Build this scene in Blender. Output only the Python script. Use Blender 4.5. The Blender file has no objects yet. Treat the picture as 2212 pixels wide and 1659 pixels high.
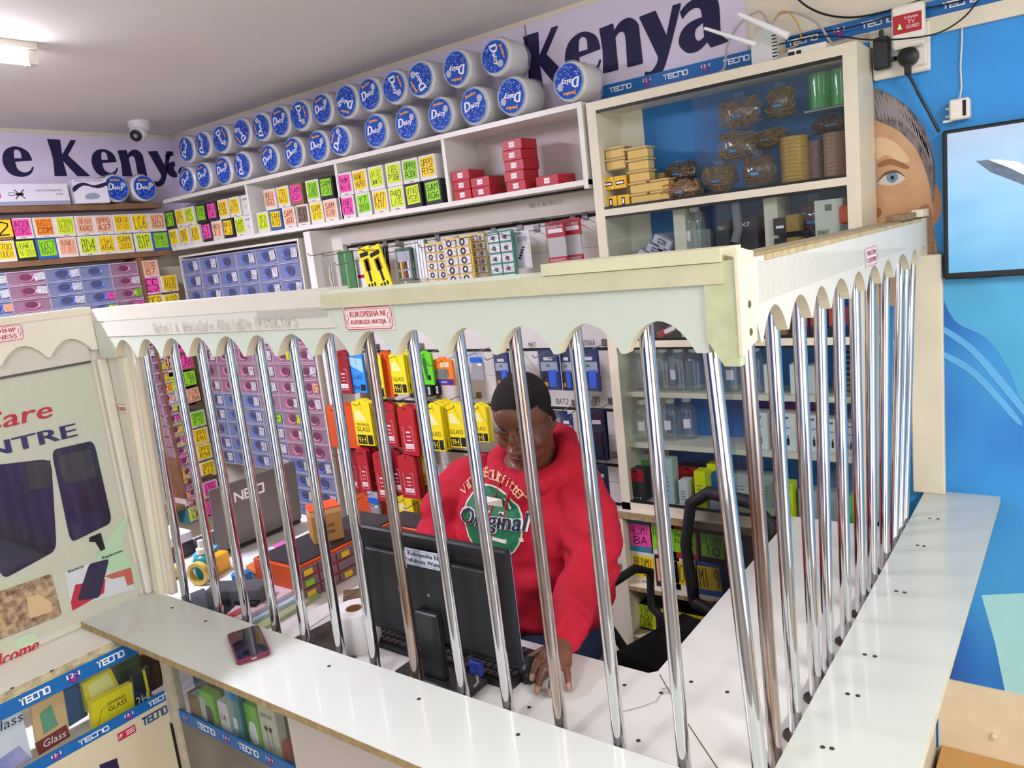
import bpy, math, random
from mathutils import Vector, Matrix
R = math.radians
SC = bpy.context.scene
COL = SC.collection
# ---------------------------------------------------------------- camera
F = 1671.9; CX = 1106.0; CY = 829.5; CAMZ = 1.82
def _cam():
    a, b, c = -0.653265, 0.176966, 0.113188
    ca, sa, cb, sb, cc, sc = math.cos(a), math.sin(a), math.cos(b), math.sin(b), math.cos(c), math.sin(c)
    fw = Vector((sa*cb, ca*cb, -sb)); rt = Vector((ca, -sa, 0)); dn = fw.cross(rt)
    return cc*rt + sc*dn, -sc*rt + cc*dn, fw
CR, CD, CF = _cam()
cd = bpy.data.cameras.new('camera'); cam = bpy.data.objects.new('camera', cd); COL.objects.link(cam)
m = Matrix((CR, -CD, -CF)).transposed().to_4x4(); m.translation = (0, 0, CAMZ); cam.matrix_world = m
cd.sensor_width = 36; cd.lens = F/2212*36; cd.clip_start = .02; cd.clip_end = 60
SC.camera = cam
SC.cycles.transparent_max_bounces = 40
# ---------------------------------------------------------------- world, lights, exposure
w = bpy.data.worlds.new('world'); SC.world = w; w.use_nodes = True
bg = w.node_tree.nodes['Background']; bg.inputs[0].default_value = (.93, .95, 1, 1); bg.inputs[1].default_value = 1.25
def area(name, loc, rot, sx, sy, power, color):
    l = bpy.data.lights.new(name, 'AREA'); l.shape = 'RECTANGLE'; l.size = sx; l.size_y = sy; l.energy = power; l.color = color
    o = bpy.data.objects.new(name, l); COL.objects.link(o); o.location = loc; o.rotation_euler = rot; return o
area('shopfront_daylight', (.7, -2.3, 1.3), (R(118), 0, R(8)), 2.4, 1.5, 6, (1, .97, .93))
area('side_daylight', (1.9, .3, 1.4), (R(115), 0, R(78)), 2.0, 1.3, 8, (1, .95, .87))
SC.view_settings.view_transform = 'Standard'; SC.view_settings.look = 'None'
SC.view_settings.exposure = 0.46; SC.view_settings.gamma = 1.0; SC.view_settings.use_curve_mapping = False
# ---------------------------------------------------------------- helpers
def at(px, py, ax, val):          # photograph pixel -> point on the plane axis=val
    v = CR*((px-CX)/F) + CD*((py-CY)/F) + CF
    t = (val - (CAMZ if ax == 2 else 0))/v[ax]
    p = v*t; p.z += CAMZ; return p
YB, YS, XW, XS = 2.52, 2.32, -4.10, -3.97      # back wall, back shelf front, left wall, left shelf front
YG, XG, ZL, ZT = 1.024, -.396, .95, .90         # grille planes, ledge top, inner worktop top
MATS = {}
def srgb(h):
    c = [int(h[i:i+2], 16)/255 for i in (0, 2, 4)]
    return tuple((x/12.92 if x <= .04045 else ((x+.055)/1.055)**2.4) for x in c)
def mat(key, hexc=None, rough=.5, metal=0, alpha=1, emit=0, noise=0, nscale=20, noise2=None, coat=0, trans=0, bump=0, bscale=200, stretch=None, ior=1.45):
    if key in MATS: return MATS[key]
    m = bpy.data.materials.new(key); m.use_nodes = True; nt = m.node_tree; b = nt.nodes['Principled BSDF']
    c = srgb(hexc or 'ffffff')
    b.inputs['Base Color'].default_value = (*c, 1); b.inputs['Roughness'].default_value = rough; b.inputs['Metallic'].default_value = metal
    b.inputs['Alpha'].default_value = alpha; b.inputs['Coat Weight'].default_value = coat; b.inputs['Transmission Weight'].default_value = trans
    b.inputs['IOR'].default_value = ior
    if emit: b.inputs['Emission Color'].default_value = (*c, 1); b.inputs['Emission Strength'].default_value = emit
    if noise or bump:
        tc = nt.nodes.new('ShaderNodeTexCoord'); src = tc.outputs['Object']
        if stretch:
            mp = nt.nodes.new('ShaderNodeMapping'); mp.inputs['Scale'].default_value = stretch; nt.links.new(src, mp.inputs[0]); src = mp.outputs[0]
    if noise:
        n = nt.nodes.new('ShaderNodeTexNoise'); n.inputs['Scale'].default_value = nscale; n.inputs['Detail'].default_value = 5; nt.links.new(src, n.inputs['Vector'])
        r = nt.nodes.new('ShaderNodeValToRGB'); r.color_ramp.elements[0].position = .35; r.color_ramp.elements[1].position = .68
        c2 = srgb(noise2) if noise2 else tuple(x*(1-noise) for x in c)
        r.color_ramp.elements[0].color = (*c2, 1); r.color_ramp.elements[1].color = (*c, 1)
        nt.links.new(n.outputs['Fac'], r.inputs[0]); nt.links.new(r.outputs[0], b.inputs['Base Color'])
    if bump:
        n = nt.nodes.new('ShaderNodeTexNoise'); n.inputs['Scale'].default_value = bscale; nt.links.new(src, n.inputs['Vector'])
        bp = nt.nodes.new('ShaderNodeBump'); bp.inputs['Strength'].default_value = bump; bp.inputs['Distance'].default_value = .004
        nt.links.new(n.outputs['Fac'], bp.inputs['Height']); nt.links.new(bp.outputs[0], b.inputs['Normal'])
    MATS[key] = m; return m
def clear(key, tint, base, rough, bump=0, bscale=30, milk=0):   # thin clear sheet: see-through with a glossy grazing reflection
    if key in MATS: return MATS[key]
    m = bpy.data.materials.new(key); m.use_nodes = True; nt = m.node_tree; nt.nodes.clear()
    o = nt.nodes.new('ShaderNodeOutputMaterial'); mx = nt.nodes.new('ShaderNodeMixShader'); tr = nt.nodes.new('ShaderNodeBsdfTransparent'); gl = nt.nodes.new('ShaderNodeBsdfGlossy')
    tr.inputs[0].default_value = (*srgb(tint), 1); gl.inputs['Roughness'].default_value = rough
    lw = nt.nodes.new('ShaderNodeLayerWeight'); lw.inputs['Blend'].default_value = .5
    pw5 = nt.nodes.new('ShaderNodeMath'); pw5.operation = 'POWER'; pw5.inputs[1].default_value = 4; nt.links.new(lw.outputs['Facing'], pw5.inputs[0])
    ad = nt.nodes.new('ShaderNodeMath'); ad.operation = 'MULTIPLY_ADD'; ad.inputs[1].default_value = .5; ad.inputs[2].default_value = base; ad.use_clamp = True
    nt.links.new(pw5.outputs[0], ad.inputs[0]); nt.links.new(ad.outputs[0], mx.inputs[0]); nt.links.new(tr.outputs[0], mx.inputs[1]); nt.links.new(gl.outputs[0], mx.inputs[2])
    if milk:
        df = nt.nodes.new('ShaderNodeBsdfDiffuse'); df.inputs[0].default_value = (.85, .87, .9, 1); m2 = nt.nodes.new('ShaderNodeMixShader'); m2.inputs[0].default_value = milk
        nt.links.new(mx.outputs[0], m2.inputs[1]); nt.links.new(df.outputs[0], m2.inputs[2]); nt.links.new(m2.outputs[0], o.inputs[0])
    else: nt.links.new(mx.outputs[0], o.inputs[0])
    if bump:
        tc = nt.nodes.new('ShaderNodeTexCoord'); n = nt.nodes.new('ShaderNodeTexNoise'); n.inputs['Scale'].default_value = bscale; bp = nt.nodes.new('ShaderNodeBump'); bp.inputs['Strength'].default_value = bump; bp.inputs['Distance'].default_value = .006
        nt.links.new(tc.outputs['Object'], n.inputs['Vector']); nt.links.new(n.outputs['Fac'], bp.inputs['Height']); nt.links.new(bp.outputs[0], gl.inputs['Normal']); nt.links.new(bp.outputs[0], lw.inputs['Normal'])
    MATS[key] = m; return m
_txt = {}
def text_geo(s):
    if s in _txt: return _txt[s]
    c = bpy.data.curves.new('t', 'FONT'); c.body = s; c.size = 1; c.resolution_u = 2
    o = bpy.data.objects.new('t', c); COL.objects.link(o)
    bpy.context.view_layer.update()
    me = bpy.data.meshes.new_from_object(o.evaluated_get(bpy.context.evaluated_depsgraph_get()))
    V = [(v.co.x, v.co.y) for v in me.vertices]; P = [tuple(p.vertices) for p in me.polygons]
    bpy.data.objects.remove(o); bpy.data.curves.remove(c); bpy.data.meshes.remove(me)
    xs = [v[0] for v in V] or [0, 1]; ys = [v[1] for v in V] or [0, 1]
    x0, x1, y0, y1 = min(xs), max(xs), min(ys), max(ys); W = (x1-x0) or 1; H = (y1-y0) or 1
    V = [((x-x0)/W, (y-y0)/H) for x, y in V]
    _txt[s] = (V, P, W/H); return _txt[s]
def curve_geo(contours):            # filled flat shape with holes -> verts, faces
    c = bpy.data.curves.new('c', 'CURVE'); c.dimensions = '2D'; c.fill_mode = 'BOTH'
    for pts in contours:
        s = c.splines.new('POLY'); s.points.add(len(pts)-1)
        for i, p in enumerate(pts): s.points[i].co = (p[0], p[1], 0, 1)
        s.use_cyclic_u = True
    o = bpy.data.objects.new('c', c); COL.objects.link(o); bpy.context.view_layer.update()
    me = bpy.data.meshes.new_from_object(o.evaluated_get(bpy.context.evaluated_depsgraph_get()))
    V = [(v.co.x, v.co.y) for v in me.vertices]; P = [tuple(p.vertices) for p in me.polygons]
    bpy.data.objects.remove(o); bpy.data.curves.remove(c); bpy.data.meshes.remove(me)
    return V, P
def spl(pts, n=6, closed=True):     # catmull-rom through points; a third item 1 marks a sharp corner
    out = []; N = len(pts)
    rng = range(N if closed else N-1)
    for i in rng:
        p0, p1, p2, p3 = pts[(i-1) % N] if closed or i > 0 else pts[0], pts[i], pts[(i+1) % N], pts[(i+2) % N] if closed or i+2 < N else pts[-1]
        if len(p1) > 2 and p1[2]: p0 = p1
        if len(p2) > 2 and p2[2]: p3 = p2
        for k in range(n):
            t = k/n; t2 = t*t; t3 = t2*t
            out.append(tuple(.5*(2*p1[j]+(-p0[j]+p2[j])*t+(2*p0[j]-5*p1[j]+4*p2[j]-p3[j])*t2+(-p0[j]+3*p1[j]-3*p2[j]+p3[j])*t3) for j in (0, 1)))
    if not closed: out.append(tuple(pts[-1][:2]))
    return out
# single-stroke hand lettering on a 4 x 6 grid
HW = {
 'A': ['00 26 40', '12 32'], 'B': ['00 06 35 36 33 03', '33 41 40 00'], 'C': ['45 26 05 01 20 41'], 'D': ['00 06 25 43 41 00'],
 'E': ['46 06 00 40', '03 33'], 'F': ['46 06 00', '03 33'], 'G': ['45 26 05 01 20 41 43 23'], 'H': ['00 06', '40 46', '03 43'],
 'I': ['20 26'], 'J': ['46 41 20 01'], 'K': ['00 06', '46 03 40'], 'L': ['06 00 40'], 'M': ['00 06 23 46 40'], 'N': ['00 06 40 46'],
 'O': ['20 01 05 26 45 41 20'], 'P': ['00 06 36 45 44 33 03'], 'Q': ['20 01 05 26 45 41 20', '22 50'], 'R': ['00 06 36 45 44 33 03', '23 40'],
 'S': ['45 26 05 04 23 42 41 20 01'], 'T': ['06 46', '26 20'], 'U': ['06 01 20 41 46'], 'V': ['06 20 46'], 'W': ['06 10 24 30 46'],
 'X': ['06 40', '00 46'], 'Y': ['06 23 46', '23 20'], 'Z': ['06 46 00 40'], '0': ['20 01 05 26 45 41 20'], '1': ['15 26 20'],
 '2': ['05 26 45 44 00 40'], '3': ['05 26 45 44 23 42 41 20 01'], '4': ['30 36 02 42'], '5': ['46 06 03 33 42 41 20 01'],
 '6': ['46 25 02 01 20 41 42 23 02'], '7': ['06 46 10'], '8': ['23 04 05 26 45 44 23 02 01 20 41 42 23'], '9': ['43 23 04 05 26 45 44 41 20'],
 '-': ['03 33'], '/': ['00 46'], '+': ['03 43', '21 25'], ' ': [], '.': ['20 21'], '&': ['40 04 15 24 01 10 22'],
 'e': ['02 42 43 24 03 01 20 41'], 'l': ['26 20'], 't': ['26 21 30', '04 34'], 'o': ['20 02 24 42 20'], 'i': ['24 20', '26 25'],
 'n': ['00 04', '02 24 42 40'], 'r': ['04 00', '02 24 34'], 'a': ['43 24 02 10 30 44 40'], 'd': ['42 24 02 10 30 41', '46 40'], 'm': ['00 04 02 14 22 20', '22 34 42 40'],
}
class MB:
    def __init__(s): s.v = []; s.f = []; s.mi = []; s.mats = []; s.X = Matrix.Identity(4)
    def _m(s, m):
        if m not in s.mats: s.mats.append(m)
        return s.mats.index(m)
    def add(s, V, Fs, m):
        b = len(s.v); s.v += [s.X @ Vector(v) for v in V]; k = s._m(m)
        for f in Fs: s.f.append(tuple(b+i for i in f)); s.mi.append(k)
        return s
    def box(s, x0, x1, y0, y1, z0, z1, m, r=0):
        if r > 0:
            r = min(r, (x1-x0)*.49, (y1-y0)*.49, (z1-z0)*.49)
            xs = [x0, x0+r, x1-r, x1]; V = []; idx = {}
            sg = [(x0, x0+r, x1-r, x1), (y0, y0+r, y1-r, y1), (z0, z0+r, z1-r, z1)]
            def g(i, j, k):
                key = (i, j, k)
                if key not in idx: idx[key] = len(V); V.append((sg[0][i], sg[1][j], sg[2][k]))
                return idx[key]
            Fs = []
            for a, b in ((0, 1), (3, -1)):
                q = [(a, 1, 1), (a, 2, 1), (a, 2, 2), (a, 1, 2)]
                for perm in ((0, 1, 2), (1, 2, 0), (2, 0, 1)):
                    pts = []
                    for t in q:
                        u = [0, 0, 0]
                        for n_, pp in enumerate(perm): u[pp] = t[n_]
                        pts.append(g(*u))
                    if b > 0: pts.reverse()
                    Fs.append(tuple(pts))
            # edge bevels
            for ax in range(3):
                o1, o2 = (ax+1) % 3, (ax+2) % 3
                for e1 in (0, 3):
                    for e2 in (0, 3):
                        i1 = 1 if e1 == 0 else 2; i2 = 1 if e2 == 0 else 2
                        def mk(a_, u1, u2):
                            t = [0, 0, 0]; t[ax] = a_; t[o1] = u1; t[o2] = u2; return g(*t)
                        f = [mk(1, e1, i2), mk(2, e1, i2), mk(2, i1, e2), mk(1, i1, e2)]
                        if (e1 == 0) == (e2 == 0): f.reverse()
                        Fs.append(tuple(f))
            for a in (0, 3):
                for b in (0, 3):
                    for c in (0, 3):
                        i, j, k = (1 if a == 0 else 2), (1 if b == 0 else 2), (1 if c == 0 else 2)
                        f = [g(a, j, k), g(i, b, k), g(i, j, c)]
                        if ((a == 0)+(b == 0)+(c == 0)) % 2: f.reverse()
                        Fs.append(tuple(f))
            return s.add(V, Fs, m)
        V = [(x0, y0, z0), (x1, y0, z0), (x1, y1, z0), (x0, y1, z0), (x0, y0, z1), (x1, y0, z1), (x1, y1, z1), (x0, y1, z1)]
        return s.add(V, [(0, 3, 2, 1), (4, 5, 6, 7), (0, 1, 5, 4), (1, 2, 6, 5), (2, 3, 7, 6), (3, 0, 4, 7)], m)
    def prism(s, poly, a0, a1, m, axis='y', em=None):   # polygon in x-z extruded in y (axis y), x-y in z (axis z), y-z in x (axis x)
        n = len(poly)
        fn = {'y': lambda p, a: (p[0], a, p[1]), 'z': lambda p, a: (p[0], p[1], a), 'x': lambda p, a: (a, p[0], p[1])}[axis]
        V = [fn(p, a0) for p in poly]+[fn(p, a1) for p in poly]
        Fs = [tuple(range(n)), tuple(range(2*n-1, n-1, -1))]+[((i+1) % n, i, n+i, n+(i+1) % n) for i in range(n)]
        if em: s.add(V, Fs[:2], m); return s.add(V, Fs[2:], em)
        return s.add(V, Fs, m)
    def flat(s, poly, y, m):                    # thin printed shape in x-z at depth y
        return s.add([(p[0], y, p[1]) for p in poly], [tuple(range(len(poly)))], m)
    def tube(s, pts, r, m, seg=8, cap=True, radii=None):
        pts = [Vector(p) for p in pts]; n = len(pts); V = []; Fs = []; up = None
        for i, p in enumerate(pts):
            d = (pts[min(i+1, n-1)]-pts[max(i-1, 0)]).normalized()
            if up is None:
                up = Vector((0, 0, 1)) if abs(d.z) < .9 else Vector((1, 0, 0))
            a = d.cross(up).normalized(); b = a.cross(d).normalized(); up = b
            rr = radii[i] if radii else r
            for k in range(seg):
                t = 2*math.pi*k/seg; V.append(p+a*math.cos(t)*rr+b*math.sin(t)*rr)
        for i in range(n-1):
            for k in range(seg):
                k2 = (k+1) % seg; Fs.append((i*seg+k, i*seg+k2, (i+1)*seg+k2, (i+1)*seg+k))
        if cap: Fs.append(tuple(range(seg-1, -1, -1))); Fs.append(tuple((n-1)*seg+k for k in range(seg)))
        return s.add(V, Fs, m)
    def lathe(s, prof, m, seg=24, c=(0, 0, 0), sx=1, sy=1, ax='z'):
        V = []; Fs = []; n = len(prof)
        for (r, z) in prof:
            for k in range(seg):
                t = 2*math.pi*k/seg; q = (r*math.cos(t)*sx, r*math.sin(t)*sy, z)
                if ax == 'y': q = (q[0], q[2], q[1])
                V.append((c[0]+q[0], c[1]+q[1], c[2]+q[2]))
        for i in range(n-1):
            for k in range(seg):
                k2 = (k+1) % seg; f = (i*seg+k, i*seg+k2, (i+1)*seg+k2, (i+1)*seg+k); Fs.append(f if ax != 'y' else f[::-1])
        a = tuple(range(seg-1, -1, -1)); b = tuple((n-1)*seg+k for k in range(seg))
        Fs += [a, b] if ax != 'y' else [a[::-1], b[::-1]]
        return s.add(V, Fs, m)
    def ribbon(s, pts, wd, y, m):
        for i in range(len(pts)-1):
            ax, az = pts[i]; bx, bz = pts[i+1]; dx, dz = bx-ax, bz-az; L = math.hypot(dx, dz) or 1
            nx, nz = -dz/L*wd/2, dx/L*wd/2; ex, ez = dx/L*wd*.35, dz/L*wd*.35
            y -= .00003
            s.add([(ax-ex-nx, y, az-ez-nz), (bx+ex-nx, y, bz+ez-nz), (bx+ex+nx, y, bz+ez+nz), (ax-ex+nx, y, az-ez+nz)], [(0, 1, 2, 3)], m)
    def hand(s, lines, x0, x1, z0, z1, y, m, wd=None, seed=0):
        rnd = random.Random(seed); lines = lines.split('|'); n = len(lines); H = (z1-z0)/(n+.25*(n-1))
        for li, t in enumerate(lines):
            zb = z1-H-li*H*1.25; cw = min((x1-x0)/max(len(t), 1), H*1.0); x = x0+((x1-x0)-cw*len(t))*.5
            for ch in t:
                for st in HW.get(ch, HW.get(ch.upper(), [])):
                    pts = [(x+cw*(.08+.19*int(q[0])+rnd.uniform(-.02, .02)), zb+H*(int(q[1])/6+rnd.uniform(-.02, .02))) for q in st.split()]
                    s.ribbon(pts, wd or min(H*.10, cw*.13), y, m)
                x += cw
    def text(s, t, x0, x1, z0, z1, y, m, shear=0, keep=False, bold=0):
        V, P, asp = text_geo(t)
        if keep:
            H = z1-z0; Wd = H*asp
            if Wd > x1-x0: Wd = x1-x0; H2 = Wd/asp; z0 += (H-H2)/2; z1 = z0+H2
            xc = (x0+x1)/2; x0, x1 = xc-Wd/2, xc+Wd/2
        for kq, dx in enumerate([0] if not bold else [-bold, 0, bold]):
            s.add([(x0+dx+(x1-x0)*u+shear*(z1-z0)*v, y-kq*.00012, z0+(z1-z0)*v) for u, v in V], P, m)
    def ell(s, c, r, m, seg=16, ring=10):
        V = []; Fs = []
        for i in range(ring+1):
            ph = math.pi*i/ring
            for k in range(seg):
                t = 2*math.pi*k/seg; V.append((c[0]+r[0]*math.sin(ph)*math.cos(t), c[1]+r[1]*math.sin(ph)*math.sin(t), c[2]+r[2]*math.cos(ph)))
        for i in range(ring):
            for k in range(seg):
                k2 = (k+1) % seg; Fs.append((i*seg+k, (i+1)*seg+k, (i+1)*seg+k2, i*seg+k2))
        return s.add(V, Fs, m)
    def build(s, name, parent=None, loc=(0, 0, 0), rz=0, rx=0, ry=0, smooth=False):
        me = bpy.data.meshes.new(name); me.from_pydata([tuple(v) for v in s.v], [], s.f); me.validate(verbose=False)
        for m_ in s.mats: me.materials.append(m_)
        if len(me.polygons) == len(s.mi): me.polygons.foreach_set('material_index', s.mi)
        if smooth:
            me.polygons.foreach_set('use_smooth', [True]*len(me.polygons))
            try: me.set_sharp_from_angle(angle=R(38))
            except Exception: pass
        me.update()
        o = bpy.data.objects.new(name, me); COL.objects.link(o); o.location = loc; o.rotation_euler = (rx, ry, rz)
        if parent: o.parent = parent
        return o
def tag(o, label=None, cat=None, group=None, kind=None):
    if label: o['label'] = label
    if cat: o['category'] = cat
    if group: o['group'] = group
    if kind: o['kind'] = kind
    return o
def empty(name, loc, rz=0, rx=0, ry=0):
    o = bpy.data.objects.new(name, None); COL.objects.link(o); o.location = loc; o.rotation_euler = (rx, ry, rz); o.empty_display_size = .05; return o
def kids(o): return [c for c in bpy.data.objects if c.parent == o]
def copy_tree(o, parent=None, ch=None):
    ch = ch or {}
    c = o.copy(); COL.objects.link(c)
    if parent: c.parent = parent
    for k in kids(o): copy_tree(k, c)
    return c
def struct(mb, name, **k): return tag(mb.build(name, **k), kind='structure')
ORD = 'first second third fourth fifth sixth seventh eighth ninth tenth eleventh twelfth thirteenth fourteenth fifteenth sixteenth seventeenth eighteenth nineteenth twentieth'.split()
# common materials
white = mat('white_laminate', 'e9e6dc', .35, noise=.06, nscale=6)
cream = mat('cream_laminate', 'e6ddc4', .4, noise=.07, nscale=8)
offw = mat('off_white', 'dcd6c8', .5)
greenw = mat('aged_green_white', 'cdd6c6', .38, noise=.05, nscale=5)
yellw = mat('aged_yellow_edge', 'cdcaa6', .45, noise=.1, nscale=14)
mdf = mat('raw_board_edge', 'b39a6c', .8, noise=.35, nscale=60)
brown = mat('brown_plank', '8a6446', .6, noise=.25, nscale=18)
black = mat('black_plastic', '1a1b1e', .4)
dark = mat('dark_grey', '33353a', .45)
ink = mat('ink_black', '17171a', .7)
navy = mat('banner_navy', '1d1546', .6)
red = mat('red_card', 'b3202c', .4)
yel = mat('yellow_card', 'f0dc1e', .4)
orange = mat('orange_card', 'd9531e', .4)
blue = mat('blue_card', '1f6fc4', .4)
chrome = mat('chrome', 'd8d8da', .06, 1)
rust = mat('rusty_chrome', 'cfcaca', .12, .95, noise=.75, nscale=30, noise2='a08472', stretch=(1, 1, .14))
steel = mat('steel_wire', '8f8f90', .3, 1)
tecb = mat('strip_blue', '1369b0', .35)
pw = mat('print_white', 'f4f4f4', .5)
glass = clear('clear_glass', 'f8fbfb', .03, .03)
film = clear('plastic_film', 'fcfcfd', .05, .15, bump=1, bscale=35, milk=.16)
def rq(c, f=.12, n=4):       # four corners -> outline with rounded corners
    out = []
    for i in range(4):
        a, b, d = c[i-1], c[i], c[(i+1) % 4]; p = (b[0]+(a[0]-b[0])*f, b[1]+(a[1]-b[1])*f); q = (b[0]+(d[0]-b[0])*f, b[1]+(d[1]-b[1])*f)
        for k in range(n+1): t = k/n; out.append(tuple((1-t)**2*p[j]+2*t*(1-t)*b[j]+t*t*q[j] for j in (0, 1)))
    return out
def tecno(mb, x0, x1, z0, z1, y, m, wd=None):
    n = 5; w_ = (x1-x0)/(n+.2*(n-1)); h = z1-z0; wd = wd or h*.2
    L = [[(0, 1), (1, 1)], [(.45, 1), (.45, 0)]], [[(1, 1), (0, 1), (0, 0), (1, 0)], [(0, .5), (.9, .5)]], [[(1, 1), (.15, 1), (0, .85), (0, .15), (.15, 0), (1, 0)]], \
        [[(0, 0), (0, 1), (.8, 1), (1, .8), (1, 0)]], [[(.1, 1), (.85, 1), (1, .85), (1, .1), (.85, 0), (.15, 0), (0, .15), (0, .9), (.1, 1)]]
    for i, sts in enumerate(L):
        xx = x0+i*w_*1.2
        for st in sts: mb.ribbon([(xx+a*w_, z0+wd/2+b*(h-wd)) for a, b in st], wd, y, m)
def shield(mb, xc, zc, s_, y):
    purple = mat('shield_purple', '5b2c8e', .4); pk = mat('shield_pink', 'b03a78', .4)
    mb.flat([(xc-s_*.5, zc+s_*.45), (xc-s_*.5, zc-s_*.2), (xc, zc-s_*.6), (xc+s_*.5, zc-s_*.2), (xc+s_*.5, zc+s_*.45)], y, purple)
    mb.flat([(xc-s_*.4, zc-s_*.12), (xc, zc-s_*.45), (xc+s_*.4, zc-s_*.12)], y-.0004, pk)
    mb.text('12·1', xc-s_*.55, xc+s_*.55, zc, zc+s_*.42, y-.0008, pw, bold=s_*.03)
# ================================================================ ROOM
wallp = mat('wall_paint', 'e6dcc6', .85, noise=.12, nscale=3)
lil = mat('banner_lilac', 'ddd3e8', .6)
ceilm = mat('ceiling_paint', 'ece9e2', .9, noise=.05, nscale=2)
mb = MB().box(-4.3, 2.2, -3.2, 2.9, -.1, 0, mat('floor_tile', '8f8982', .4, noise=.15, nscale=5)); struct(mb, 'floor')
mb = MB().box(-4.3, 2.2, -3.2, 2.9, 2.62, 2.72, ceilm); struct(mb, 'ceiling')
mb = MB().box(XW-.1, XW, -3.2, 2.9, 0, 2.62, wallp); struct(mb, 'wall_left')
mb = MB().box(XW, 2.2, YB, YB+.1, 0, 2.62, wallp)
mb.box(at(2040, 1465, 1, YB).x-.2, 1.6, YB-.012, YB, .02, .335, mat('skirt_board', 'e6d6b8', .6, noise=.08, nscale=12)); struct(mb, 'wall_back')
mb = MB().box(2.1, 2.2, 1.4, 2.6, 0, 2.62, wallp).box(2.1, 2.2, -3.0, -.3, 0, 2.62, mat('wall_mauve', 'a8949c', .8)).box(2.09, 2.1, -2.4, -1.6, .4, 2.0, mat('reflected_dark_panel', '2e2230', .5)).box(2.09, 2.1, -1.2, -.7, .3, 2.1, mat('far_blue_panel', '1d5fb8', .5)); struct(mb, 'wall_right')  # dark and blue panels added out of view to tone the bars' reflections
mb = MB().box(-4.3, -1.1, -2.7, -2.6, 0, 2.62, wallp).box(-3.9, -1.3, -2.6, -2.59, .3, 1.5, mat('far_blue_panel', '1d5fb8', .5)); struct(mb, 'wall_front')
for n_, (xa_, xb_) in enumerate(((-1.1, -.98), (.1, .2), (1.5, 1.66))): struct(MB().box(xa_, xb_, -2.68, -2.58, 0, 2.62, mat('reflected_dark_post', '3a2a30', .5)), 'reflection_stripe_%d' % (n_+1))  # unseen dark posts added so the chrome bars reflect dark bands
struct(MB().box(-3.6, -2.9, -2.59, -2.585, .2, 2.2, mat('reflected_maroon_panel', '5e1c34', .5)), 'reflection_stripe_4')  # unseen maroon panel, added as a reflected stripe in the chrome
# banner strips with writing (printed sheets on the walls)
K = [(0, 0, 1), (.02, .05, 1), (.10, .06), (.13, .5), (.10, .94), (.02, .95, 1), (0, 1, 1), (.36, 1, 1), (.33, .95, 1), (.30, .56, 1), (.66, .97, 1), (.72, 1, 1), (.83, 1, 1), (.44, .53, 1), (.90, .06), (.99, .02, 1), (.99, 0, 1), (.70, 0, 1), (.30, .45, 1), (.32, .06), (.37, .03, 1), (.37, 0, 1)]
def glyph(ch):
    if ch == 'K': return [spl([(0, 0, 1), (.05, .5), (0, 1, 1), (.34, 1, 1), (.31, .57, 1), (.64, 1, 1), (.78, 1, 1), (.47, .58, 1), (.98, 0, 1), (.62, 0, 1), (.30, .44, 1), (.33, 0, 1)], 3)], 1.0
    if ch == 'e': return [spl([(.68, .20), (.58, .05), (.36, -.02), (.1, .06), (0, .33), (.1, .62), (.37, .73), (.62, .62), (.69, .4, 1), (.27, .36, 1), (.3, .16), (.45, .07), (.6, .13), (.66, .22, 1)], 4), spl([(.27, .43, 1), (.3, .62), (.38, .67), (.46, .6), (.46, .43, 1)], 4)], .72
    if ch == 'n': return [spl([(0, 0, 1), (.03, .35), (0, .7, 1), (.27, .72, 1), (.28, .60, 1), (.42, .71), (.6, .73), (.74, .62), (.76, .45), (.78, 0, 1), (.49, 0, 1), (.5, .42), (.47, .55), (.38, .57), (.29, .5, 1), (.30, 0, 1)], 4)], .84
    if ch == 'y': return [spl([(0, .7, 1), (.3, .72, 1), (.47, .3, 1), (.62, .72, 1), (.76, .72, 1), (.45, -.02), (.3, -.24), (.12, -.3), (.02, -.26), (.03, -.15, 1), (.14, -.17), (.25, -.08), (.3, .02, 1)], 4)], .78
    if ch == 'a': return [spl([(.05, .6, 1), (.2, .7), (.42, .73), (.62, .64), (.66, .48), (.66, .16), (.72, .05), (.78, 0, 1), (.5, -.02, 1), (.45, .07, 1), (.3, -.02), (.12, -.01), (0, .14), (.06, .32), (.22, .41), (.4, .43, 1), (.38, .56), (.3, .61), (.18, .58), (.08, .5, 1)], 4), spl([(.41, .37, 1), (.28, .3), (.25, .19), (.31, .1), (.41, .14, 1)], 4)], .8
_gc = {}
def banner_text(mb, word, xs, z0, h, y, sx=1.0):
    for ch, x in zip(word, xs):
        if ch not in _gc:
            g, a = glyph(ch); _gc[ch] = curve_geo(g)
        V, P = _gc[ch]
        for k, (du, dv) in enumerate(((0, 0), (.03, 0), (.015, .012), (.015, -.012))):
            q = sx*(1 if ch in 'Kny' else 1.08)
            mb.add([(x+(u+du*.6)*h*q, y-k*.0001, z0+(v*(1 if ch == 'K' else 1.06)+dv)*h) for u, v in V], P, navy)
yb = YB-.006
def px_x(px, py): return at(px, py, 1, YB).x
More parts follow.
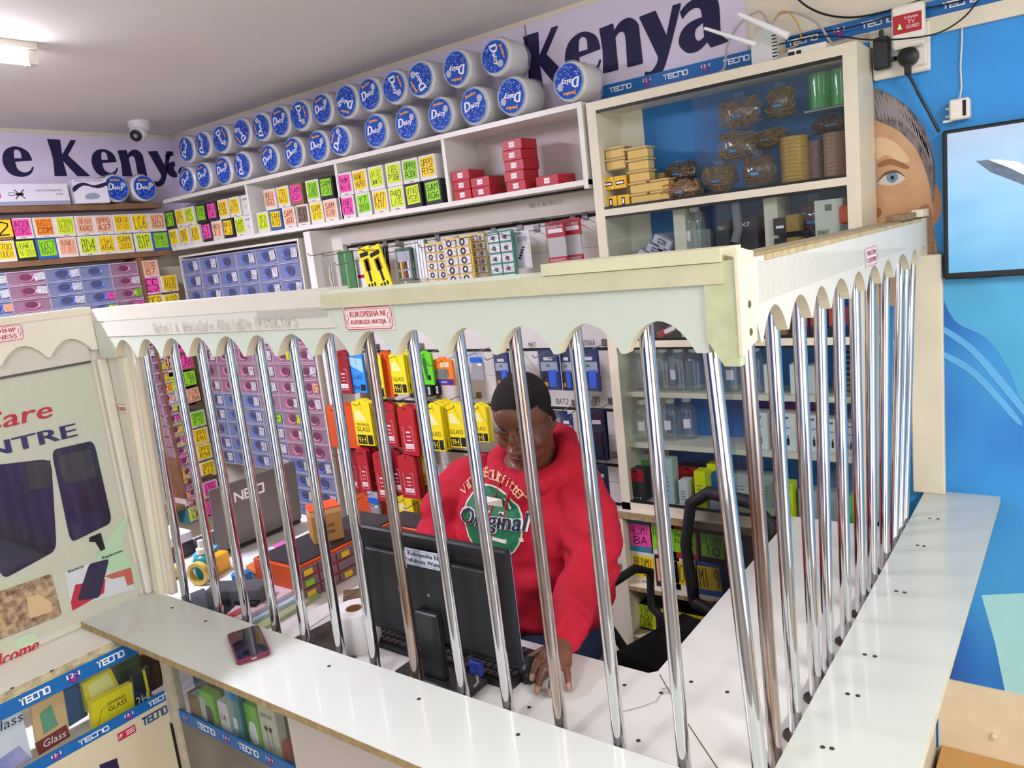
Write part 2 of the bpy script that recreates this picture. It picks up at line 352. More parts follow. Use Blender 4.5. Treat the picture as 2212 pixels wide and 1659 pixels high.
# back banner: from the corner to px 1614
mb = MB(); xr = px_x(1614, 60)
mb.box(XW, xr, yb, YB, 2.03, 2.60, lil)
zk = at(1135, 202, 1, YB).z; hk = at(1135, 80, 1, YB).z-zk
xsK = [px_x(1133, 90), px_x(1222, 130), px_x(1299, 95), px_x(1386, 85), px_x(1466, 60)]
banner_text(mb, 'Kenya', xsK, zk, hk, yb-.0012, 1.0)
pA, pB = at(1130, 90, 1, YB), at(1215, 158, 1, YB)
banner_text(mb, 'a', [px_x(380, 340)], 2.34, .13, yb-.001)
mb.box(px_x(1135, 60), px_x(1138, 60), yb-.0015, yb, 2.2, 2.6, mat('seam_grey', '8a8594', .8))
tag(mb.build('printed_banner'), 'lilac printed banner with huge dark letters running along the back wall top', 'banner')
# left wall banner (built in local frame, x -> +y, turned by 90 degrees)
mb = MB(); ly = lambda px, py: at(px, py, 0, XW)
mb.box(-2.0, YB, -.006, 0, 2.03, 2.6, lil)
ze = at(62, 380, 0, XW).z; he = at(110, 300, 0, XW).z-at(130, 378, 0, XW).z
banner_text(mb, 'eKenya', [at(p, 340, 0, XW).y for p in (2, 108, 194, 255, 320, 352)], ze, he*1.0, -.0072, 1.0)
tag(mb.build('printed_banner', loc=(XW, 0, 0), rz=R(90)), 'lilac printed banner with huge dark letters on the left wall', 'banner')
# branded blue strips
def strip(xa, xb, z0, z1, texts, y, name_label, loc=None, rz=0):
    mb = MB().box(xa, xb, y, y+.004, z0, z1, tecb)
    for kind, a, b in texts:
        if kind == 'T': tecno(mb, a, b, z0+(z1-z0)*.3, z0+(z1-z0)*.72, y-.0006, pw)
        else: shield(mb, a, (z0+z1)/2, (z1-z0)*.62, y-.0006)
    o = mb.build('printed_strip', loc=loc or (0, 0, 0), rz=rz); tag(o, name_label, 'strip'); return o
ys = YB-.014
S = lambda px, py: at(px, py, 1, ys)
z0 = S(1480, 171).z; z1 = S(1480, 142).z
strip(S(1298, 200).x, S(1635, 118).x, z0, z1, [('T', S(1317, 190).x, S(1363, 185).x), ('S', S(1398, 177).x, 0), ('T', S(1433, 162).x, S(1485, 155).x), ('S', S(1524, 142).x, 0), ('T', S(1562, 130).x, S(1618, 122).x)], ys, 'blue printed strip with white letters under the banner letters above the glass cabinet')
z0 = S(1811, 85).z; z1 = S(1811, 52).z
strip(S(1697, 100).x, 1.2, z0, z1, [('T', S(1703, 92).x, S(1766, 84).x), ('S', S(1813, 65).x, 0), ('T', S(1862, 54).x, S(1930, 40).x), ('S', S(1984, 22).x, 0), ('T', S(2037, 10).x, S(2112, 2).x)], ys, 'blue printed strip with white letters running along the top of the blue mural')
mb = MB().box(S(1880, 90).x, 1.3, YB-.02, YB, z0-.045, z0-.001, cream); tag(mb.build('wall_moulding'), 'cream wooden moulding under the upper blue strip above the mural', 'moulding')
# ---------------------------------------------------------------- mural
mbl = bpy.data.materials.new('mural_blue'); mbl.use_nodes = True; nt = mbl.node_tree; b = nt.nodes['Principled BSDF']; b.inputs['Roughness'].default_value = .45
tc = nt.nodes.new('ShaderNodeTexCoord'); mp = nt.nodes.new('ShaderNodeMapping'); mp.inputs['Scale'].default_value = (1, 1, .55); mp.inputs['Rotation'].default_value = (0, R(-38), 0)
wv = nt.nodes.new('ShaderNodeTexNoise'); wv.inputs['Scale'].default_value = 2.6; wv.inputs['Detail'].default_value = 1.2; wv.inputs['Distortion'].default_value = .6
rp = nt.nodes.new('ShaderNodeValToRGB'); e = rp.color_ramp.elements; e[0].position = .3; e[0].color = (*srgb('1f4f9e'), 1); e[1].position = .82; e[1].color = (*srgb('46aae4'), 1)
e2 = rp.color_ramp.elements.new(.5); e2.color = (*srgb('226fc4'), 1)
nt.links.new(tc.outputs['Object'], mp.inputs[0]); nt.links.new(mp.outputs[0], wv.inputs['Vector']); nt.links.new(wv.outputs['Fac'], rp.inputs[0]); nt.links.new(rp.outputs[0], b.inputs['Base Color'])
sky = mat('mural_background', '3aa0ea', .45, noise=.2, nscale=3, noise2='2f8fdc')
mb = MB(); ym = YB-.005; xl = at(1650, 300, 1, YB).x
zt = at(1950, 75, 1, YB).z
mb.box(xl, 1.55, ym, YB, .335, zt, sky)
Q = lambda *pts: [(at(x, y, 1, ym).x, at(x, y, 1, ym).z) for x, y in pts]
def poly(pts, m, d, n=5): mb.flat(spl([(p[0], p[1]) for p in Q(*pts)], n), ym-d, m)
skin_p = mat('print_skin', 'd9b78e', .5, noise=.16, nscale=7, noise2='c79a72')
poly([(1840, 250), (1905, 260), (1950, 290), (1990, 340), (2012, 420), (2018, 500), (2026, 580), (1990, 640), (1900, 660), (1830, 600)], skin_p, .0008)
poly([(2004, 405), (2022, 400), (2034, 425), (2030, 470), (2012, 480)], mat('print_ear', 'c98f6c', .5), .0006)
hair = mat('print_hair', '4b4246', .6, noise=.5, nscale=90, noise2='8d8080', stretch=(1, 1, .3))
poly([(1835, 205), (1885, 190), (1925, 205), (1965, 235), (1995, 275), (2012, 320), (2020, 380), (2016, 440), (2008, 400), (1992, 350), (1975, 315), (1945, 285), (1905, 265), (1880, 258), (1835, 262)], hair, .0014)
poly([(1898, 352), (1925, 343), (1962, 358), (1958, 366), (1925, 356), (1900, 362)], mat('print_brow', '9a6a48', .6), .0014)
poly([(1895, 395), (1912, 376), (1935, 372), (1955, 383), (1948, 392), (1925, 400)], mat('print_eye_white', 'd4c9c0', .5), .0014)
poly([(1917, 375), (1936, 373), (1940, 385), (1930, 395), (1917, 390)], mat('print_iris', '6f8ba0', .4), .0020)
poly([(1925, 380), (1931, 380), (1931, 387), (1925, 387)], ink, .0026)
poly([(1893, 397), (1912, 373), (1937, 368), (1957, 383), (1937, 373), (1912, 379)], mat('print_lash', '6d4536', .6), .0023)
poly([(1880, 450), (1898, 448), (1905, 460), (1895, 472), (1880, 470)], mat('print_nostril', 'a3663e', .6), .0014)
stub = mat('print_stubble', 'b08a6c', .6, noise=.35, nscale=160, noise2='8d6a52')
poly([(1975, 470), (2000, 440), (2014, 470), (2018, 560), (1985, 640), (1940, 655), (1960, 600), (1975, 540)], stub, .0010)
poly([(1890, 300), (1930, 305), (1965, 345), (1945, 350), (1915, 335), (1890, 345)], mat('print_skin_light', 'dfc098', .5), .0010)
poly([(1884, 400), (1900, 415), (1912, 440), (1902, 455), (1884, 450)], mat('print_skin_shade', 'c7976c', .5), .0010)
poly([(1900, 402), (1925, 408), (1950, 398), (1962, 405), (1930, 418), (1905, 414)], mat('print_skin_shade'), .0011)
for k in range(16):
    a0 = 1885+k*7.5; h0 = 200+max(0, k-3)**1.9*.9; poly([(a0, h0+6), (a0+3, h0+5), (a0+14, h0+34), (a0+18, h0+58), (a0+12, h0+50)], mat('print_hair_streak', '9b9092', .6), .0018, 3)
# shirt area and pale paper shape
mb.flat(spl(Q((2012, 640), (2040, 560), (2120, 620), (2300, 700), (2300, 1500), (2150, 1495), (2010, 1450), (1990, 1000)), 6), ym-.001, mbl)
cy = mat('mural_cyan', '56b4e2', .45, noise=.15, nscale=3)
poly([(2035, 605), (2120, 604), (2260, 600), (2290, 900), (2212, 870), (2180, 800), (2130, 730), (2060, 690)], cy, .0016)
for s_ in (((2030, 700), (2100, 745), (2170, 820), (2230, 900), (2225, 912), (2160, 835), (2095, 760), (2030, 712)), ((2040, 760), (2110, 800), (2200, 900), (2195, 912), (2105, 815), (2040, 772)), ((2020, 640), (2030, 625), (2032, 600), (2024, 628))): poly(s_, mat('mural_streak', '62b0e6', .45), .0022, 4)
mb.flat(Q((2120, 1285), (2330, 1275), (2330, 1530), (2172, 1497), (2160, 1440), (2150, 1390)), ym-.0018, mat('mural_pale_cyan', 'a9dfe4', .4, noise=.1, nscale=6))
tag(mb.build('wall_mural'), 'blue printed wall mural with half a face and a blue jacket', 'mural')
# ---------------------------------------------------------------- ceiling lamp
lp = at(20, 133, 2, 2.56)
lm = mat('tube_glow', 'f2f0ff', .4, emit=40)
def lamp(x, y, label, power, color):
    r_ = empty('ceiling_lamp', (x, y, 2.60)); tag(r_, label, 'lamp', None)
    MB().box(-.03, .03, -.6, .6, .0, .02, offw).build('lamp_base', r_)
    MB().tube([(0, -.58, -.028), (0, .58, -.028)], .018, lm, 12).build('lamp_tube', r_, smooth=True)
    for a_ in (-.6, .57): MB().box(-.02, .02, a_, a_+.03, -.045, 0, offw).build('lamp_socket', r_)
    area('tube_light', (x, y, 2.53), (0, 0, 0), .06, 1.1, power, color)
lamp(lp.x, lp.y-.52, 'lit white ceiling tube lamp at the far upper left', 46, (.84, .78, 1))
lamp(-.9, -.5, 'added lit ceiling tube lamp, out of view over the customer side', 5, (1, .95, .88))  # unseen tube added behind the camera for more room light
lamp(1.15, .55, 'added lit ceiling tube lamp, out of view near the mural side', 42, (1, .95, .87))  # unseen tube added to brighten the mural, cabinet and back wall
# ---------------------------------------------------------------- ledge and inner worktop
sc = mat('screw_dark', '3b352c', .6)
def screws(mb, pts, z, r=.0045):
    for x, y in pts: mb.lathe([(r, z), (r*.9, z+.0008)], sc, 10, (x, y, 0))
xo, yo = -.203, .82
mb = MB().prism([(-2.185, yo), (xo, yo), (xo, YB-.004), (XG, YB-.004), (XG, YG), (-2.185, YG)], ZL-.016, ZL, mat('ledge_laminate', 'c9cec6', .2, noise=.03, nscale=4, coat=.2), 'z')
mb.box(-2.187, xo, yo-.001, yo, ZL-.0165, ZL-.0005, mdf).box(xo, xo+.001, yo, YB-.01, ZL-.0165, ZL-.0005, mat('pale_edge', 'd8cfb0', .6, noise=.2, nscale=50))
P = lambda px, py: tuple(at(px, py, 2, ZL))[:2]
screws(mb, [P(*p) for p in ((372, 1313), (444, 1342), (711, 1439), (905, 1510), (1119, 1587), (1690, 1164), (1982, 1178), (1996, 1180), (2008, 1120), (2026, 1121), (1936, 1277), (1954, 1280), (1868, 1414), (1890, 1418), (1831, 1499), (1853, 1503), (1777, 1614), (1797, 1617))], ZL)
tag(mb.build('counter_ledge'), 'white raised customer ledge with screw heads running round the corner', 'ledge')
mb = MB().prism([(-2.62, YG+.0), (XG, YG+.0), (XG, 2.30), (-.735, 2.30), (-.725, 1.34), (-.74, 1.325), (-1.62, 1.325), (-1.62, 1.74), (-2.62, 1.74)], ZT-.018, ZT, mat('worktop_laminate', 'e4e3de', .22, noise=.03, nscale=5, coat=.2), 'z')
P2 = lambda px, py: tuple(at(px, py, 2, ZT))[:2]
screws(mb, [P2(*p) for p in ((1143, 1528), (1379, 1600), (1428, 1497), (1493, 1473), (1571, 1495), (1349, 1480))], ZT)
g = [P2(1425, 1457), P2(1480, 1555), P2(1570, 1690)]
for i in range(2):
    a, b_ = Vector((*g[i], 0)), Vector((*g[i+1], 0)); n = Vector((-(b_-a).y, (b_-a).x, 0)).normalized()*.0012
    mb.add([(a-n)+Vector((0, 0, ZT+.0003)), (b_-n)+Vector((0, 0, ZT+.0003)), (b_+n)+Vector((0, 0, ZT+.0003)), (a+n)+Vector((0, 0, ZT+.0003))], [(0, 1, 2, 3)], mat('joint_line', '6d5a3c', .8))
tag(mb.build('inner_worktop'), 'white L-shaped inner worktop with a joint line behind the bars', 'worktop')
# counter body (panels that carry the tops)
mb = MB().box(-.392, -.376, 1.03, 2.50, 0, ZL-.0175, offw).box(-.41, -.392, 1.04, 2.50, .0, ZT-.019, offw)
tag(mb.build('counter_side_panel'), 'off white side panel under the ledge at the right', 'panel')
# ---------------------------------------------------------------- grille: fascia with scallops
def scallop(xs, ztop, ztip, zpk, x0, x1):
    pts = [(x0, ztop), (x0, ztip if xs[0] > x0+1e-4 else ztip)]
    for i in range(len(xs)-1):
        a, b_ = xs[i], xs[i+1]
        for k in range(13):
            t = k/12; u = 2*t-1
            pts.append((a+.004+(b_-a-.008)*t, ztip+(zpk-ztip)*(max(0, 1-abs(u)**1.9))**.9))
    pts += [(x1, ztip), (x1, ztop)]
    return pts
G = G1 = empty('scalloped_grille', (0, 0, 0))
tag(G1, 'front run of chrome bars under a pale green scalloped pelmet', 'grille')
G2 = empty('scalloped_grille', (0, 0, 0)); tag(G2, 'side run of chrome bars under a white scalloped pelmet beside the mural', 'grille')
fr = [(243.6, 758), (295, 760), (346.7, 760), (403.7, 759), (460.6, 760.6), (527.5, 763), (595, 759), (675, 761), (759, 765), (851.5, 764), (957, 768), (1071, 768), (1201, 768), (1347, 766)]
yf = 1.006
xs = [at(*p, 1, yf).x for p in fr]+[-.437]
poly_ = scallop(xs, 1.772, 1.643, 1.69, -2.165, -.422)
def front_pelmet(): 
    mb = MB(); mb.prism(poly_[::-1], yf, yf+.022, greenw, em=mat('cut_edge_cream', 'e3d9b8', .6)); return mb
fp = front_pelmet().build('pelmet_board', G)
mb = MB(); xj = at(705, 700, 1, yf).x
mb.prism([(-2.165, 1.742), (xj, 1.742), (xj, 1.776), (-2.165, 1.776)][::1], yf-.003, yf+.07, mat('top_rail_grey', 'd5d0c0', .5)); mb.build('top_rail', G)
mb = MB().box(xj, -.395, yf-.006, yf+.07, 1.738, 1.766, yellw).box(at(1176, 600, 1, yf).x, -.395, yf-.008, yf+.07, 1.767, 1.785, mat('top_strip', 'd9d6b0', .45, noise=.08, nscale=10)); mb.build('top_rail', G)
# ribbed grey patch with faded hand lettering
mb = MB(); xa, xb = -2.10, at(722, 700, 1, yf).x; mb.prism([(xa, 1.70), (xb+.01, 1.70), (xb-.015, 1.742), (xa, 1.742)], yf-.0022, yf-.0002, mat('patch_grey', 'cfcdc0', .6))
for k in range(9): mb.box(at(560, 700, 1, yf).x, xb-.012, yf-.003, yf-.0022, 1.722+k*.0022, 1.7228+k*.0022, mat('rib_line', 'b8b8ac', .6))
mb.hand('Retail & Wholesale Available Protectors', at(330, 690, 1, yf).x, at(645, 690, 1, yf).x, 1.705, 1.728, yf-.0035, mat('faded_pencil', 'bdb6a3', .9), seed=2)
mb.build('grey_patch', G)
# side pelmet
G = G2
xf = -.378
sd = [(1646, 725), (1703, 696), (1755, 678), (1795, 655), (1838, 640), (1872, 624), (1905, 612), (1932, 602)]
ysd = [1.012]+[at(*p, 0, xf).y for p in sd]+[2.235, 2.37, 2.50]
ps = scallop(ysd, 1.765, 1.643, 1.69, 1.004, 2.505)
mb = MB(); mb.prism(ps, xf-.018, xf, mat('side_pelmet_white', 'dcd8cb', .4, noise=.05, nscale=9), 'x', em=mat('cut_edge_cream'))
for k in range(22): mb.box(xf, xf+.0006, 1.09, 2.2-k*.045, 1.7005+k*.0027, 1.7012+k*.0027, mat('rib_line'))
mb.build('pelmet_board', G)
mb = MB().box(xf-.075, xf-.018, 1.07, 2.50, 1.745, 1.768, mat('chipped_rail', 'b5a482', .6, noise=.3, nscale=30)).box(xf-.018, xf+.002, 1.12, 2.40, 1.758, 1.7655, mat('chipped_edge', 'cdb98a', .7, noise=.4, nscale=70))
mb.build('top_rail', G)
G = G1
mb = MB().prism([(-.422, 1.768), (-.422, 1.66), (-.40, 1.625), (-.378, 1.625), (-.378, 1.768)][::-1], yf-.004, yf+.014, mat('corner_green', 'c4cba0', .5, noise=.15, nscale=40))
mb.build('corner_block', G)
mb = MB().prism([(1.0, 1.640), (1.06, 1.652), (1.062, 1.775), (1.0, 1.785)], xf+.0004, xf+.005, mat('corner_cream', 'e6d8bc', .5), 'x'); mb.build('corner_cover', G)
mat('screw_brass', '8f7f55', .4, .8)
for z in (1.705, 1.667):
    mb = MB()
    mb.X = Matrix.Translation((xf+.004, 1.035, z)) @ Matrix.Rotation(R(90), 4, 'Y'); mb.lathe([(.006, 0), (.005, .002)], mat('screw_brass'), 12); mb.build('screw', G)
G = G2
mb = MB().box(-.40, -.372, 2.4, 2.50, 1.77, 1.79, cream).box(-.43, -.385, 2.22, 2.38, 1.769, 1.785, mat('torn_board', '9c8460', .8, noise=.5, nscale=40)); mb.build('wood_offcut', G)
# bars
top_px = [(310, 730), (372, 735), (430, 730), (490, 725), (557, 725), (630, 720), (708, 718), (795, 722), (888, 720), (988, 717), (1110, 715), (1240, 710), (1395, 710)]
fl = mat('bar_flange', '77706a', .3, 1)
def bar(x0_, y0_, x1_, y1_, r, m, nm='bar'):
    mb = MB().tube([(x0_, y0_, ZT+.0005), (x1_, y1_, 1.765)], r, m, 20)
    mb.lathe([(.024, ZT+.0005), (.023, ZT+.004), (.014, ZT+.007)], fl, 16, (x0_, y0_, 0)); mb.build('grille_bar', G, smooth=True)
G = G1
bot_px = [(402, 1290), (475, 1318), (535, 1340), (598, 1362), (662, 1385), (737, 1410), (812, 1437), (902, 1468), (1003, 1503), (1100, 1535), (1213, 1573), (1340, 1618), (1478, 1650)]
def leanbar(pt, pb, ax, val, r, m_):
    a, b_ = at(*pt, ax, val), at(*pb, ax, val); d = (a-b_)/(a.z-b_.z); lo = b_+d*(ZT-b_.z); hi = b_+d*(1.74-b_.z)
    bar(lo.x, lo.y, hi.x, hi.y, r, m_)
for i, (p, bp_) in enumerate(zip(top_px, bot_px)): leanbar(p, bp_, 1, 1.046, .0118, rust if i in (7, 10) else chrome)
leanbar((1536, 776), (1640, 1652), 1, 1.050, .0125, chrome)
G = G2
st = [(1608, 690), (1665, 655), (1723, 632), (1770, 612), (1810, 600), (1845, 590), (1880, 580), (1912, 570), (1945, 555)]
sb = [(1674, 1615), (1716, 1525), (1760, 1450), (1788, 1380), (1827, 1329), (1859, 1280), (1884, 1231), (1910, 1191), (1931, 1150)]
for i, (a, b_) in enumerate(zip(st, sb)): leanbar(a, b_, 0, -.412, .0118, rust if i == 0 else chrome)
for a, b_ in (((1957, 565), (1943, 1125)), ((1971, 558), (1954, 1098))): leanbar(a, b_, 0, -.412, .0118, chrome)
# ---------------------------------------------------------------- right end post, left end panel
mb = MB().box(-.425, -.34, YB-.035, YB-.006, ZL, 1.66, cream, .003)
tag(mb.build('end_post'), 'cream wooden post fixed to the mural where the side bars end', 'post')
mb = MB().prism([(-2.185, ZL), (-2.105, ZL), (-2.035, 1.742), (-2.185, 1.742)], 1.026, 1.05, offw)
xm = at(262, 1000, 1, 1.02).x
mb.box(-2.188, -2.168, 1.0, 1.026, ZL, 1.64, offw, .004).prism([(-2.150, ZL+.0005), (-2.122, ZL+.0005), (-2.058, 1.64), (-2.086, 1.64)], 1.012, 1.028, cream)
mb.prism([(-2.108, ZL), (-2.088, ZL), (-2.018, 1.742), (-2.038, 1.742)], 1.03, 1.05, cream)
o = tag(mb.build('side_partition'), 'off white end panel with mouldings at the left of the bars', 'panel')
# ---------------------------------------------------------------- poster board on the left with its own pelmet
PB_ = empty('poster_partition', (-2.19, 0, 0), R(90)); tag(PB_, 'white partition with scalloped pelmet framing a repair advert at the left', 'partition')
LX = lambda px, py, x=-2.19: (lambda p: (p.y, p.z))(at(px, py, 0, x))
MB().box(-.6, 1.02, .0, .03, .93, 1.76, offw).build('backing_board', PB_)
xs2 = [.62, .705]+[at(106, 772, 0, -2.165).y, at(204, 760, 0, -2.165).y]
d_ = xs2[3]-xs2[2]; xs2 = [xs2[2]-d_*k for k in range(9, 0, -1)]+[xs2[2], xs2[3]]
zt2 = at(100, 690, 0, -2.165).z; ztip = at(106, 772, 0, -2.165).z; zp = at(155, 731, 0, -2.165).z
MB().prism(scallop(xs2, zt2, ztip, zp, xs2[0], 1.004)[::-1], -.026, -.010, mat('pelmet_cream', 'e6dfcd', .45, noise=.05, nscale=8)).build('pelmet_board', PB_)
MB().box(-.6, 1.004, -.03, .03, zt2, zt2+.018, cream).build('top_rail', PB_)
mb = MB()
def LQ(pts, d=.0): return [LX(*p) for p in pts]
pap = mat('poster_paper', 'd0cdbd', .35, noise=.1, nscale=3, noise2='cbd2b8')
zt3 = LX(194, 783)[1]
mb.box(-.6, .985, -.006, 0, .935, zt3+.0, pap)
mb.box(-.6, .985, -.012, 0, zt3, zt3+.006, mat('frame_line', '55504a', .5)).box(-.6, .985, -.010, 0, zt3+.006, 1.74, mat('translucent_top', 'cfcabd', .3))
pr = mat('poster_red', 'c0243a', .5); pn = mat('poster_navy', '2f2a63', .5); pk = mat('poster_phone', '1f1c27', .5, noise=.5, nscale=9, noise2='2f1f52'); gr = mat('poster_green', 'a5dfb4', .5, noise=.3, nscale=5, noise2='c9dcb8')
yy = -.0072
mb.flat(spl(LQ([(262, 1180), (270, 1120), (230, 1160), (205, 1215), (255, 1240), (292, 1270), (290, 1230)]), 4), yy, gr)
mb.flat(spl(LQ([(30, 1382), (70, 1365), (80, 1385), (40, 1400)]), 4), yy, gr)
def ptext(t, a, b_, zc, h, m, sh=0, bold=0, y=yy-.0006): mb.text(t, a, b_, zc-h/2, zc+h/2, y, m, shear=sh, bold=bold)
y1_, z1_ = LX(-60, 930); y2_, z2_ = LX(105, 880); ptext('Care', y1_, y2_, (LX(50, 895)[1]), .045, pr, .25, .0012)
y1_, _ = LX(-150, 1020); y2_, _ = LX(160, 925); ptext('CENTRE', y1_, y2_, LX(90, 945)[1], .036, pn, 0, .0025)
mb.flat(rq(LQ([(108, 972), (200, 951), (240, 1128), (150, 1172)])), yy, pk); mb.flat(rq(LQ([(122, 985), (192, 968), (205, 1030), (135, 1045)])), yy-.0002, mat('poster_camera', '3e3c44', .4))
mb.flat(LQ([(190, 1160), (215, 1150), (225, 1185), (215, 1190), (203, 1170), (190, 1170)]), yy-.0002, ink)
mb.flat(rq(LQ([(-80, 1012), (108, 990), (120, 1188), (2, 1252)])), yy, pk)
mb.flat(LQ([(50, 1000), (106, 994), (108, 1050), (62, 1058)]), yy-.0006, mat('poster_camera', '3e3c44', .4))
mb.flat(rq(LQ([(-90, 1306), (108, 1238), (132, 1328), (-90, 1415)]), .06), yy, mat('poster_photo', '6d4a3c', .6, noise=.7, nscale=70, noise2='c7ad86'))
mb.flat(LQ([(55, 1290), (80, 1282), (110, 1300), (110, 1320), (62, 1335)]), yy-.0004, mat('poster_tan', 'd8bd8e', .6))
ptext('Battery', LX(144, 1230)[0], LX(178, 1222)[0], LX(160, 1229)[1], .009, ink, 0, .0004)
ptext('Replaceme', LX(218, 1204)[0], LX(262, 1190)[0], LX(240, 1197)[1], .009, ink, 0, .0004)
mb.flat(LQ([(138, 1235), (262, 1190), (296, 1270), (150, 1310)]), yy+.0002, mat('poster_white', 'd9dde0', .5))
mb.flat(LQ([(150, 1300), (160, 1262), (225, 1250), (222, 1280), (154, 1318)]), yy-.0004, pr)
mb.flat(rq(LQ([(190, 1217), (233, 1206), (212, 1290), (163, 1297)])), yy-.0008, pk)
mb.flat(LQ([(222, 1244), (238, 1238), (262, 1230), (280, 1225), (286, 1260), (272, 1265), (266, 1243), (240, 1250)]), yy-.0006, mat('poster_hand', 'c9675a', .5))
ptext('Welcome', LX(-70, 1450)[0], LX(76, 1385)[0], LX(50, 1402)[1], .032, pr, .3, .001)
mb.build('poster', PB_)
MB().box(-.6, .985, -.016, -.013, .955, zt3, clear('poster_glass', 'fdfdfd', .02, .05)).build('glass_pane', PB_)
# flat shelf under the board
mb = MB().box(-2.19, -2.02, -.6, .935, .912, .93, white).box(-2.022, -2.018, -.6, .935, .912, .929, mat('worn_edge', 'd6c79c', .7, noise=.5, nscale=40))
screws(mb, [P(*p) for p in ((22, 1470), (108, 1433))], .93); tag(mb.build('sill_board'), 'white sill board with a worn edge below the repair advert', 'shelf')
# ================================================================ WALL SHELVES
zs = lambda px, py, y=YS: at(px, py, 1, y).z
xs_ = lambda px, py, y=YS: at(px, py, 1, y).x
zt_ = (zs(348, 434)+zs(1246, 219.5))/2                  # top of the top shelf
zb_ = (zs(366, 547)+zs(1253, 398))/2+.020               # top face of the lower shelf
U = empty('wall_shelf_unit', (0, 0, 0)); tag(U, 'long white two-tier shelf unit high on the back wall', 'shelf unit')
xl_, xr_ = XS+.02, xs_(1262, 300)
MB().box(xl_, xr_, YS, YB-.008, zt_-.018, zt_, white).build('top_board', U)
MB().box(xl_, xr_, YS, YB-.008, zb_-.018, zb_, white).build('lower_shelf', U)
for p in ((535, 440), (727, 390), (957, 330)):
    x = xs_(*p); MB().box(x-.008, x+.008, YS+.004, YB-.01, zb_, zt_-.018, white).build('divider', U)
MB().box(xr_-.018, xr_, YS+.001, YB-.01, zb_-.03, zt_-.018, white).build('divider', U)
MB().box(xl_, xr_-.02, YB-.012, YB-.008, zb_, zt_-.018, mat('shelf_back', 'c9c0bc', .6)).build('back_panel', U)
# left wall shelves, brown planks
zL1 = at(170, 445, 0, XS).z; zL2 = (at(0, 575, 0, XS).z+at(304, 547, 0, XS).z)/2+.012
for z, t_ in ((zL1+.008, 'upper brown shelf plank on the left wall under the long cartons'), (zL2, 'lower brown shelf plank on the left wall under the noted boxes')):
    tag(MB().box(XW+.007, XS, -.2, YS-.0, z-.028, z-.001, brown).build('shelf_plank'), t_, 'shelf')
W2 = empty('plank_shelf_unit', (0, 0, 0)); tag(W2, 'brown plank uprights and small shelves beside the room corner', 'shelf unit')
yb0 = at(297, 600, 0, XS).y
for yy_ in (at(311, 600, 0, XS).y, ): MB().box(XW+.006, XS-.0, yy_-.014, yy_+.014, .62, zL2-.03, brown).build('upright', W2)
yu2 = at(322, 750, 0, XS).y-.035
MB().box(XW+.006, XS-.0, -.2, YS+.19, .60, .625, brown).build('plank', W2)
# ================================================================ NOTED BOXES
NC = {'y': ('note_yellow', 'f2cf1c'), 'l': ('note_lime', 'cfe62a'), 'g': ('note_green', '8fd426'), 'p': ('note_pink', 'ee4fa6'), 'e': ('note_peach', 'f2b48c'), 'o': ('note_orange', 'f08a1e'), 'b': ('note_brown', '7d6a50'), 'w': ('note_white', 'dfe0e4')}
CN = {'y': 'yellow', 'l': 'lime', 'g': 'green', 'p': 'pink', 'e': 'peach', 'o': 'orange', 'b': 'brown', 'w': 'white'}
BX = {'w': ('box_white', 'dcdad3'), 'b': ('box_brown', '8b6844'), 'k': ('box_black', '23242a'), 'n': ('box_blue', '2c5ea8'), 's': ('box_teal', '3a86a0'), 'r': ('box_red', 'b8352c'), 't': ('box_tan', 'b28a55')}
def nbox(loc, rz, wd, dp, ht, note, text, body='w', label='', group='', nsc=.8, inkm=None, seed=0):
    r_ = empty('phone_part_box', loc, rz)
    bm = mat(BX[body][0], BX[body][1], .5)
    MB().box(-wd/2, wd/2, 0, dp, 0, ht, bm, .0015).build('box_body', r_)
    rnd = random.Random(seed); nw = min(wd, ht)*nsc*.5; zc = ht*.54
    mb = MB(); mb.X = Matrix.Translation((rnd.uniform(-.1, .1)*(wd-2*nw), 0, zc)) @ Matrix.Rotation(R(rnd.uniform(-3, 3)), 4, 'Y')
    mb.box(-nw, nw, -.0012, -.0002, -nw*1.03, nw*1.03, mat(NC[note][0], NC[note][1], .6))
    mb.hand(text, -nw*.88, nw*.88, -nw*.8, nw*.8, -.0018, inkm or ink, seed=seed)
    mb.build('paper_note', r_)
    if body == 'w' and seed % 3:
        mb = MB()
        for k in range(4): mb.box(-.012+k*.006, -.0085+k*.006, -.0006, 0, ht*.05, ht*.085, ink)
        mb.build('printed_marks', r_)
    tag(r_, label, 'box', group); return r_
# --- left wall rows (pixel centre, note colour, text, box colour)
def lrow(items, z, ht, where, group, dp=.10, step=.092):
    for i, (px, py, c, t, b) in enumerate(items):
        y = at(px, py, 0, XS+.004).y
        nbox((XS+.004, y, z), R(90), step-.006, dp, ht, c, t, b, '%s box with %s note, %s from left, %s' % (CNB[b], CN[c], ORD[i], where), group, seed=int(px)+i)
CNB = {'w': 'white', 'b': 'brown', 'k': 'black', 'n': 'blue', 's': 'teal', 'r': 'red', 't': 'tan'}
HB = (zL1-.02-zL2)/2-.012
HB = min(HB, .095)
lrow([(10, 510, 'y', '2', 'b'), (49, 500, 'p', 'A03|CORE', 'w'), (98, 497, 'o', 'X6517|COM', 'w'), (142, 495, 'l', 'Y62019', 'w'), (186, 493, 'e', 'INFINIX|X682', 'w'), (225, 489, 'e', 'OPPO|A37', 'w'), (265, 487, 'y', 'NOKIA|G11 G21', 'w'), (303, 484, 'y', 'LC6', 'w'), (340, 482, 'e', 'X653', 'w')], zL2+HB+.003, HB, 'upper row on the left wall', 'noted boxes in the upper row on the left wall', step=.098)
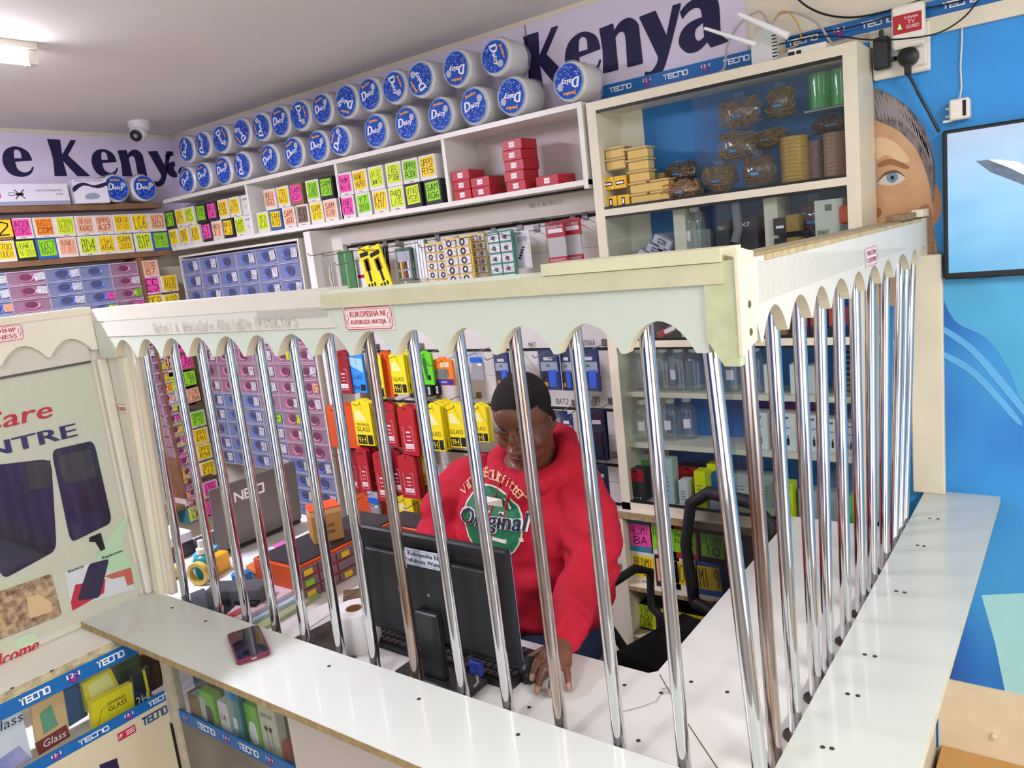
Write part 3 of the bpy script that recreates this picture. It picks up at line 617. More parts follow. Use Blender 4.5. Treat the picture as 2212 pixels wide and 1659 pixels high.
lrow([(12, 549, 'y', 'J700|TOUCH', 'w'), (57, 542, 'l', 'HUAWEI|Y6-2018', 'k'), (103, 541, 'g', 'X657', 'n'), (147, 537, 'e', 'HUAWEI|Y7-2019', 'w'), (192, 534, 'l', 'BD4', 'w'), (231, 532, 'y', 'Itel|A56', 'w'), (270, 528, 'y', 'SAM|J200', 'w'), (311, 523, 'l', 'B1P', 'w'), (348, 521, 'g', 'HUAWEI|Y5-2018', 'n')], zL2, HB, 'lower row on the left wall', 'noted boxes in the lower row on the left wall', step=.098)
# --- back shelf rows
def brow(items, z, ht, where, group, wd=.086, dp=.16):
    for i, it in enumerate(items):
        px, py, c, t, b = it[:5]; x = xs_(px, py)
        nbox((x, YS+.004+(it[5] if len(it) > 5 else 0), z), 0, wd, dp, ht, c, t, b, '%s box with %s note, %s from left, %s' % (CNB[b], CN[c], ORD[i], where), group, seed=int(px)+i)
HT = .094
b1t = [(366, 475, 'g', 'K9', 'k'), (387, 470, 'y', 'ITEL|K17', 'w'), (408, 466, 'l', 'X15', 'w'), (432, 461, 'g', 'TECNO|C9', 'k'), (456, 458, 'p', 'NOKIA|5A', 'k'), (481, 454, 'y', 'REALME|C30', 'w'), (506, 451, 'y', 'ITEL|P17', 'w')]
b1b = [(374, 515, 'y', 'NOTE|7', 'w'), (397, 512, 'y', 'DNT', 'w'), (421, 507, 'y', 'A20', 'w'), (446, 505, 'p', '51', 'k'), (468, 501, 'e', 'NOKIA|3.1', 'w'), (492, 497, 'y', 'NOKIA|4.2', 'k'), (518, 491, 'l', 'SAM|A32S', 'w')]
for i_, (t_, z_) in enumerate((('upper', zb_+HT+.001), ('lower', zb_))):
    r_ = empty('white_carton', (xs_(529, 450)-.006, YS+.01, z_)); MB().box(-.027, .027, 0, .14, 0, HT-.001, mat('box_white')).build('box_body', r_)
    mb = MB(); mb.text('GLASS', -.018, .018, .07, .078, -.001, ink); mb.text('Y', -.005, .005, .03, .045, -.001, ink); mb.build('print', r_); tag(r_, 'plain white carton with small black print at the right end of leftmost bay, %s one' % t_, 'box')
def spread(items, xa, xb):
    n = len(items); out = []
    for i, it in enumerate(items):
        out.append(it)
    return out
brow(b1t, zb_+HT+.001, HT, 'upper row of leftmost bay', 'noted boxes, upper row of the leftmost back bay', wd=.084)
brow(b1b, zb_, HT, 'lower row of the leftmost bay', 'noted boxes, lower row of the leftmost back bay', wd=.084)
b2t = [(582, 432, 'e', 'NOKIA|G50', 'w'), (610, 427, 'y', 'ITEL|G610', 'w'), (639, 424, 'p', 'SAM|A31', 'b'), (674, 415, 'g', 'J260', 'w'), (704, 410, 'g', 'SAM|J120', 'k')]
b3t = [(745, 402, 'p', 'Redmi|Note 50', 'w'), (777, 397, 'y', 'HUAWEI|Y6PRO', 'w'), (811, 388, 'l', 'LH 3/|Smart2', 'w'), (849, 381, 'l', 'ITEL|P38', 'w'), (885, 371, 'g', 'OPPO|A3X', 'w'), (922, 363, 'y', 'OPPO|R15', 'w')]
b2b = [(567, 481, 'l', 'J250', 'w'), (595, 478, 'y', 'SAN|A70', 'n'), (623, 472, 'e', 'SAM|J600', 'w'), (653, 472, 'b', 'J530', 'w'), (683, 462, 'y', 'SAM|J110', 'w'), (713, 456, 'e', 'SAM|G570P', 'w')]
b3b = [(749, 447, 'p', 'HUAWEI|Y7A', 'w'), (785, 449, 'g', 'Y7|2018', 'w'), (821, 442, 'y', 'KH7', 'w'), (856, 435, 'l', 'P40|LITE', 'w'), (892, 427, 'l', 'VIVO|Y53S', 'k'), (934, 420, 'g', 'SAM|A06', 'k')]
brow(b2t, zb_+HT+.001, HT, 'upper row of the second bay', 'noted boxes, upper row of the second bay')
brow(b2b, zb_, HT, 'lower row of the second bay', 'noted boxes, lower row of the second bay')
brow(b3t, zb_+HT+.001, HT, 'upper row of the third bay', 'noted boxes, upper row of the third bay')
brow(b3b, zb_, HT, 'lower row of the third bay', 'noted boxes, lower row of the third bay')
# --- boxes standing in the column left of the corner, seen over and between the bars (left wall)
lower = [((324, 580), 'e', 'TECNO|B7', 'w'), ((329, 617), 'p', 'E5', 'w'), ((335, 655), 'y', '2F8', 'w'), ((366, 612), 'y', 'X608', 'w'), ((371, 652), 'y', 'X690', 'w'),
 ((357, 752), 'y', 'C', 'w'), ((391, 745), 'p', 'A', 'b'), ((365, 787), 'e', 'BE', 'w'), ((401, 781), 'p', 'CA8', 'b'), ((373, 830), 'l', 'TECNO|F3', 'k'), ((409, 818), 'g', 'L9+', 'k'), ((378, 862), 'w', 'TEC|A', 'k'), ((417, 854), 'e', 'TECNO|LB6', 'k'),
 ((385, 914), 'g', 'OPPO|A5', 'k'), ((427, 905), 'g', 'OPPO|F9', 'w'), ((394, 947), 'l', 'OPPO|F1', 'w'), ((434, 942), 'y', 'OPPO|A91', 'w'), ((401, 982), 'p', 'OS A', 'w'), ((441, 976), 'y', 'OPPO|A94', 'w'), ((407, 1026), 'y', 'OPPO|A7', 'w'), ((449, 1013), 'y', 'OPPO|F11', 'w'),
 ((414, 1072), 'e', 'TE|P52', 'w'), ((455, 1056), 'p', 'ITEL|S33', 'w'), ((422, 1109), 'l', 'ITE|A0', 's'), ((458, 1095), 'p', 'ITE|A7', 'k')]
pair = {}
for i, (p, c, t, b) in enumerate(lower):
    q = at(*p, 0, XS+.002)
    nbox((XS+.004, q.y, q.z-.045), R(90), .094, .10, .088, c, t, b, '%s box with %s note, %s counted down the low stack at the room corner' % (CNB[b], CN[c], ORD[i] if i < 20 else ORD[i-20]+' last'), 'noted boxes stacked in the low column at the room corner', nsc=.86, seed=i+50)
yk = at(345, 600, 0, XS).y
for zz in (at(401, 760, 0, XS).z, at(427, 872, 0, XS).z, at(457, 1022, 0, XS).z):
    MB().box(XW+.006, XS+.01, yk-.05, YS-.005, zz-.012, zz, mat('dark_plank', '6d5038', .6, noise=.3, nscale=20)).build('plank', W2)
MB().box(XW+.006, XS+.012, at(340, 760, 0, XS).y-.016, at(340, 760, 0, XS).y, .66, zL2-.03, brown).build('upright', W2)
# ================================================================ ORGANIZER DRAWER TOWERS
dB = mat('drawer_blue', '8087a6', .25, alpha=.88, coat=.5); dP = mat('drawer_pink', '9c7a8e', .25, alpha=.88, coat=.5)
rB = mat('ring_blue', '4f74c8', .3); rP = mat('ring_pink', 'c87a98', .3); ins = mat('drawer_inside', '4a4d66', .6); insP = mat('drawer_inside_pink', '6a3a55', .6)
rimB = mat('drawer_rim_blue', 'a4adcb', .3); rimP = mat('drawer_rim_pink', 'c4a4b6', .3)
_dg = {}
def drawer(parent, x, z, wd, ht, pink, lab=None, seed=0):
    key = (pink, round(wd, 3), round(ht, 3))
    if key not in _dg:
        mb = MB().box(-wd/2+.002, wd/2-.002, .0, .11, .001, ht-.004, dP if pink else dB)
        mb.box(-wd/2, wd/2, -.006, .0, ht-.006, ht-.001, rimP if pink else rimB).box(-wd/2, wd/2, -.004, 0, 0, .003, rimP if pink else rimB)
        mb.box(-wd/2, -wd/2+.003, -.003, 0, 0, ht-.006, rimP if pink else rimB).box(wd/2-.003, wd/2, -.003, 0, 0, ht-.006, rimP if pink else rimB)
        _dg[key] = mb.build('drawer', parent)
        mb = MB(); rx_, rz_ = wd*.17, ht*.24; rr = rP if pink else rB; c0 = (-.01*wd, ht*.5)
        N = 18; V = []; Fs = []
        for s_ in (1.0, 1.32):
            for k in range(N): t = 2*math.pi*k/N; V.append((c0[0]+rx_*s_*math.cos(t), -.001 if s_ == 1 else -.0055, c0[1]+rz_*s_*math.sin(t)))
        for k in range(N): k2 = (k+1) % N; Fs.append((k, k2, N+k2, N+k))
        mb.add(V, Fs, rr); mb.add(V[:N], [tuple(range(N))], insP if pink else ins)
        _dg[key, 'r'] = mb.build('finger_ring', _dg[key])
        d = _dg[key]; d.location = (x, 0, z)
        ring = _dg[key, 'r']
    else:
        s0 = _dg[key]; d = s0.copy(); COL.objects.link(d); d.parent = parent; d.location = (x, 0, z)
        ring = _dg[key, 'r'].copy(); COL.objects.link(ring); ring.parent = d; ring.location = (0, 0, 0)
    rnd = random.Random(seed)
    if rnd.random() < .85 or lab:
        c, t = lab or ('w', ''.join(rnd.choice('ABCEFGHKLNPRSTX0123456789') for _ in range(3))+rnd.choice(['', '|'+rnd.choice(['CAM', 'S10', 'A12', 'LCD', 'X2'])]))
        mb = MB(); mb.X = Matrix.Translation((wd*.33, -.0065, ht*.5)) @ Matrix.Rotation(R(rnd.uniform(-7, 7)), 4, 'Y')
        w2, h2 = wd*.13, ht*.27
        mb.box(-w2, w2, -.0004, 0, -h2, h2, mat(NC[c][0], NC[c][1], .6)); mb.hand(t, -w2*.9, w2*.9, -h2*.85, h2*.85, -.0008, ink, seed=seed)
        mb.build('paper_label', d)
    return d
TW = empty('drawer_tower', (0, YS+.006, 0)); tag(TW, 'tall tower of small blue and pink plastic drawers on the back wall', 'drawer organizer')
tl, tr = xs_(389, 560), xs_(641, 530)
ztop = zs(640, 530, YS+.01)
rows = 17; cols = 6; pw_ = (tr-tl)/cols
ztw = (zs(389, 557)+ztop)/2-.0; zbt = zs(722, 1128, YS+.01); ph_ = (ztw-zbt)/rows
for r__ in range(rows):
    for c_ in range(cols):
        if (r__ >= 6 or c_ >= 0):
            pink = (r__ == 3 and c_ == 0) or (4 <= r__ <= 8 and c_ < 3) or (4 <= r__ <= 12 and c_ >= 4) or (4 <= r__ <= 9 and c_ == 3) or (r__ == 16 and c_ == 5)
            if r__ >= 13 and c_ < 3 and r__ > 13: continue
            lab = {(5, 4): ('e', 'X|53'), (6, 4): ('l', 'LA7'), (8, 5): ('e', 'SAM|M14'), (10, 3): ('g', 'F'), (4, 4): ('l', 'T30'), (10, 4): ('l', 'K1')}.get((r__, c_))
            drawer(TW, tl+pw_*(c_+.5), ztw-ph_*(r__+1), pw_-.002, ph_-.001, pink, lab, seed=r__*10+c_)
MB().box(tl-.012, tl-.003, -.004, .15, zbt-.01, ztw+.01, offw).box(tr+.003, tr+.012, -.004, .15, zbt-.01, ztw+.01, offw).box(tl-.012, tr+.012, -.004, .15, ztw+.010, ztw+.02, offw).box(tl-.012, tr+.012, .135, .15, zbt-.01, ztw+.01, offw).build('frame', TW)
# left wall organizers: four wide columns and one narrow one beyond the uprights
XO = XS+.005
def lt(px, py): return at(px, py, 0, XO)
cols_px = [(-60, 12), (12, 97), (97, 173), (173, 240), (240, 300)]
zr = [lt(270, 568+k*27.5).z for k in range(6)]
for ci, (a, b_) in enumerate(cols_px):
    ya, yb_ = lt(a, 600).y, lt(b_, 590).y; wd = yb_-ya
    T_ = empty('drawer_tower', (XO, (ya+yb_)/2, 0), R(90)); pink = ci in (1, 4)
    tag(T_, '%s plastic drawer column on the left wall, %s from the left' % ('pink' if pink else 'blue', ORD[ci]), 'drawer organizer', None)
    ph2 = .064; zt5 = zL2-.045
    for k in range(8):
        lab = {(3, 2): ('p', 'LH5'), (4, 2): ('g', 'J8'), (3, 3): ('l', 'J8'), (4, 3): ('p', 'IN'), (0, 2): ('e', 'S32|TOUCH')}.get((ci, k))
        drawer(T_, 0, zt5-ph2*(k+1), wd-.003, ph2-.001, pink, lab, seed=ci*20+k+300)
T_ = empty('drawer_tower', (XO, at(333, 800, 0, XO).y-.055, 0), R(90)); tag(T_, 'narrow drawer column with coloured labels between the brown uprights at the left', 'drawer organizer')
for k in range(17):
    q = at(330+k*6.2, 748+k*22.5, 0, XO)
    c_ = ['l', 'w', 'l', 'y', 'o', 'e', 'l', 'p', 'y', 'p', 'g', 'y', 'g', 'p', 'g', 'y', 'w'][k]
    d = drawer(T_, q.y-T_.location.y-.0, q.z-.03, .085, .058, True, (c_, ['X7', '150', 'SAM|A50', 'SAM', 'KC', 'F1', 'Y9', 'P', 'K8', 'HOT', 'GO', 'A2', 'K', 'S5', 'J5', 'X15', 'T'][k]), seed=k+700)
# ================================================================ RED BOXES in the right bay
def redbox(px, py, z, n, dx=0, ang=0, wd=.105, dp=.10, ht=.036):
    x = xs_(px, py)
    r_ = empty('red_carton', (x, YS+.012, z), R(ang))
    MB().box(-wd/2, wd/2, 0, dp, 0, ht-.0006, red, .0012).build('box_body', r_)
    mb = MB().box(-.012, .012, -.0007, 0, ht*.25, ht*.75, pw); mb.text('¥128', -.009, .009, ht*.4, ht*.62, -.001, red); mb.build('price_label', r_)
    return r_
hb = .036; pos = []
for k in range(5): pos.append((1110-2*k % 4, 400, zb_+k*hb, 'in the tall stack, %s from the bottom' % ORD[k]))
for k in range(2): pos.append((1034, 410, zb_+k*hb, 'in the middle pair, %s one' % ('lower', 'upper')[k]))
for k in range(3): pos.append((994, 418, zb_+k*hb, 'in the left stack of three, %s from the bottom' % ORD[k]))
pos.append((1168, 396, zb_, 'lying alone at the right'))
for i, (px, py, z, t) in enumerate(pos):
    r_ = redbox(px, py, z, i, ang=[-1, 1.5, 0, -2, 1][i % 5], wd=.085 if i < 10 else .10)
    if 5 <= i < 7: r_.location.y += .0
    if i == 10: r_.rotation_euler.z = R(-6); r_.location.x = xs_(1172, 390)+.01
    tag(r_, 'small red carton %s' % t, 'box', 'red cartons in the right shelf bay')
for t, px, py, wd, ht in (('', 0, 0, 0, 0),): pass
# ================================================================ TISSUE ROLLS on top of the shelf unit
rollw = mat('tissue_white', 'f4f2ee', .9, bump=.4, bscale=60); lb = mat('label_blue', '0536a8', .65, noise=.2, nscale=12, noise2='0a5cc0'); dot = mat('label_dot', 'cfe2f6', .5); lbl2 = mat('label_light', '7fb2e6', .4); jor = mat('label_orange', 'f2a33a', .5)
def make_roll():
    r_ = empty('tissue_roll', (0, 0, 0)); RR = .067
    MB().lathe([(.02, .001), (RR*.9, 0), (RR, .008), (RR, .105), (RR*.94, .112), (.02, .112)], rollw, 28, ax='y').build('paper_roll', r_, smooth=True)
    rnd = random.Random(4); mb = MB(); V = []; Fs = []; N = 26
    prof = [(.3, -.004), (.9, -.006), (1.03, .0), (1.06, .04), (1.04, .09), (1.03, .12), (.9, .135), (.55, .15)]
    for (k, y) in prof:
        for j in range(N):
            t = 2*math.pi*j/N; rr = RR*k*(1+rnd.uniform(-.04, .055)*(1.4 if y > .1 else 1)); V.append((rr*math.cos(t), y+rnd.uniform(-.003, .003), rr*math.sin(t)))
    for i in range(len(prof)-1):
        for j in range(N): j2 = (j+1) % N; Fs.append((i*N+j, (i+1)*N+j, (i+1)*N+j2, i*N+j2))
    mb.add(V, Fs, film); mb.build('plastic_wrap', r_, smooth=True)
    mb = MB(); a = RR*.84; rnd = random.Random(9)
    mb.flat([(a*1.04*math.cos(t*math.pi/16), a*1.09*math.sin(t*math.pi/16)) for t in range(32)], -.0075, lbl2)
    mb.flat([(a*math.cos(t*math.pi/16), a*1.05*math.sin(t*math.pi/16)) for t in range(32)], -.0079, lb)
    for k in range(90):
        q = rnd.uniform(0, 6.28); d = a*math.sqrt(rnd.random())*.95; x, z = d*math.cos(q), d*math.sin(q)
        if -.2*a < z < .35*a or z > .5*a: continue
        rr = rnd.choice((.0014, .0020)); mb.flat([(x+rr*math.cos(t), z+rr*math.sin(t)) for t in (0, 1.05, 2.1, 3.14, 4.2, 5.2)], -.0083, dot)
    mb.text('D', -a*.78, -a*.32, -a*.18, a*.42, -.0087, pw, shear=.2, bold=.0022); mb.text('aizy', -a*.28, a*.55, -a*.22, a*.2, -.0087, pw, shear=.15, bold=.0012)
    mb.text('Jumbo', -a*.5, a*.42, a*.56, a*.84, -.0087, jor, bold=.0012)
    for k in range(10):
        t = k*math.pi/5; cx, cz = a*.62, a*.28; mb.flat([(cx+.003*math.cos(t+1.2), cz+.003*math.sin(t+1.2)), (cx+.012*math.cos(t-.18), cz+.012*math.sin(t-.18)), (cx+.014*math.cos(t), cz+.014*math.sin(t)), (cx+.012*math.cos(t+.18), cz+.012*math.sin(t+.18))], -.0091, pw)
    mb.flat([(a*.62+.003*math.cos(t), a*.28+.003*math.sin(t)) for t in (0, 1.05, 2.1, 3.14, 4.2, 5.2)], -.0095, yel)
    mb.build('printed_label', r_)
    return r_
proll = None
bot = [(1230, 185, 178), (1105, 205, 176), (1025, 235, 10), (952, 255, 0), (880, 275, 3), (812, 285, 0), (735, 315, 60), (688, 325, 0), (635, 335, 18), (583, 350, 25), (525, 372, 90), (485, 385, 5), (440, 385, 8), (405, 395, 30)]
topr = [(1070, 125, -75), (985, 143, 175), (908, 172, 120), (853, 190, -70), (805, 212, 15), (765, 235, 160), (698, 250, 10), (650, 262, -80), (610, 275, 5), (568, 280, 95), (525, 305, 130), (480, 315, -60), (440, 325, 80), (403, 325, 60)]
for ri, (row, nm) in enumerate(((bot, 'bottom'), (topr, 'top'))):
    lastx = 9
    for i, (px, py, ang) in enumerate(row):
        q = at(px, py, 1, YS+.01); q.x = min(q.x, lastx-.139); lastx = q.x; rz0 = zt_+.0725 if ri == 0 else zt_+.0725+.143
        if i == 12 and ri == 0: rz0 += .0
        if proll is None: proll = make_roll(); o = proll
        else: o = copy_tree(proll)
        o.location = (q.x, YS+.014, rz0); o.rotation_euler = (0, R(-ang) if ang else 0, 0)
        k = .95+.05*((i*7) % 3)/2; o.scale = (k*.985, 1, k)
        lean = {178: 'upside down', 176: 'upside down', 175: 'upside down'}.get(ang, 'sideways' if 55 < abs(ang) < 125 else 'upright' if abs(ang) < 30 else 'tilted')
        tag(o, 'wrapped tissue roll, blue %s label, %s from right in %s row' % (lean.replace('upside down', 'upturned'), ORD[i], nm), 'tissue roll', 'wrapped tissue rolls on the back shelf')
for i, (px, py) in enumerate(((245, 392), (318, 390))):
    q = at(px, py, 0, XS); o = copy_tree(proll); o.location = (XS+.012, 2.085+.147*i, zL1+.008+.0735); o.rotation_euler = (0, 0, R(90)); o.scale = (1, 1, 1)
    tag(o, 'wrapped tissue roll with blue label on the left wall plank, %s from the left' % ORD[i], 'tissue roll', 'wrapped tissue rolls on the left plank')
# long cartons on the left wall plank
zc_ = zL1+.009
a0, a1 = at(0, 440, 0, XS).y-.25, at(150, 430, 0, XS).y
r_ = empty('flat_carton', (XS+.008, (a0+a1)/2, zc_), R(90)); wd = a1-a0
MB().box(-wd/2, wd/2, 0, .10, 0, .098, mat('carton_white', 'e4e2ea', .5), .002).box(-wd/2+.001, wd/2-.001, -.0006, .0, .001, .018, mat('carton_grey', '9aa0b4', .5)).build('box_body', r_)
mb = MB().box(wd/2-.34, wd/2-.30, -.001, 0, .035, .065, mat('logo_pink', 'c03a86', .5)); mb.text('S', wd/2-.33, wd/2-.31, .04, .06, -.0016, pw)
cx = wd/2-.22
for s_ in (-1, 1):
    mb.ribbon([(cx-.02, .05+s_*.02), (cx+.02, .05-s_*.02)], .004, -.0012, ink)
mb.ribbon([(cx-.012, .05), (cx+.012, .05)], .012, -.0012, ink); mb.ribbon([(cx-.045, .045), (cx-.02, .045), (cx-.02, .058), (cx-.045, .058), (cx-.045, .045)], .002, -.0012, ink)
mb.text('WALL MOUNT BRACKET', wd/2-.15, wd/2-.03, .062, .07, -.0012, ink); mb.text('DN-ATOP', wd/2-.06, wd/2-.03, .045, .052, -.0012, ink); mb.build('print', r_)
tag(r_, 'long white carton with black printing on the upper left wall plank', 'box')
b0, b1 = at(150, 430, 0, XS).y+.008, at(222, 415, 0, XS).y
r_ = empty('flat_carton', (XS+.03, (b0+b1)/2+.01, zc_), R(84)); wd = b1-b0
MB().box(-wd/2, wd/2, 0, .10, 0, .115, mat('carton_white'), .002).build('box_body', r_)
mb = MB().flat(spl([(-wd/2, .055), (-wd*.2, .085), (wd*.2, .07), (wd/2, .085), (wd/2, .10), (wd*.1, .085), (-wd*.2, .10), (-wd/2, .08)], 3), -.001, navy)
mb.text('VIDEO RECORDER', -wd*.45, wd*.4, .104, .110, -.001, ink); mb.flat(spl([(-.03, .02), (.02, .02), (.035, .035), (.01, .05), (-.03, .04)], 3), -.001, mat('carton_grey')); mb.build('print', r_)
tag(r_, 'white carton with a dark blue wave print beside the wrapped rolls', 'box')
# ================================================================ SLATWALL and hanging stock
YW = 2.47
sl = mat('slat_white', 'd9d6cf', .45, noise=.04, nscale=5); slot = mat('slot_black', '17171a', .6)
SW = empty('slatwall', (0, 0, 0)); tag(SW, 'white grooved slatwall carrying the hanging stock', 'slatwall')
sx0, sx1 = xs_(712, 640), xs_(1268, 400, YS)+.0
ZS = [1.893, 1.645, 1.405, 1.171, .955, .80]
mb = MB().box(sx0, sx1-.03, YW, YB-.008, .55, 1.985, sl)
for z in ZS: mb.box(sx0, sx1-.03, YW-.0008, YW, z-.006, z+.006, slot)
for i in range(len(ZS)-1):
    z = (ZS[i]+ZS[i+1])/2+.01; mb.box(sx0, sx1-.03, YW-.0006, YW, z-.0008, z+.0008, mat('groove', '8f8b84', .6))
mb.build('slat_panel', SW)
mb = MB().box(sx0+.02, sx1-.03, YW-.05, YW-.001, 1.905, 1.978, mat('header_grey', 'bdb6ab', .6)); 
mb.hand('NOKIA BATTERIES', at(1145, 450, 1, YW-.05).x, at(1215, 440, 1, YW-.05).x, 1.945, 1.96, YW-.051, mat('pencil', '77716a', .9)); mb.build('header_board', SW)
mb = MB()
for (px, py, t, w_) in ((1115, 481, '30RI', .05), (1165, 477, 'SIT340', .06), (1270, 755, 'W1', .04), (1268, 740, 'F32066A', .07), (1215, 867, 'BAT2', .06), (1288, 862, 'BM', .03), (1288, 872, 'BAT', .04), (870, 866, 'VIQ', .04), (905, 745, 'ABC', .04), (1145, 607, 'BL 5UT 20', .09), (1150, 745, 'MAT', .035), (1285, 998, '7XX', .04)):
    q = at(px, py, 1, YW); mb.hand(t, q.x-w_/2, q.x+w_/2, q.z-.010, q.z+.010, YW-.001, ink, seed=px)
mb.build('handwriting', SW)
px0, px1_ = xs_(690, 640), sx0
tag(MB().box(px0-.045, px0+.0, YS, YB-.01, .56, 1.98, white).box(px0, sx0, YS+.12, YB-.01, .56, 1.98, offw).build('upright_panel'), 'tall white upright panel between the drawer tower and the slatwall', 'panel')
hook0 = None
def hook(x, z, lab='', n=[0]):
    global hook0
    n[0] += 1
    if hook0 is None:
        hook0 = empty('display_hook', (0, 0, 0))
        MB().tube([(0, 0, 0), (0, -.04, .001), (.0, -.212, -.010), (0, -.224, .002)], .0018, steel, 6).build('wire', hook0)
        MB().box(-.012, .012, -.002, .003, -.006, .02, steel).build('hook_plate', hook0)
        o = hook0
    else: o = copy_tree(hook0)
    o.location = (x, YW-.004, z)
    tag(o, lab, 'hook', 'display hooks in the slatwall'); return o
SH = {}; cfilm = clear('card_film', 'fafafc', .04, .08)
def shape(kind, wd, ht):
    key = (kind, round(wd, 3), round(ht, 3))
    if key in SH: return SH[key]
    T = .006
    mb = MB()
    def card(c, tab=True):
        p = [(-wd/2, -ht), (wd/2, -ht), (wd/2, -.007), (wd*.38, -.001), (wd*.2, .002), (wd*.14, .008), (-wd*.14, .008), (-wd*.2, .002), (-wd*.38, -.001), (-wd/2, -.007)]
        mb.prism(p, 0, T, c); mb.flat([(.003*math.cos(t), -.006+.003*math.sin(t)) for t in (0, 1, 2, 3, 4, 5)], -.0005, ink)
    y = -.0006
    if kind in ('glassy', 'temp'):
        card(yel)
        mb.flat([(-wd*.42, -ht*.97), (wd*.1, -ht*.97), (wd*.1, -ht*.76), (-wd*.42, -ht*.76)], y, ink); mb.text('9H', -wd*.38, wd*.04, -ht*.94, -ht*.8, y-.0005, yel)
        mb.flat([(wd*.16, -ht*.97), (wd*.44, -ht*.97), (wd*.44, -ht*.76), (wd*.16, -ht*.76)], y, ink)
        mb.text('GLASS', -wd*.4, wd*.35, -ht*.68, -ht*.58, y, ink)
        if kind == 'temp': mb.text('TEMPERED', -wd*.4, wd*.35, -ht*.55, -ht*.5, y, ink)
        mb.flat([(-wd*.4, -ht*.22), (-wd*.1, -ht*.2), (wd*.3, -ht*.44), (-wd*.4, -ht*.44)], y, mat('pale_yellow', 'f4ec9a', .4))
    elif kind in ('redf', 'dred'):
        card(red if kind == 'redf' else mat('dark_red', '8f1722', .45))
        mb.ribbon([(-wd*.28, -ht*.4), (-wd*.28, -ht*.9), (wd*.28, -ht*.9), (wd*.28, -ht*.4), (wd*.1, -ht*.4)], .0012, y, pw)
        for k, (a, h_) in enumerate(((.5, .03), (.6, .015), (.68, .012))): mb.box(-wd*.13, wd*.13, y, 0, -ht*a-ht*h_, -ht*a, pw)
        mb.box(-wd*.24, wd*.24, y, 0, -ht*.86, -ht*.76, pw); mb.text('GLASS', -wd*.2, wd*.2, -ht*.84, -ht*.78, y-.0004, red)
    elif kind == 'orng':
        card(orange); mb.ribbon([(-wd*.3, -ht*.4), (-wd*.3, -ht*.9), (wd*.3, -ht*.9)], .001, y, mat('orange_dark', 'b23f12', .5))
    elif kind == 'blu9':
        card(mat('bright_blue', '2a8fe0', .4)); mb.flat([(-wd*.45, -ht*.3), (wd*.45, -ht*.5), (wd*.45, -ht*.15), (-wd*.45, -ht*.1)], y, mat('pale_blue', '9fd0f2', .4))
        mb.text('GLASS', -wd*.38, wd*.3, -ht*.66, -ht*.56, y, navy); mb.text('9H', -wd*.4, 0, -ht*.94, -ht*.8, y, navy); mb.box(wd*.1, wd*.44, y, 0, -ht*.95, -ht*.79, navy)
    elif kind == 'grn':
        card(mat('bright_green', '5fd11f', .4)); mb.flat(spl([(-wd*.2, -ht*.2), (wd*.05, -ht*.2), (wd*.1, -ht*.75), (-wd*.05, -ht*.8)], 3), y, mat('green_dark', '1f6a1a', .5)); mb.box(wd*.1, wd*.3, y, 0, -ht*.85, -ht*.7, ink)
    elif kind == 'blkb':
        mb.box(-wd/2, wd/2, 0, .02, -ht, 0, black, .002); mb.box(wd*.1, wd*.35, y, 0, -ht*.8, -ht*.2, pw); mb.box(wd*.17, wd*.25, y-.0005, y, -ht*.7, -ht*.3, ink)
    elif kind == 'orbag':
        card(mat('orange_bag', 'ef7a1c', .3)); mb.flat(spl([(-wd*.4, -ht*.72), (wd*.2, -ht*.72), (wd*.25, -ht*.4), (-wd*.35, -ht*.38)], 3), y, mat('bag_window', '7d8577', .2, noise=.4, nscale=40)); mb.box(-wd*.48, wd*.48, y-.0004, 0, -ht*.98, -ht*.76, mat('bag_purple', '3b2a86', .4)); mb.text('case', -wd*.15, wd*.15, -ht*.9, -ht*.83, y-.001, pw)
        mb.box(-wd*.1, wd*.35, y-.0004, 0, -ht*.3, -ht*.12, mat('label_tan', 'd9c7a8', .6))
    elif kind == 'gbat':
        mb.box(-wd/2, wd/2, 0, .004, -ht, 0, cfilm); mb.box(-wd*.36, wd*.36, .001, .010, -ht*.93, -ht*.36, mat('battery_grey', '9c9ea2', .4), .002); mb.box(-wd*.4, wd*.4, -.0008, 0, -ht*.36, -ht*.2, mat('bright_blue2', '1f63c8', .4))
        mb.box(-wd*.4, wd*.4, -.0006, 0, -ht*.2, -ht*.03, mat('card_silver', 'a9aeb8', .4)); mb.box(wd*.05, wd*.3, -.0012, 0, -ht*.46, -ht*.4, pw)
    elif kind == 'bbat':
        nb = mat('card_navy', '17356e', .4)
        mb.box(-wd/2, wd/2, .0, .003, -ht, 0, nb); mb.box(-wd*.42, wd*.42, y, 0, -ht*.55, -ht*.3, mat('card_pale', 'b9c4cc', .4)); mb.flat([(-wd*.2, -ht*.42), (wd*.1, -ht*.42), (-wd*.05, -ht*.34)], y-.0005, mat('tri_green', '3f8a55', .5))
        mb.box(-wd*.25, wd*.2, y, 0, -ht*.26, -ht*.18, pw); mb.box(-wd*.40, -wd*.05, -.007, 0, -ht*.93, -ht*.52, mat('battery_dark', '22283a', .3)); mb.box(-wd*.02, wd*.34, -.009, 0, -ht*.92, -ht*.5, mat('battery_blue', '2464d8', .3), .001); mb.box(-wd*.3, -wd*.1, -.0076, 0, -ht*.9, -ht*.8, mat('amber', 'e0a42a', .5))
        mb.box(-wd*.5, wd*.5, -.012, -.0118, -ht, -ht*.02, cfilm)
    elif kind == 'dbat':
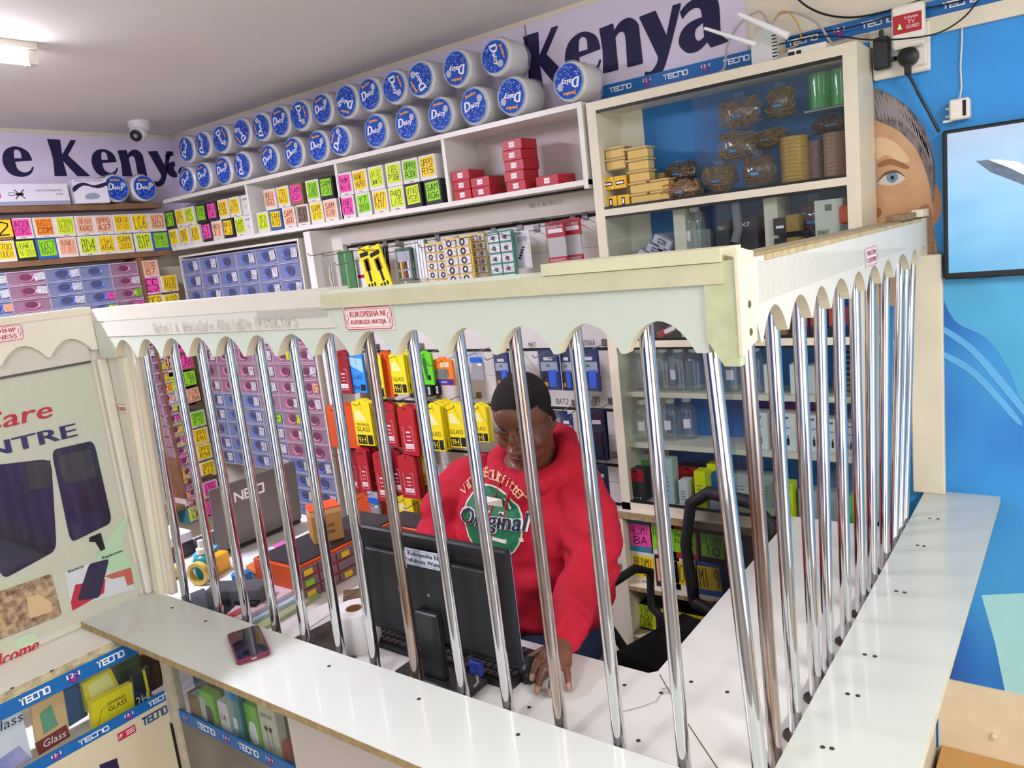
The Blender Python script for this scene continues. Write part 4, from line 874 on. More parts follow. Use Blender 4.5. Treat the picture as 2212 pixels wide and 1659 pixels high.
        mb.box(-wd/2, wd/2, 0, .003, -ht, 0, mat('card_dark', '1c2742', .4)); mb.box(-wd*.2, wd*.3, y, 0, -ht*.28, -ht*.2, pw); mb.box(-wd*.32, wd*.3, -.008, 0, -ht*.92, -ht*.42, mat('battery_dark')); mb.box(-wd*.5, wd*.5, -.012, -.0118, -ht, 0, cfilm)
    elif kind == 'wirebag':
        mb.box(-wd/2, wd/2, 0, .001, -ht, 0, cfilm)
        for k in range(5): mb.tube([(-.01+k*.005, -.003, -ht*.35), (-.015+k*.008, -.004, -ht*.6), (.0+k*.003, -.004, -ht*.9)], .0012, [yel, pw, ink, pw, mat('wire_grey', '9a9a9a', .5)][k], 5)
    elif kind == 'green_pk':
        mb.box(-wd/2, wd/2, 0, .008, -ht, 0, mat('pack_green', '1f7a34', .35)); mb.box(-wd*.05, wd*.02, y, 0, -ht, 0, mat('pack_green_l', '79c48a', .4)); mb.box(-wd*.52, wd*.52, -.003, -.0028, -ht, .005, cfilm)
    elif kind == 'redw':
        mb.box(-wd/2, wd/2, 0, .003, -ht, 0, mat('card_white', 'e6e6ea', .4)); mb.box(-wd/2, wd/2, y, 0, -ht*.55, -ht*.45, red)
    elif kind == 'ysolder':
        mb.box(-wd/2, wd/2, 0, .01, -ht, 0, yel, .001); mb.box(-wd*.4, wd*.4, y, 0, -ht*.22, -ht*.12, ink); mb.ribbon([(0, -ht*.34), (0, -ht*.8)], wd*.2, y, ink); mb.ribbon([(0, -ht*.34), (0, -ht*.5)], wd*.45, y, mat('card_brown', '6d4a2a', .5))
        for k in range(3): mb.box(-wd*.35+k*wd*.25, -wd*.2+k*wd*.25, y, 0, -ht*.95, -ht*.86, ink)
    elif kind == 'cables':
        for k in range(7): mb.tube([(-wd*.4+k*wd*.12, .002*(k % 3), 0), (-wd*.35+k*wd*.1, -.004*(k % 2), -ht*.5), (-wd*.2+k*wd*.08, 0, -ht)], .003, black, 6)
    elif kind == 'batcard':
        mb.box(-wd/2, wd/2, 0, .003, -ht, 0, mat('card_green', '2f5f3f', .4)); 
        mb.box(-wd*.4, wd*.4, -.002, 0, -ht*.95, -ht*.1, mat('card_silver', 'a9aeb8', .4))
        for r__ in range(2):
            for k in range(5): mb.tube([(-wd*.3+k*wd*.15, -.006, -ht*(.42+.28*r__)), (-wd*.3+k*wd*.15, -.006, -ht*(.64+.28*r__))], wd*.055, [ink, yel, red, ink, pw][k], 8)
        mb.box(-wd/2, wd/2, -.014, -.0138, -ht, 0, cfilm)
    elif kind == 'gwpack':
        for k in range(4): mb.box(-wd/2+k*wd*.25, -wd/2+k*wd*.25+wd*.17, -.002*k, .01, -ht, 0, mat('card_white')); mb.box(-wd/2+k*wd*.25+wd*.17, -wd/2+(k+1)*wd*.25, 0, .01, -ht, 0, mat('pack_green'))
    elif kind in ('ringy', 'ringt'):
        c = mat('blister_yellow', 'e0b63a', .4) if kind == 'ringy' else mat('blister_teal', '0f8f7c', .25, coat=1)
        mb.box(-wd/2, wd/2, 0, .003, -ht, 0, c); bub = mat('blister_clear', 'e9e8ea', .08, coat=1, noise=.4, nscale=90, noise2='b9b8bd')
        nc, nr = 2, 5
        for i in range(nc):
            for j in range(nr):
                x0 = -wd/2+wd*(.05+.475*i); z0_ = -ht*(.03+.195*j); mb.box(x0, x0+wd*.43, -.006, 0, z0_-ht*.165, z0_, bub, .002)
                cx_, cz_ = x0+wd*.21, z0_-ht*.08; rr = wd*.075
                if kind == 'ringy': mb.ribbon([(cx_+rr*math.cos(t*.785), cz_+rr*math.sin(t*.785)) for t in range(9)], rr*.55, -.0068, ink)
                else: mb.ribbon([(cx_-rr, cz_-rr*.5), (cx_, cz_+rr*.5), (cx_+rr, cz_), (cx_-rr*.2, cz_-rr*.6), (cx_+rr*.9, cz_-rr)], rr*.45, -.0068, ink)
    elif kind == 'clipbag':
        mb.box(-wd/2, wd/2, 0, .002, -ht, 0, mat('card_white')); mb.ribbon([(-wd*.42, -ht*.35), (wd*.42, -ht*.35), (wd*.42, -ht*.96), (-wd*.42, -ht*.96), (-wd*.42, -ht*.35)], .002, y, mat('line_yellow', 'd9cf3a', .5)); mb.hand('30TR', -wd*.3, wd*.3, -ht*.3, -ht*.17, y-.0004, navy)
        for k in range(5): mb.box(-wd*.25+k*.005, -wd*.12+k*.005, -.003, 0, -ht*(.75-k*.07), -ht*(.70-k*.07), ink)
        mb.box(-wd/2, wd/2, -.006, -.0058, -ht, 0, cfilm)
    elif kind == 'excel':
        mb.box(-wd/2, wd/2, 0, .003, -ht*.35, 0, red); mb.box(-wd*.4, wd*.4, y, 0, -ht*.25, -ht*.16, pw); mb.text('Excellent', -wd*.42, wd*.4, -ht*.14, -ht*.07, y, pw)
        mb.box(-wd*.45, wd*.45, 0, .006, -ht*.8, -ht*.35, mat('battery_pale', 'c4c4be', .4)); mb.box(-wd/2, wd/2, -.001, .003, -ht, -ht*.78, red); mb.text('WARRANTY', -wd*.42, wd*.4, -ht*.88, -ht*.82, -.0016, pw); mb.box(-wd/2, wd/2, -.008, -.0078, -ht, 0, cfilm)
    SH[key] = mb; return mb
PK = []
NMS = {'glassy': ('screen_glass_pack', 'yellow card screen glass pack'), 'temp': ('screen_glass_pack', 'yellow tempered glass pack'), 'redf': ('screen_glass_pack', 'red screen glass pack'), 'dred': ('screen_glass_pack', 'dark red screen glass pack'), 'orng': ('screen_glass_pack', 'orange card screen glass pack'), 'blu9': ('screen_glass_pack', 'bright blue screen glass pack'), 'grn': ('screen_glass_pack', 'bright green hanging pack'),
 'blkb': ('battery_box', 'small black box with white label'), 'orbag': ('case_bag', 'orange and purple bag with a clear window'), 'gbat': ('battery_pack', 'grey battery in a clear hanging bag with blue band'), 'bbat': ('battery_pack', 'navy hanging card with a blue battery'), 'dbat': ('battery_pack', 'dark hanging battery card'), 'wirebag': ('cable_bag', 'clear bag of thin wires'), 'green_pk': ('hanging_pack', 'long dark green pack in clear film'), 'redw': ('hanging_pack', 'white card with a red band'), 'ysolder': ('tool_pack', 'long yellow card with black tool print'),
 'cables': ('cable_bundle', 'bundle of thin black cables'), 'batcard': ('battery_card', 'card of small coloured batteries'), 'gwpack': ('hanging_pack', 'row of thin white and green packs'), 'ringy': ('blister_card', 'yellow blister card'), 'ringt': ('blister_card', 'teal blister card of small parts'), 'clipbag': ('clip_bag', 'clear bag with yellow outlined card'), 'excel': ('battery_card', 'red topped battery card')}
def pack(kind, x0, y0, x1, y1, where, n=1, yf_=2.335, dy=.009, dx=0, ry=0, hk=True):
    cx_, cy_ = (x0+x1)/2, (y0+y1)/2
    q = at(cx_, cy_, 1, yf_); wd = at(x1, cy_, 1, yf_).x-at(x0, cy_, 1, yf_).x; ht = at(cx_, y0, 1, yf_).z-at(cx_, y1, 1, yf_).z
    src = None
    for k in range(n):
        if src is None:
            nm, lb_ = NMS[kind]; r_ = shape(kind, wd, ht).build(nm, None); src = r_
        else: r_ = src.copy(); COL.objects.link(r_)
        r_.location = (q.x+dx*k+(random.Random(k).uniform(-.003, .003) if k else 0), yf_+dy*k, q.z+ht/2-(.002*(k % 2))); r_.rotation_euler = (0, R(ry+(k % 3-1)*.7 if n > 1 else ry), 0)
        nm, lb_ = NMS[kind]
        pos_ = '' if n == 1 else (', front one' if k == 0 else ', %s behind' % ORD[k-1])
        tag(r_, '%s %s%s' % (lb_, where, pos_), 'battery' if 'batt' in nm else 'packet', ('hanging packets ' + where) if n > 1 else None)
    zz = min(ZS, key=lambda z_: abs(z_-(q.z+ht/2+.0)))
    if hk: hook(q.x, q.z+ht/2-.006+.002, 'hook holding the %s %s' % (' '.join([w_ for w_ in NMS[kind][1].split() if w_ not in ('of', 'in', 'with', 'and')][:3]), where))
Zr = 3.687
def z6(kind, a, b, c, d, where, **k): pack(kind, 640+a/Zr, 440+b/Zr, 640+c/Zr, 440+d/Zr, where, **k)
def z9(kind, a, b, c, d, where, **k): s_ = 4.1475; pack(kind, 690+a/s_, 740+b/s_, 690+c/s_, 740+d/s_, where, **k)
z6('wirebag', 215, 375, 350, 735, 'at the far left of the top row', yf_=2.36)
z6('green_pk', 350, 375, 465, 730, 'beside the wire bag in the top row', yf_=2.37)
z6('redw', 490, 440, 590, 715, 'behind the yellow tool cards', yf_=2.40)
z6('ysolder', 505, 345, 600, 690, 'left of the pair in the top row', yf_=2.33, ry=-10)
z6('ysolder', 580, 340, 680, 690, 'right of the pair in the top row', yf_=2.315, ry=-16)
z6('cables', 680, 340, 765, 710, 'beside the yellow cards in the top row', yf_=2.36)
z6('batcard', 800, 350, 925, 615, 'in the middle of the top row', yf_=2.33, n=2, dy=.03)
z6('gwpack', 940, 290, 1045, 595, 'left of the ring cards', yf_=2.35)
z6('ringy', 1045, 310, 1225, 680, 'left one of the three ring cards', yf_=2.345, ry=2)
z6('ringy', 1180, 268, 1405, 640, 'front one of the three ring cards', yf_=2.31, n=2)
z6('ringy', 1395, 235, 1520, 560, 'right one of the three ring cards', yf_=2.36)
z6('ringt', 1535, 215, 1740, 650, 'in the top row', yf_=2.33, n=2)
z6('clipbag', 1735, 215, 1865, 515, 'in the top row beside the teal card', yf_=2.36)
z6('excel', 1998, 140, 2145, 505, 'in the top row, left of the pair', yf_=2.34, n=2)
z6('excel', 2140, 115, 2270, 490, 'in the top row, right of the pair', yf_=2.37, n=2)
z9('dred', 145, 90, 270, 460, 'left end of the second row', n=4, yf_=2.31)
z9('blu9', 275, 95, 400, 450, 'second row beside the dark red packs', n=2, yf_=2.32)
z9('temp', 480, 115, 565, 500, 'second row front of the orange stack', yf_=2.27, hk=False)
z9('orng', 545, 95, 640, 490, 'second row behind the yellow one', n=3, yf_=2.30)
z9('glassy', 640, 100, 770, 460, 'second row thick stack', n=7, yf_=2.30, dy=.014)
z9('grn', 895, 90, 1010, 380, 'second row', n=2, yf_=2.31)
z9('blkb', 935, 380, 1000, 485, 'second row under the green packs, left', yf_=2.30, hk=False)
z9('blkb', 1010, 370, 1070, 475, 'second row under the green packs, right', yf_=2.32, hk=False)
z9('orbag', 1020, 150, 1195, 385, 'second row', n=2, yf_=2.33)
z9('gbat', 1340, 75, 1485, 360, 'second row', yf_=2.35)
z9('bbat', 1570, 90, 1700, 400, 'second row above the head', yf_=2.34, n=2)
def z11(kind, a, b, c, d, where, **k): s_ = 2.962; pack(kind, 740+a/s_, 540+b/s_, 740+c/s_, 540+d/s_, where, **k)
z11('bbat', 1260, 640, 1385, 895, 'second row right of the head', yf_=2.34, n=2)
z11('bbat', 1400, 640, 1470, 900, 'second row beside the thin bar', yf_=2.36)
z11('bbat', 1515, 635, 1640, 905, 'second row beside the glass cabinet', yf_=2.34, n=2)
z9('orng', 80, 570, 330, 940, 'left end of the third row', n=5, yf_=2.30)
z9('temp', 310, 530, 465, 920, 'third row near the left end', n=4, yf_=2.28, dy=.011)
z9('redf', 560, 550, 680, 930, 'third row left one', n=4, yf_=2.30)
z9('glassy', 690, 565, 800, 950, 'third row between the red packs', n=3, yf_=2.33)
z9('redf', 720, 585, 860, 1010, 'third row middle one', n=5, yf_=2.25)
z9('glassy', 970, 560, 1100, 970, 'third row thick stack', n=7, yf_=2.27, dy=.013)
z9('glassy', 1150, 560, 1300, 940, 'third row behind the shoulder', n=4, yf_=2.30)
z9('glassy', 1375, 565, 1500, 890, 'third row beside the face', n=4, yf_=2.31)
z11('dbat', 1345, 1030, 1440, 1280, 'third row behind the ear', yf_=2.35, n=2)
z11('bbat', 1400, 1050, 1480, 1290, 'third row right of the ear', yf_=2.33)
z11('dbat', 1570, 1025, 1680, 1345, 'third row beside the glass cabinet', yf_=2.34, n=3)
z9('dred', 180, 960, 360, 1330, 'left end of the fourth row', n=3, yf_=2.33)
z9('redf', 345, 960, 440, 1340, 'fourth row left one', n=3, yf_=2.28)
z9('dred', 430, 950, 520, 1330, 'fourth row second one', n=3, yf_=2.32)
z9('redf', 500, 1000, 600, 1420, 'fourth row third one', n=3, yf_=2.26)
z9('dred', 620, 975, 740, 1370, 'fourth row behind the front card', n=3, yf_=2.31)
z9('redf', 720, 1020, 870, 1395, 'fourth row front card', n=5, yf_=2.25)
z9('temp', 900, 1010, 1000, 1365, 'fourth row next to the shoulder', n=3, yf_=2.30)
z11('dbat', 1590, 1380, 1700, 1640, 'fourth row beside the glass cabinet', yf_=2.34, n=2)
z9('orng', 350, 1370, 460, 1640, 'fifth row left one', n=3, yf_=2.31)
z9('gbat', 440, 1330, 550, 1650, 'fifth row', yf_=2.28)
z9('orng', 555, 1400, 620, 1640, 'fifth row behind the rusty bar', n=2, yf_=2.32)
z9('glassy', 700, 1390, 840, 1650, 'fifth row left one', n=3, yf_=2.30)
z9('glassy', 845, 1410, 960, 1600, 'fifth row behind the sleeve', n=3, yf_=2.34)
for p, t_ in (((662, 552), 'left of the clear wire bag'), ((700, 800), 'left of the dark red packs'), ((728, 985), 'left of the third row'), ((735, 1080), 'low at the left of the slatwall')):
    q = at(*p, 1, YW-.1); hook(q.x, q.z, 'empty steel hook '+t_)
# ================================================================ GLASS CABINET
CB = empty('glass_cabinet', (0, 0, 0)); tag(CB, 'tall cream glass fronted cabinet of stock against the mural', 'cabinet')
cx0, cx1 = at(1272, 300, 1, YS).x-.0, at(1850, 93, 1, YS).x
ctop = (at(1267, 221, 1, YS).z+at(1838, 93, 1, YS).z)/2
yb_ = YB-.014
MB().box(cx0, cx1, YS, yb_, ctop-.028, ctop, cream).build('top_board', CB)
MB().box(cx0, cx0+.034, YS, yb_, .84, ctop-.028, cream).build('side_panel', CB)
MB().box(cx1-.036, cx1, YS, yb_, .84, ctop-.028, cream).build('side_panel', CB)
ix0, ix1 = cx0+.034, cx1-.036
mb = MB().box(ix0, ix0+.08, yb_-.012, yb_, .87, ctop-.028, mat('back_cream', 'e6e2d0', .6)).box(ix0+.08, ix1, yb_-.010, yb_, .87, ctop-.028, mat('back_blue', '3080c4', .5, noise=.12, nscale=4)); mb.build('back_panel', CB)
shz = {'a': 1.900, 'b': 1.455, 'c': 1.272, 'd': 1.088}
for k, z in shz.items():
    if k in 'ab': MB().box(ix0, ix1, YS, yb_-.012, z-.022, z, cream).build('shelf', CB)
    else: MB().box(ix0, ix1, YS+.03, yb_-.012, z-.018, z, cream).build('shelf', CB)
MB().box(cx0, cx1, YS-.0, yb_, .845, .872, cream).build('bottom_board', CB)
MB().box(cx0-.012, cx1+.02, YS-.022, YS+.18, .818, .8445, mat('cabinet_base_top', 'dcd6c4', .5)).box(cx0-.012, cx1+.02, YS-.0235, YS-.022, .818, .8445, mdf).build('base_board', CB)
rl = mat('rail_black', '1d1c1a', .4)
for z in (ctop-.036, 1.901, 1.870, 1.456, 1.425, .873): MB().box(ix0, ix1, YS+.004, YS+.014, z, z+.007, rl).build('glass_rail', CB)
gl = clear('pane_glass', 'f2f7f8', .05, .04)
xm_ = at(1500, 330, 1, YS).x
MB().box(xm_, ix1, YS+.006, YS+.009, 1.908, ctop-.037, gl).build('glass_pane', CB)
for z0_, z1_, xx in ((1.463, 1.869, at(1562, 520, 1, YS).x), (.88, 1.424, -.93)):
    MB().box(ix0, xx+.02, YS+.005, YS+.008, z0_, z1_, gl).build('glass_pane', CB); MB().box(xx-.02, ix1, YS+.010, YS+.013, z0_, z1_, gl).build('glass_pane', CB)
for p in (1470, 1668): 
    q = at(p, 500, 1, YS+.05); MB().box(q.x-.02, q.x+.02, YS+.045, yb_-.012, 1.458, 1.877, cream).build('divider', CB)
zmid = at(1500, 603, 1, YS).z
MB().box(ix0, ix1, YS+.02, yb_-.012, zmid-.018, zmid, cream).build('shelf', CB)
def C(px, py, y): return at(px, py, 1, y)
def pbox(name, px, py, wpx, hpx, y, dp, m, label, cat, deco=None, rz=0, zfix=None, group=None, top=None):
    """px,py = centre of the bottom front edge"""
    q = C(px, py, y); wd = C(px+wpx/2, py, y).x-C(px-wpx/2, py, y).x; ht = C(px, py-hpx, y).z-C(px, py, y).z
    z = zfix if zfix is not None else q.z
    r_ = empty(name, (q.x, y, z), rz); MB().box(-wd/2, wd/2, 0, dp, 0, ht, m, .001).build('box_body', r_)
    if deco: mb = MB(); deco(mb, wd, ht); mb.build('printed_face', r_)
    tag(r_, label, cat, group); return r_
za = 1.9005
def dk(mb, w_, h_): mb.box(-w_*.36, w_*.36, -.001, 0, h_*.3, h_*.62, ink); mb.box(-w_*.3, w_*.3, -.0014, -.001, h_*.38, h_*.54, pw)
def dk2(mb, w_, h_): mb.box(-w_*.14, w_*.14, -.001, 0, h_*.2, h_*.8, ink); mb.box(-w_*.08, w_*.08, -.0014, -.001, h_*.3, h_*.7, pw)
yb2 = mat('small_yellow_box', 'e8b924', .45)
for i, (px, zz, d) in enumerate(((1320, za, dk2), (1347, za, dk2), (1317, za+.062, dk), (1343, za+.062, dk))):
    pbox('small_carton', px, 440, 25, 27, YS+.02, .05, yb2, 'small yellow carton with black print, %s %s in the glass cabinet' % (('lower', 'upper')[i//2], ('left', 'right')[i % 2]), 'box', d, zfix=zz, group='yellow cartons in the glass cabinet')
tubm = mat('tub_amber', 'd8ba6c', .25, coat=.6); lid = mat('tub_lid', 'd9c08c', .2, coat=.6)
def tub(px, y, z, t):
    q = C(px, 400, y); r_ = empty('plastic_tub', (q.x, y, z)); MB().box(-.036, .036, 0, .05, 0, .030, tubm, .004).build('tub_body', r_); MB().box(-.040, .040, -.004, .054, .030, .036, lid, .002).build('tub_lid', r_)
    tag(r_, 'small amber plastic tub with clear lid, %s' % t, 'tub', 'amber tubs in the glass cabinet')
for k in range(2): tub(1333, YS+.03, za+.124+.0365*k, ('lower', 'upper')[k]+' one on the yellow cartons')
for k in range(5): tub(1381, YS+.02, za+.0365*k, ORD[k]+' from the bottom of the tall stack')
for k in range(2): tub(1421, YS+.02, za+.0365*k, ('lower', 'upper')[k]+' one beside the tall stack')
for k in range(1): tub(1441, YS+.085, za+.0365*k, 'behind the short stack')
tan = mat('band_tan', 'b98548', .45, coat=.3, noise=.4, nscale=60); bagf = clear('bag_film', 'fbfaf8', .10, .14, bump=1, bscale=28, milk=.05)
def bands(name, px, py, rx_, rz__, y, label, m=tan, seed=0, z=None):
    rnd = random.Random(seed); q = C(px, py, y); kx = C(px+1, py, y).x-q.x; kz = q.z-C(px, py+1, y).z; rx_ *= kx; rz__ *= kz
    zc = z if z is not None else q.z
    r_ = empty(name, (q.x, y, zc))
    mb = MB()
    for i in range(75):
        a, b_ = rnd.uniform(.012, .024), rnd.uniform(.008, .02); c = Vector((rnd.uniform(-.72, .72)*rx_, rnd.uniform(-.022, .02), rnd.uniform(-.68, .68)*rz__)); M_ = Matrix.Rotation(rnd.uniform(0, 3.1), 4, 'Z') @ Matrix.Rotation(rnd.uniform(0, 3.1), 4, 'X')
        mb.tube([c+(M_ @ Vector((a*math.cos(t*.7), b_*math.sin(t*.7), 0))) for t in range(10)], .0018, m, 4, cap=False)
    mb.ell((0, .004, 0), (rx_*.5, .015, rz__*.5), m, 12, 8)
    mb.build('rubber_bands', r_)
    mb = MB(); V = []; Fs = []; N, K_ = 14, 9
    for i in range(K_+1):
        ph = math.pi*i/K_
        for j in range(N): t = 2*math.pi*j/N; w_ = 1+rnd.uniform(-.12, .14); V.append((rx_*w_*math.sin(ph)*math.cos(t), .036*math.sin(ph)*math.sin(t)*w_, rz__*math.cos(ph)*(1+rnd.uniform(-.03, .06))))
    for i in range(K_):
        for j in range(N): j2 = (j+1) % N; Fs.append((i*N+j, (i+1)*N+j, (i+1)*N+j2, i*N+j2))
    mb.add(V, Fs, bagf)
    mb.flat([(-.012, rz__*.9), (.012, rz__*.9), (.016, rz__*1.25), (-.02, rz__*1.3)], -.003, bagf)
    mb.box(-.012, .012, -.04, -.039, -rz__*.3, -rz__*.15, mat('bag_label_blue', '3f8fd0', .4)); mb.build('clear_bag', r_, smooth=True)
    tag(r_, label, 'bag', 'bags of rubber bands'); return r_
bands('band_bag', 1470, 372, 38, 20, YS+.13, 'brown bag of rubber bands lying behind the tubs', mat('band_brown', '7a5530', .5, noise=.3, nscale=40), 1)
bands('band_bag', 1478, 415, 45, 20, YS+.045, 'flat bag of rubber bands on the shelf before the pane edge', tan, 2, z=za+.028)
bands('band_bag', 1600, 245, 48, 36, YS+.10, 'bag of rubber bands at the top left of the heap', tan, 3)
bands('band_bag', 1688, 222, 28, 36, YS+.10, 'round bag of rubber bands at the top of the heap', mat('band_gold', '9c7430', .4, coat=.4, noise=.3, nscale=50), 4)
bands('band_bag', 1592, 318, 42, 38, YS+.09, 'bag of rubber bands in the middle of the heap', tan, 5)
bands('band_bag', 1555, 385, 34, 30, YS+.05, 'small bag of rubber bands at the bottom left of the heap', tan, 6, z=za+.048)
bands('band_bag', 1640, 385, 36, 34, YS+.045, 'bag of rubber bands at the bottom middle of the heap', mat('band_red', '96603e', .45, noise=.3, nscale=60), 7, z=za+.054)
bands('band_bag', 1660, 300, 40, 16, YS+.13, 'flat bag of rubber bands lying across the heap', tan, 8)
bands('band_bag', 1800, 250, 50, 18, YS+.11, 'dark bag of rubber bands above the dull rolls', mat('band_dark', '5d3c40', .5), 9, z=za+.155)
def bandroll(px, wpx, hpx, y, m, label):
    q = C(px, 400, y); r = (C(px+wpx/2, 400, y).x-q.x); h = (C(px, 400-hpx, y).z-q.z); mb = MB(); prof = [(r*.3, 0)]
    n = 12
    for k in range(n): prof += [(r*.94, h*(k+.02)/n), (r, h*(k+.3)/n), (r, h*(k+.7)/n), (r*.94, h*(k+.98)/n)]
    prof.append((r*.3, h)); mb.lathe(prof, m, 20); o = mb.build('band_roll', None, (q.x, y+r, za), smooth=True); tag(o, label, 'roll', 'stacked coils in the glass cabinet')
bandroll(1710, 62, 106, YS+.03, mat('roll_gold', 'bf9440', .25, coat=1), 'tall golden stacked coil in clear film inside the cabinet')
bandroll(1758, 44, 90, YS+.07, mat('roll_mauve', '8a6668', .35, coat=.6), 'tall mauve coil beside the golden one')
bandroll(1800, 50, 102, YS+.04, mat('roll_tan', 'a47c62', .35, coat=.6), 'tall tan coil near the right end of the cabinet shelf')
bandroll(1836, 20, 92, YS+.07, mat('roll_mauve'), 'thin mauve coil at the right end of the cabinet shelf')
bandroll(1421, 34, 66, YS+.10, mat('roll_dull', '9c8452', .4, coat=.4), 'short dull golden coil behind the tubs')
MB()
for i, px in enumerate((1772, 1820)):
    q = C(px, 190, YS+.12); mb = MB().lathe([(.01, 0), (.035, .002), (.035, .10), (.01, .102)], mat('roll_green', '4fae57', .35, coat=.6), 18); tag(mb.build('green_roll', None, (q.x, YS+.13, za+.2025), smooth=True), 'green film roll high in the cabinet, %s one' % ('left', 'right')[i], 'roll', 'green rolls in the cabinet')
tag(MB().box(C(1740, 260, YS+.1).x, ix1-.002, YS+.09, YS+.165, za+.197, za+.202, mat('inner_glass_shelf', 'c9d6d6', .1, alpha=.6)).build('glass_shelf'), 'small inner glass shelf holding the green rolls', 'shelf')
# compartment b
zb2 = 1.4555
r_ = None
for i, (px, py, ang) in enumerate(((1397, 556, -38), (1414, 541, -30), (1432, 522, -28), (1438, 546, -40), (1378, 565, -25))):
    q = C(px, py, YS+.05); r_ = empty('taped_box', (q.x, YS+.04+.012*(i % 2), q.z), 0, 0, R(-ang)); MB().box(-.032, .032, 0, .05, -.014, .014, mat('tape_box', 'cfcad6', .5), .001).build('box_body', r_)
    mb = MB().box(-.014, .016, -.001, 0, -.008, .008, mat('print_plum', '5a4668', .5)); mb.text('MIC', -.011, .013, -.005, .005, -.0015, pw); mb.build('print', r_); tag(r_, 'small pale box tied in a bundle inside the cabinet, %s' % ('left low one', 'middle one', 'top one', 'right one', 'far left one')[i], 'box', 'bundle of small boxes')
capw = mat('cap_white', 'eeece6', .4); botm = clear('bottle_clear', 'f4f8f8', .10, .08, bump=.3, bscale=30, milk=.07); liq = mat('bottle_inner', 'c8d8d6', .1, alpha=.18)
bot0 = {}
def bottle(px, y, z, lab, hscale=1, cap=True, labl=True):
    q = C(px, 800, y)
    key = (round(hscale, 2), labl)
    if key not in bot0:
        H = .148*hscale; r = .034; r_ = empty('clear_bottle', (0, 0, 0)); prof = [(.004, 0), (r*.92, .001), (r, .006)]
        for k in range(6): prof += [(r, H*(.08+.1*k)), (r*.95, H*(.12+.1*k))]
        prof += [(r, H*.68), (r*.8, H*.78), (r*.42, H*.86), (r*.38, H*.9)]
        MB().lathe(prof, botm, 20).build('bottle_body', r_, smooth=True)
        MB().lathe([(r*.2, H*.885), (r*.48, H*.885), (r*.48, H*.99), (r*.42, H), (r*.2, H)], capw, 18).build('bottle_cap', r_, smooth=True)
        if labl:
            mb = MB(); V = []; n = 7
            for k in range(n): t = -1.9+k*.12; V += [(r*1.01*math.cos(t), r*1.01*math.sin(t), H*.28), (r*1.01*math.cos(t), r*1.01*math.sin(t), H*.5)]
            mb.add(V, [(2*k, 2*k+2, 2*k+3, 2*k+1) for k in range(n-1)], mat('bottle_label', 'ecdfe4', .5)); mb.build('bottle_label', r_)
        bot0[key] = r_; o = r_
    else: o = copy_tree(bot0[key])
    o.location = (q.x, y+.034, z); o.rotation_euler = (0, 0, random.Random(px).uniform(-.5, .5)); tag(o, 'clear plastic bottle with white cap, %s' % lab, 'bottle', 'clear bottles in the cabinet'); return o
bottle(1514, YS+.045, zmid+.077, 'tallest, on the white box in the middle compartment', 1.0)
bottle(1527, YS+.12, zmid+.135, 'at the back of the middle compartment', 1.0)
pbox('white_carton', 1514, 603, 66, 62, YS+.02, .11, mat('carton_white'), 'white carton under the bottle in the middle compartment', 'box', lambda mb, w_, h_: mb.text('0.75mm', -w_*.4, w_*.1, h_*.75, h_*.88, -.001, ink), zfix=zmid+.0005)
pbox('white_carton', 1514, 600, 52, 100, YS+.10, .03, mat('carton_grey2', 'b9bcb8', .5), 'grey carton behind the white one in the middle compartment', 'box', zfix=zmid+.0005)
pur = mat('box_plum', '38203f', .35)
def px7(mb, w_, h_): mb.box(-w_/2, w_/2, -.0008, 0, h_*.45, h_, mat('box_black')); mb.text('PX7', -w_*.3, w_*.2, h_*.84, h_*.91, -.0014, pw); mb.flat([(w_*.35*math.cos(t/3)-w_*.5*0, h_*.18+w_*.35*math.sin(t/3)) for t in range(19)], -.0012, mat('pink_ring', 'b04a5e', .5)); mb.flat([(w_*.25*math.cos(t/3), h_*.18+w_*.25*math.sin(t/3)) for t in range(19)], -.0016, pur)
pbox('headphone_box', 1566, 600, 28, 118, YS+.05, .08, pur, 'narrow dark headphone box in the cabinet middle compartment', 'box', px7, zfix=zmid+.0005)
pbox('headphone_box', 1616, 600, 52, 124, YS+.04, .08, pur, 'wide dark headphone box with a round picture in the cabinet', 'box', px7, zfix=zmid+.0005)
q = C(1592, 480, YS+.03); tag(MB().tube([(0, 0, .11), (-.004, 0, .07), (.0, .004, .0), (-.012, 0, -.04)], .014, mat('handset_grey', '7c7a84', .4), 10).build('grey_handset', None, (q.x, YS+.035, q.z-.02), smooth=True), 'grey rounded handset leaning between the dark boxes', 'handset')
gb = mat('gold_box', 'a07a35', .4)
for i, (px, zz) in enumerate(((1690, .111), (1690, .0515), (1717, .117), (1717, .0515))):
    pbox('earphone_box', px, 600, 28, 36, YS+.03, .05, mat('box_black') if i < 2 else gb, '%s small box in the cabinet, %s one' % (('black', 'gold')[i//2], ('upper', 'lower')[i % 2]), 'box', dk if i < 2 else None, zfix=zmid+zz, group='small boxes in the cabinet right bay')
tag(MB().box(C(1675, 500, YS+.02).x, C(1732, 500, YS+.02).x, YS+.03, YS+.09, zmid, zmid+.05, mat('box_plum2', '4a2c4e', .5)).build('dark_carton'), 'dark plum carton carrying the small black and gold boxes', 'box')
def chg(mb, w_, h_): mb.text('SMART', -w_*.42, w_*.0, h_*.5, h_*.57, -.001, ink); mb.text('CHARGER', -w_*.42, w_*.1, h_*.4, h_*.47, -.001, ink); mb.box(-w_*.12, w_*.12, -.001, 0, h_*.84, h_*.93, mat('logo_grey', '6a7068', .5))
pbox('charger_box', 1795, 600, 60, 150, YS+.03, .08, mat('carton_cream', 'd6d4c2', .5), 'tall cream charger carton with black print in the cabinet', 'box', chg, zfix=zmid+.0005)
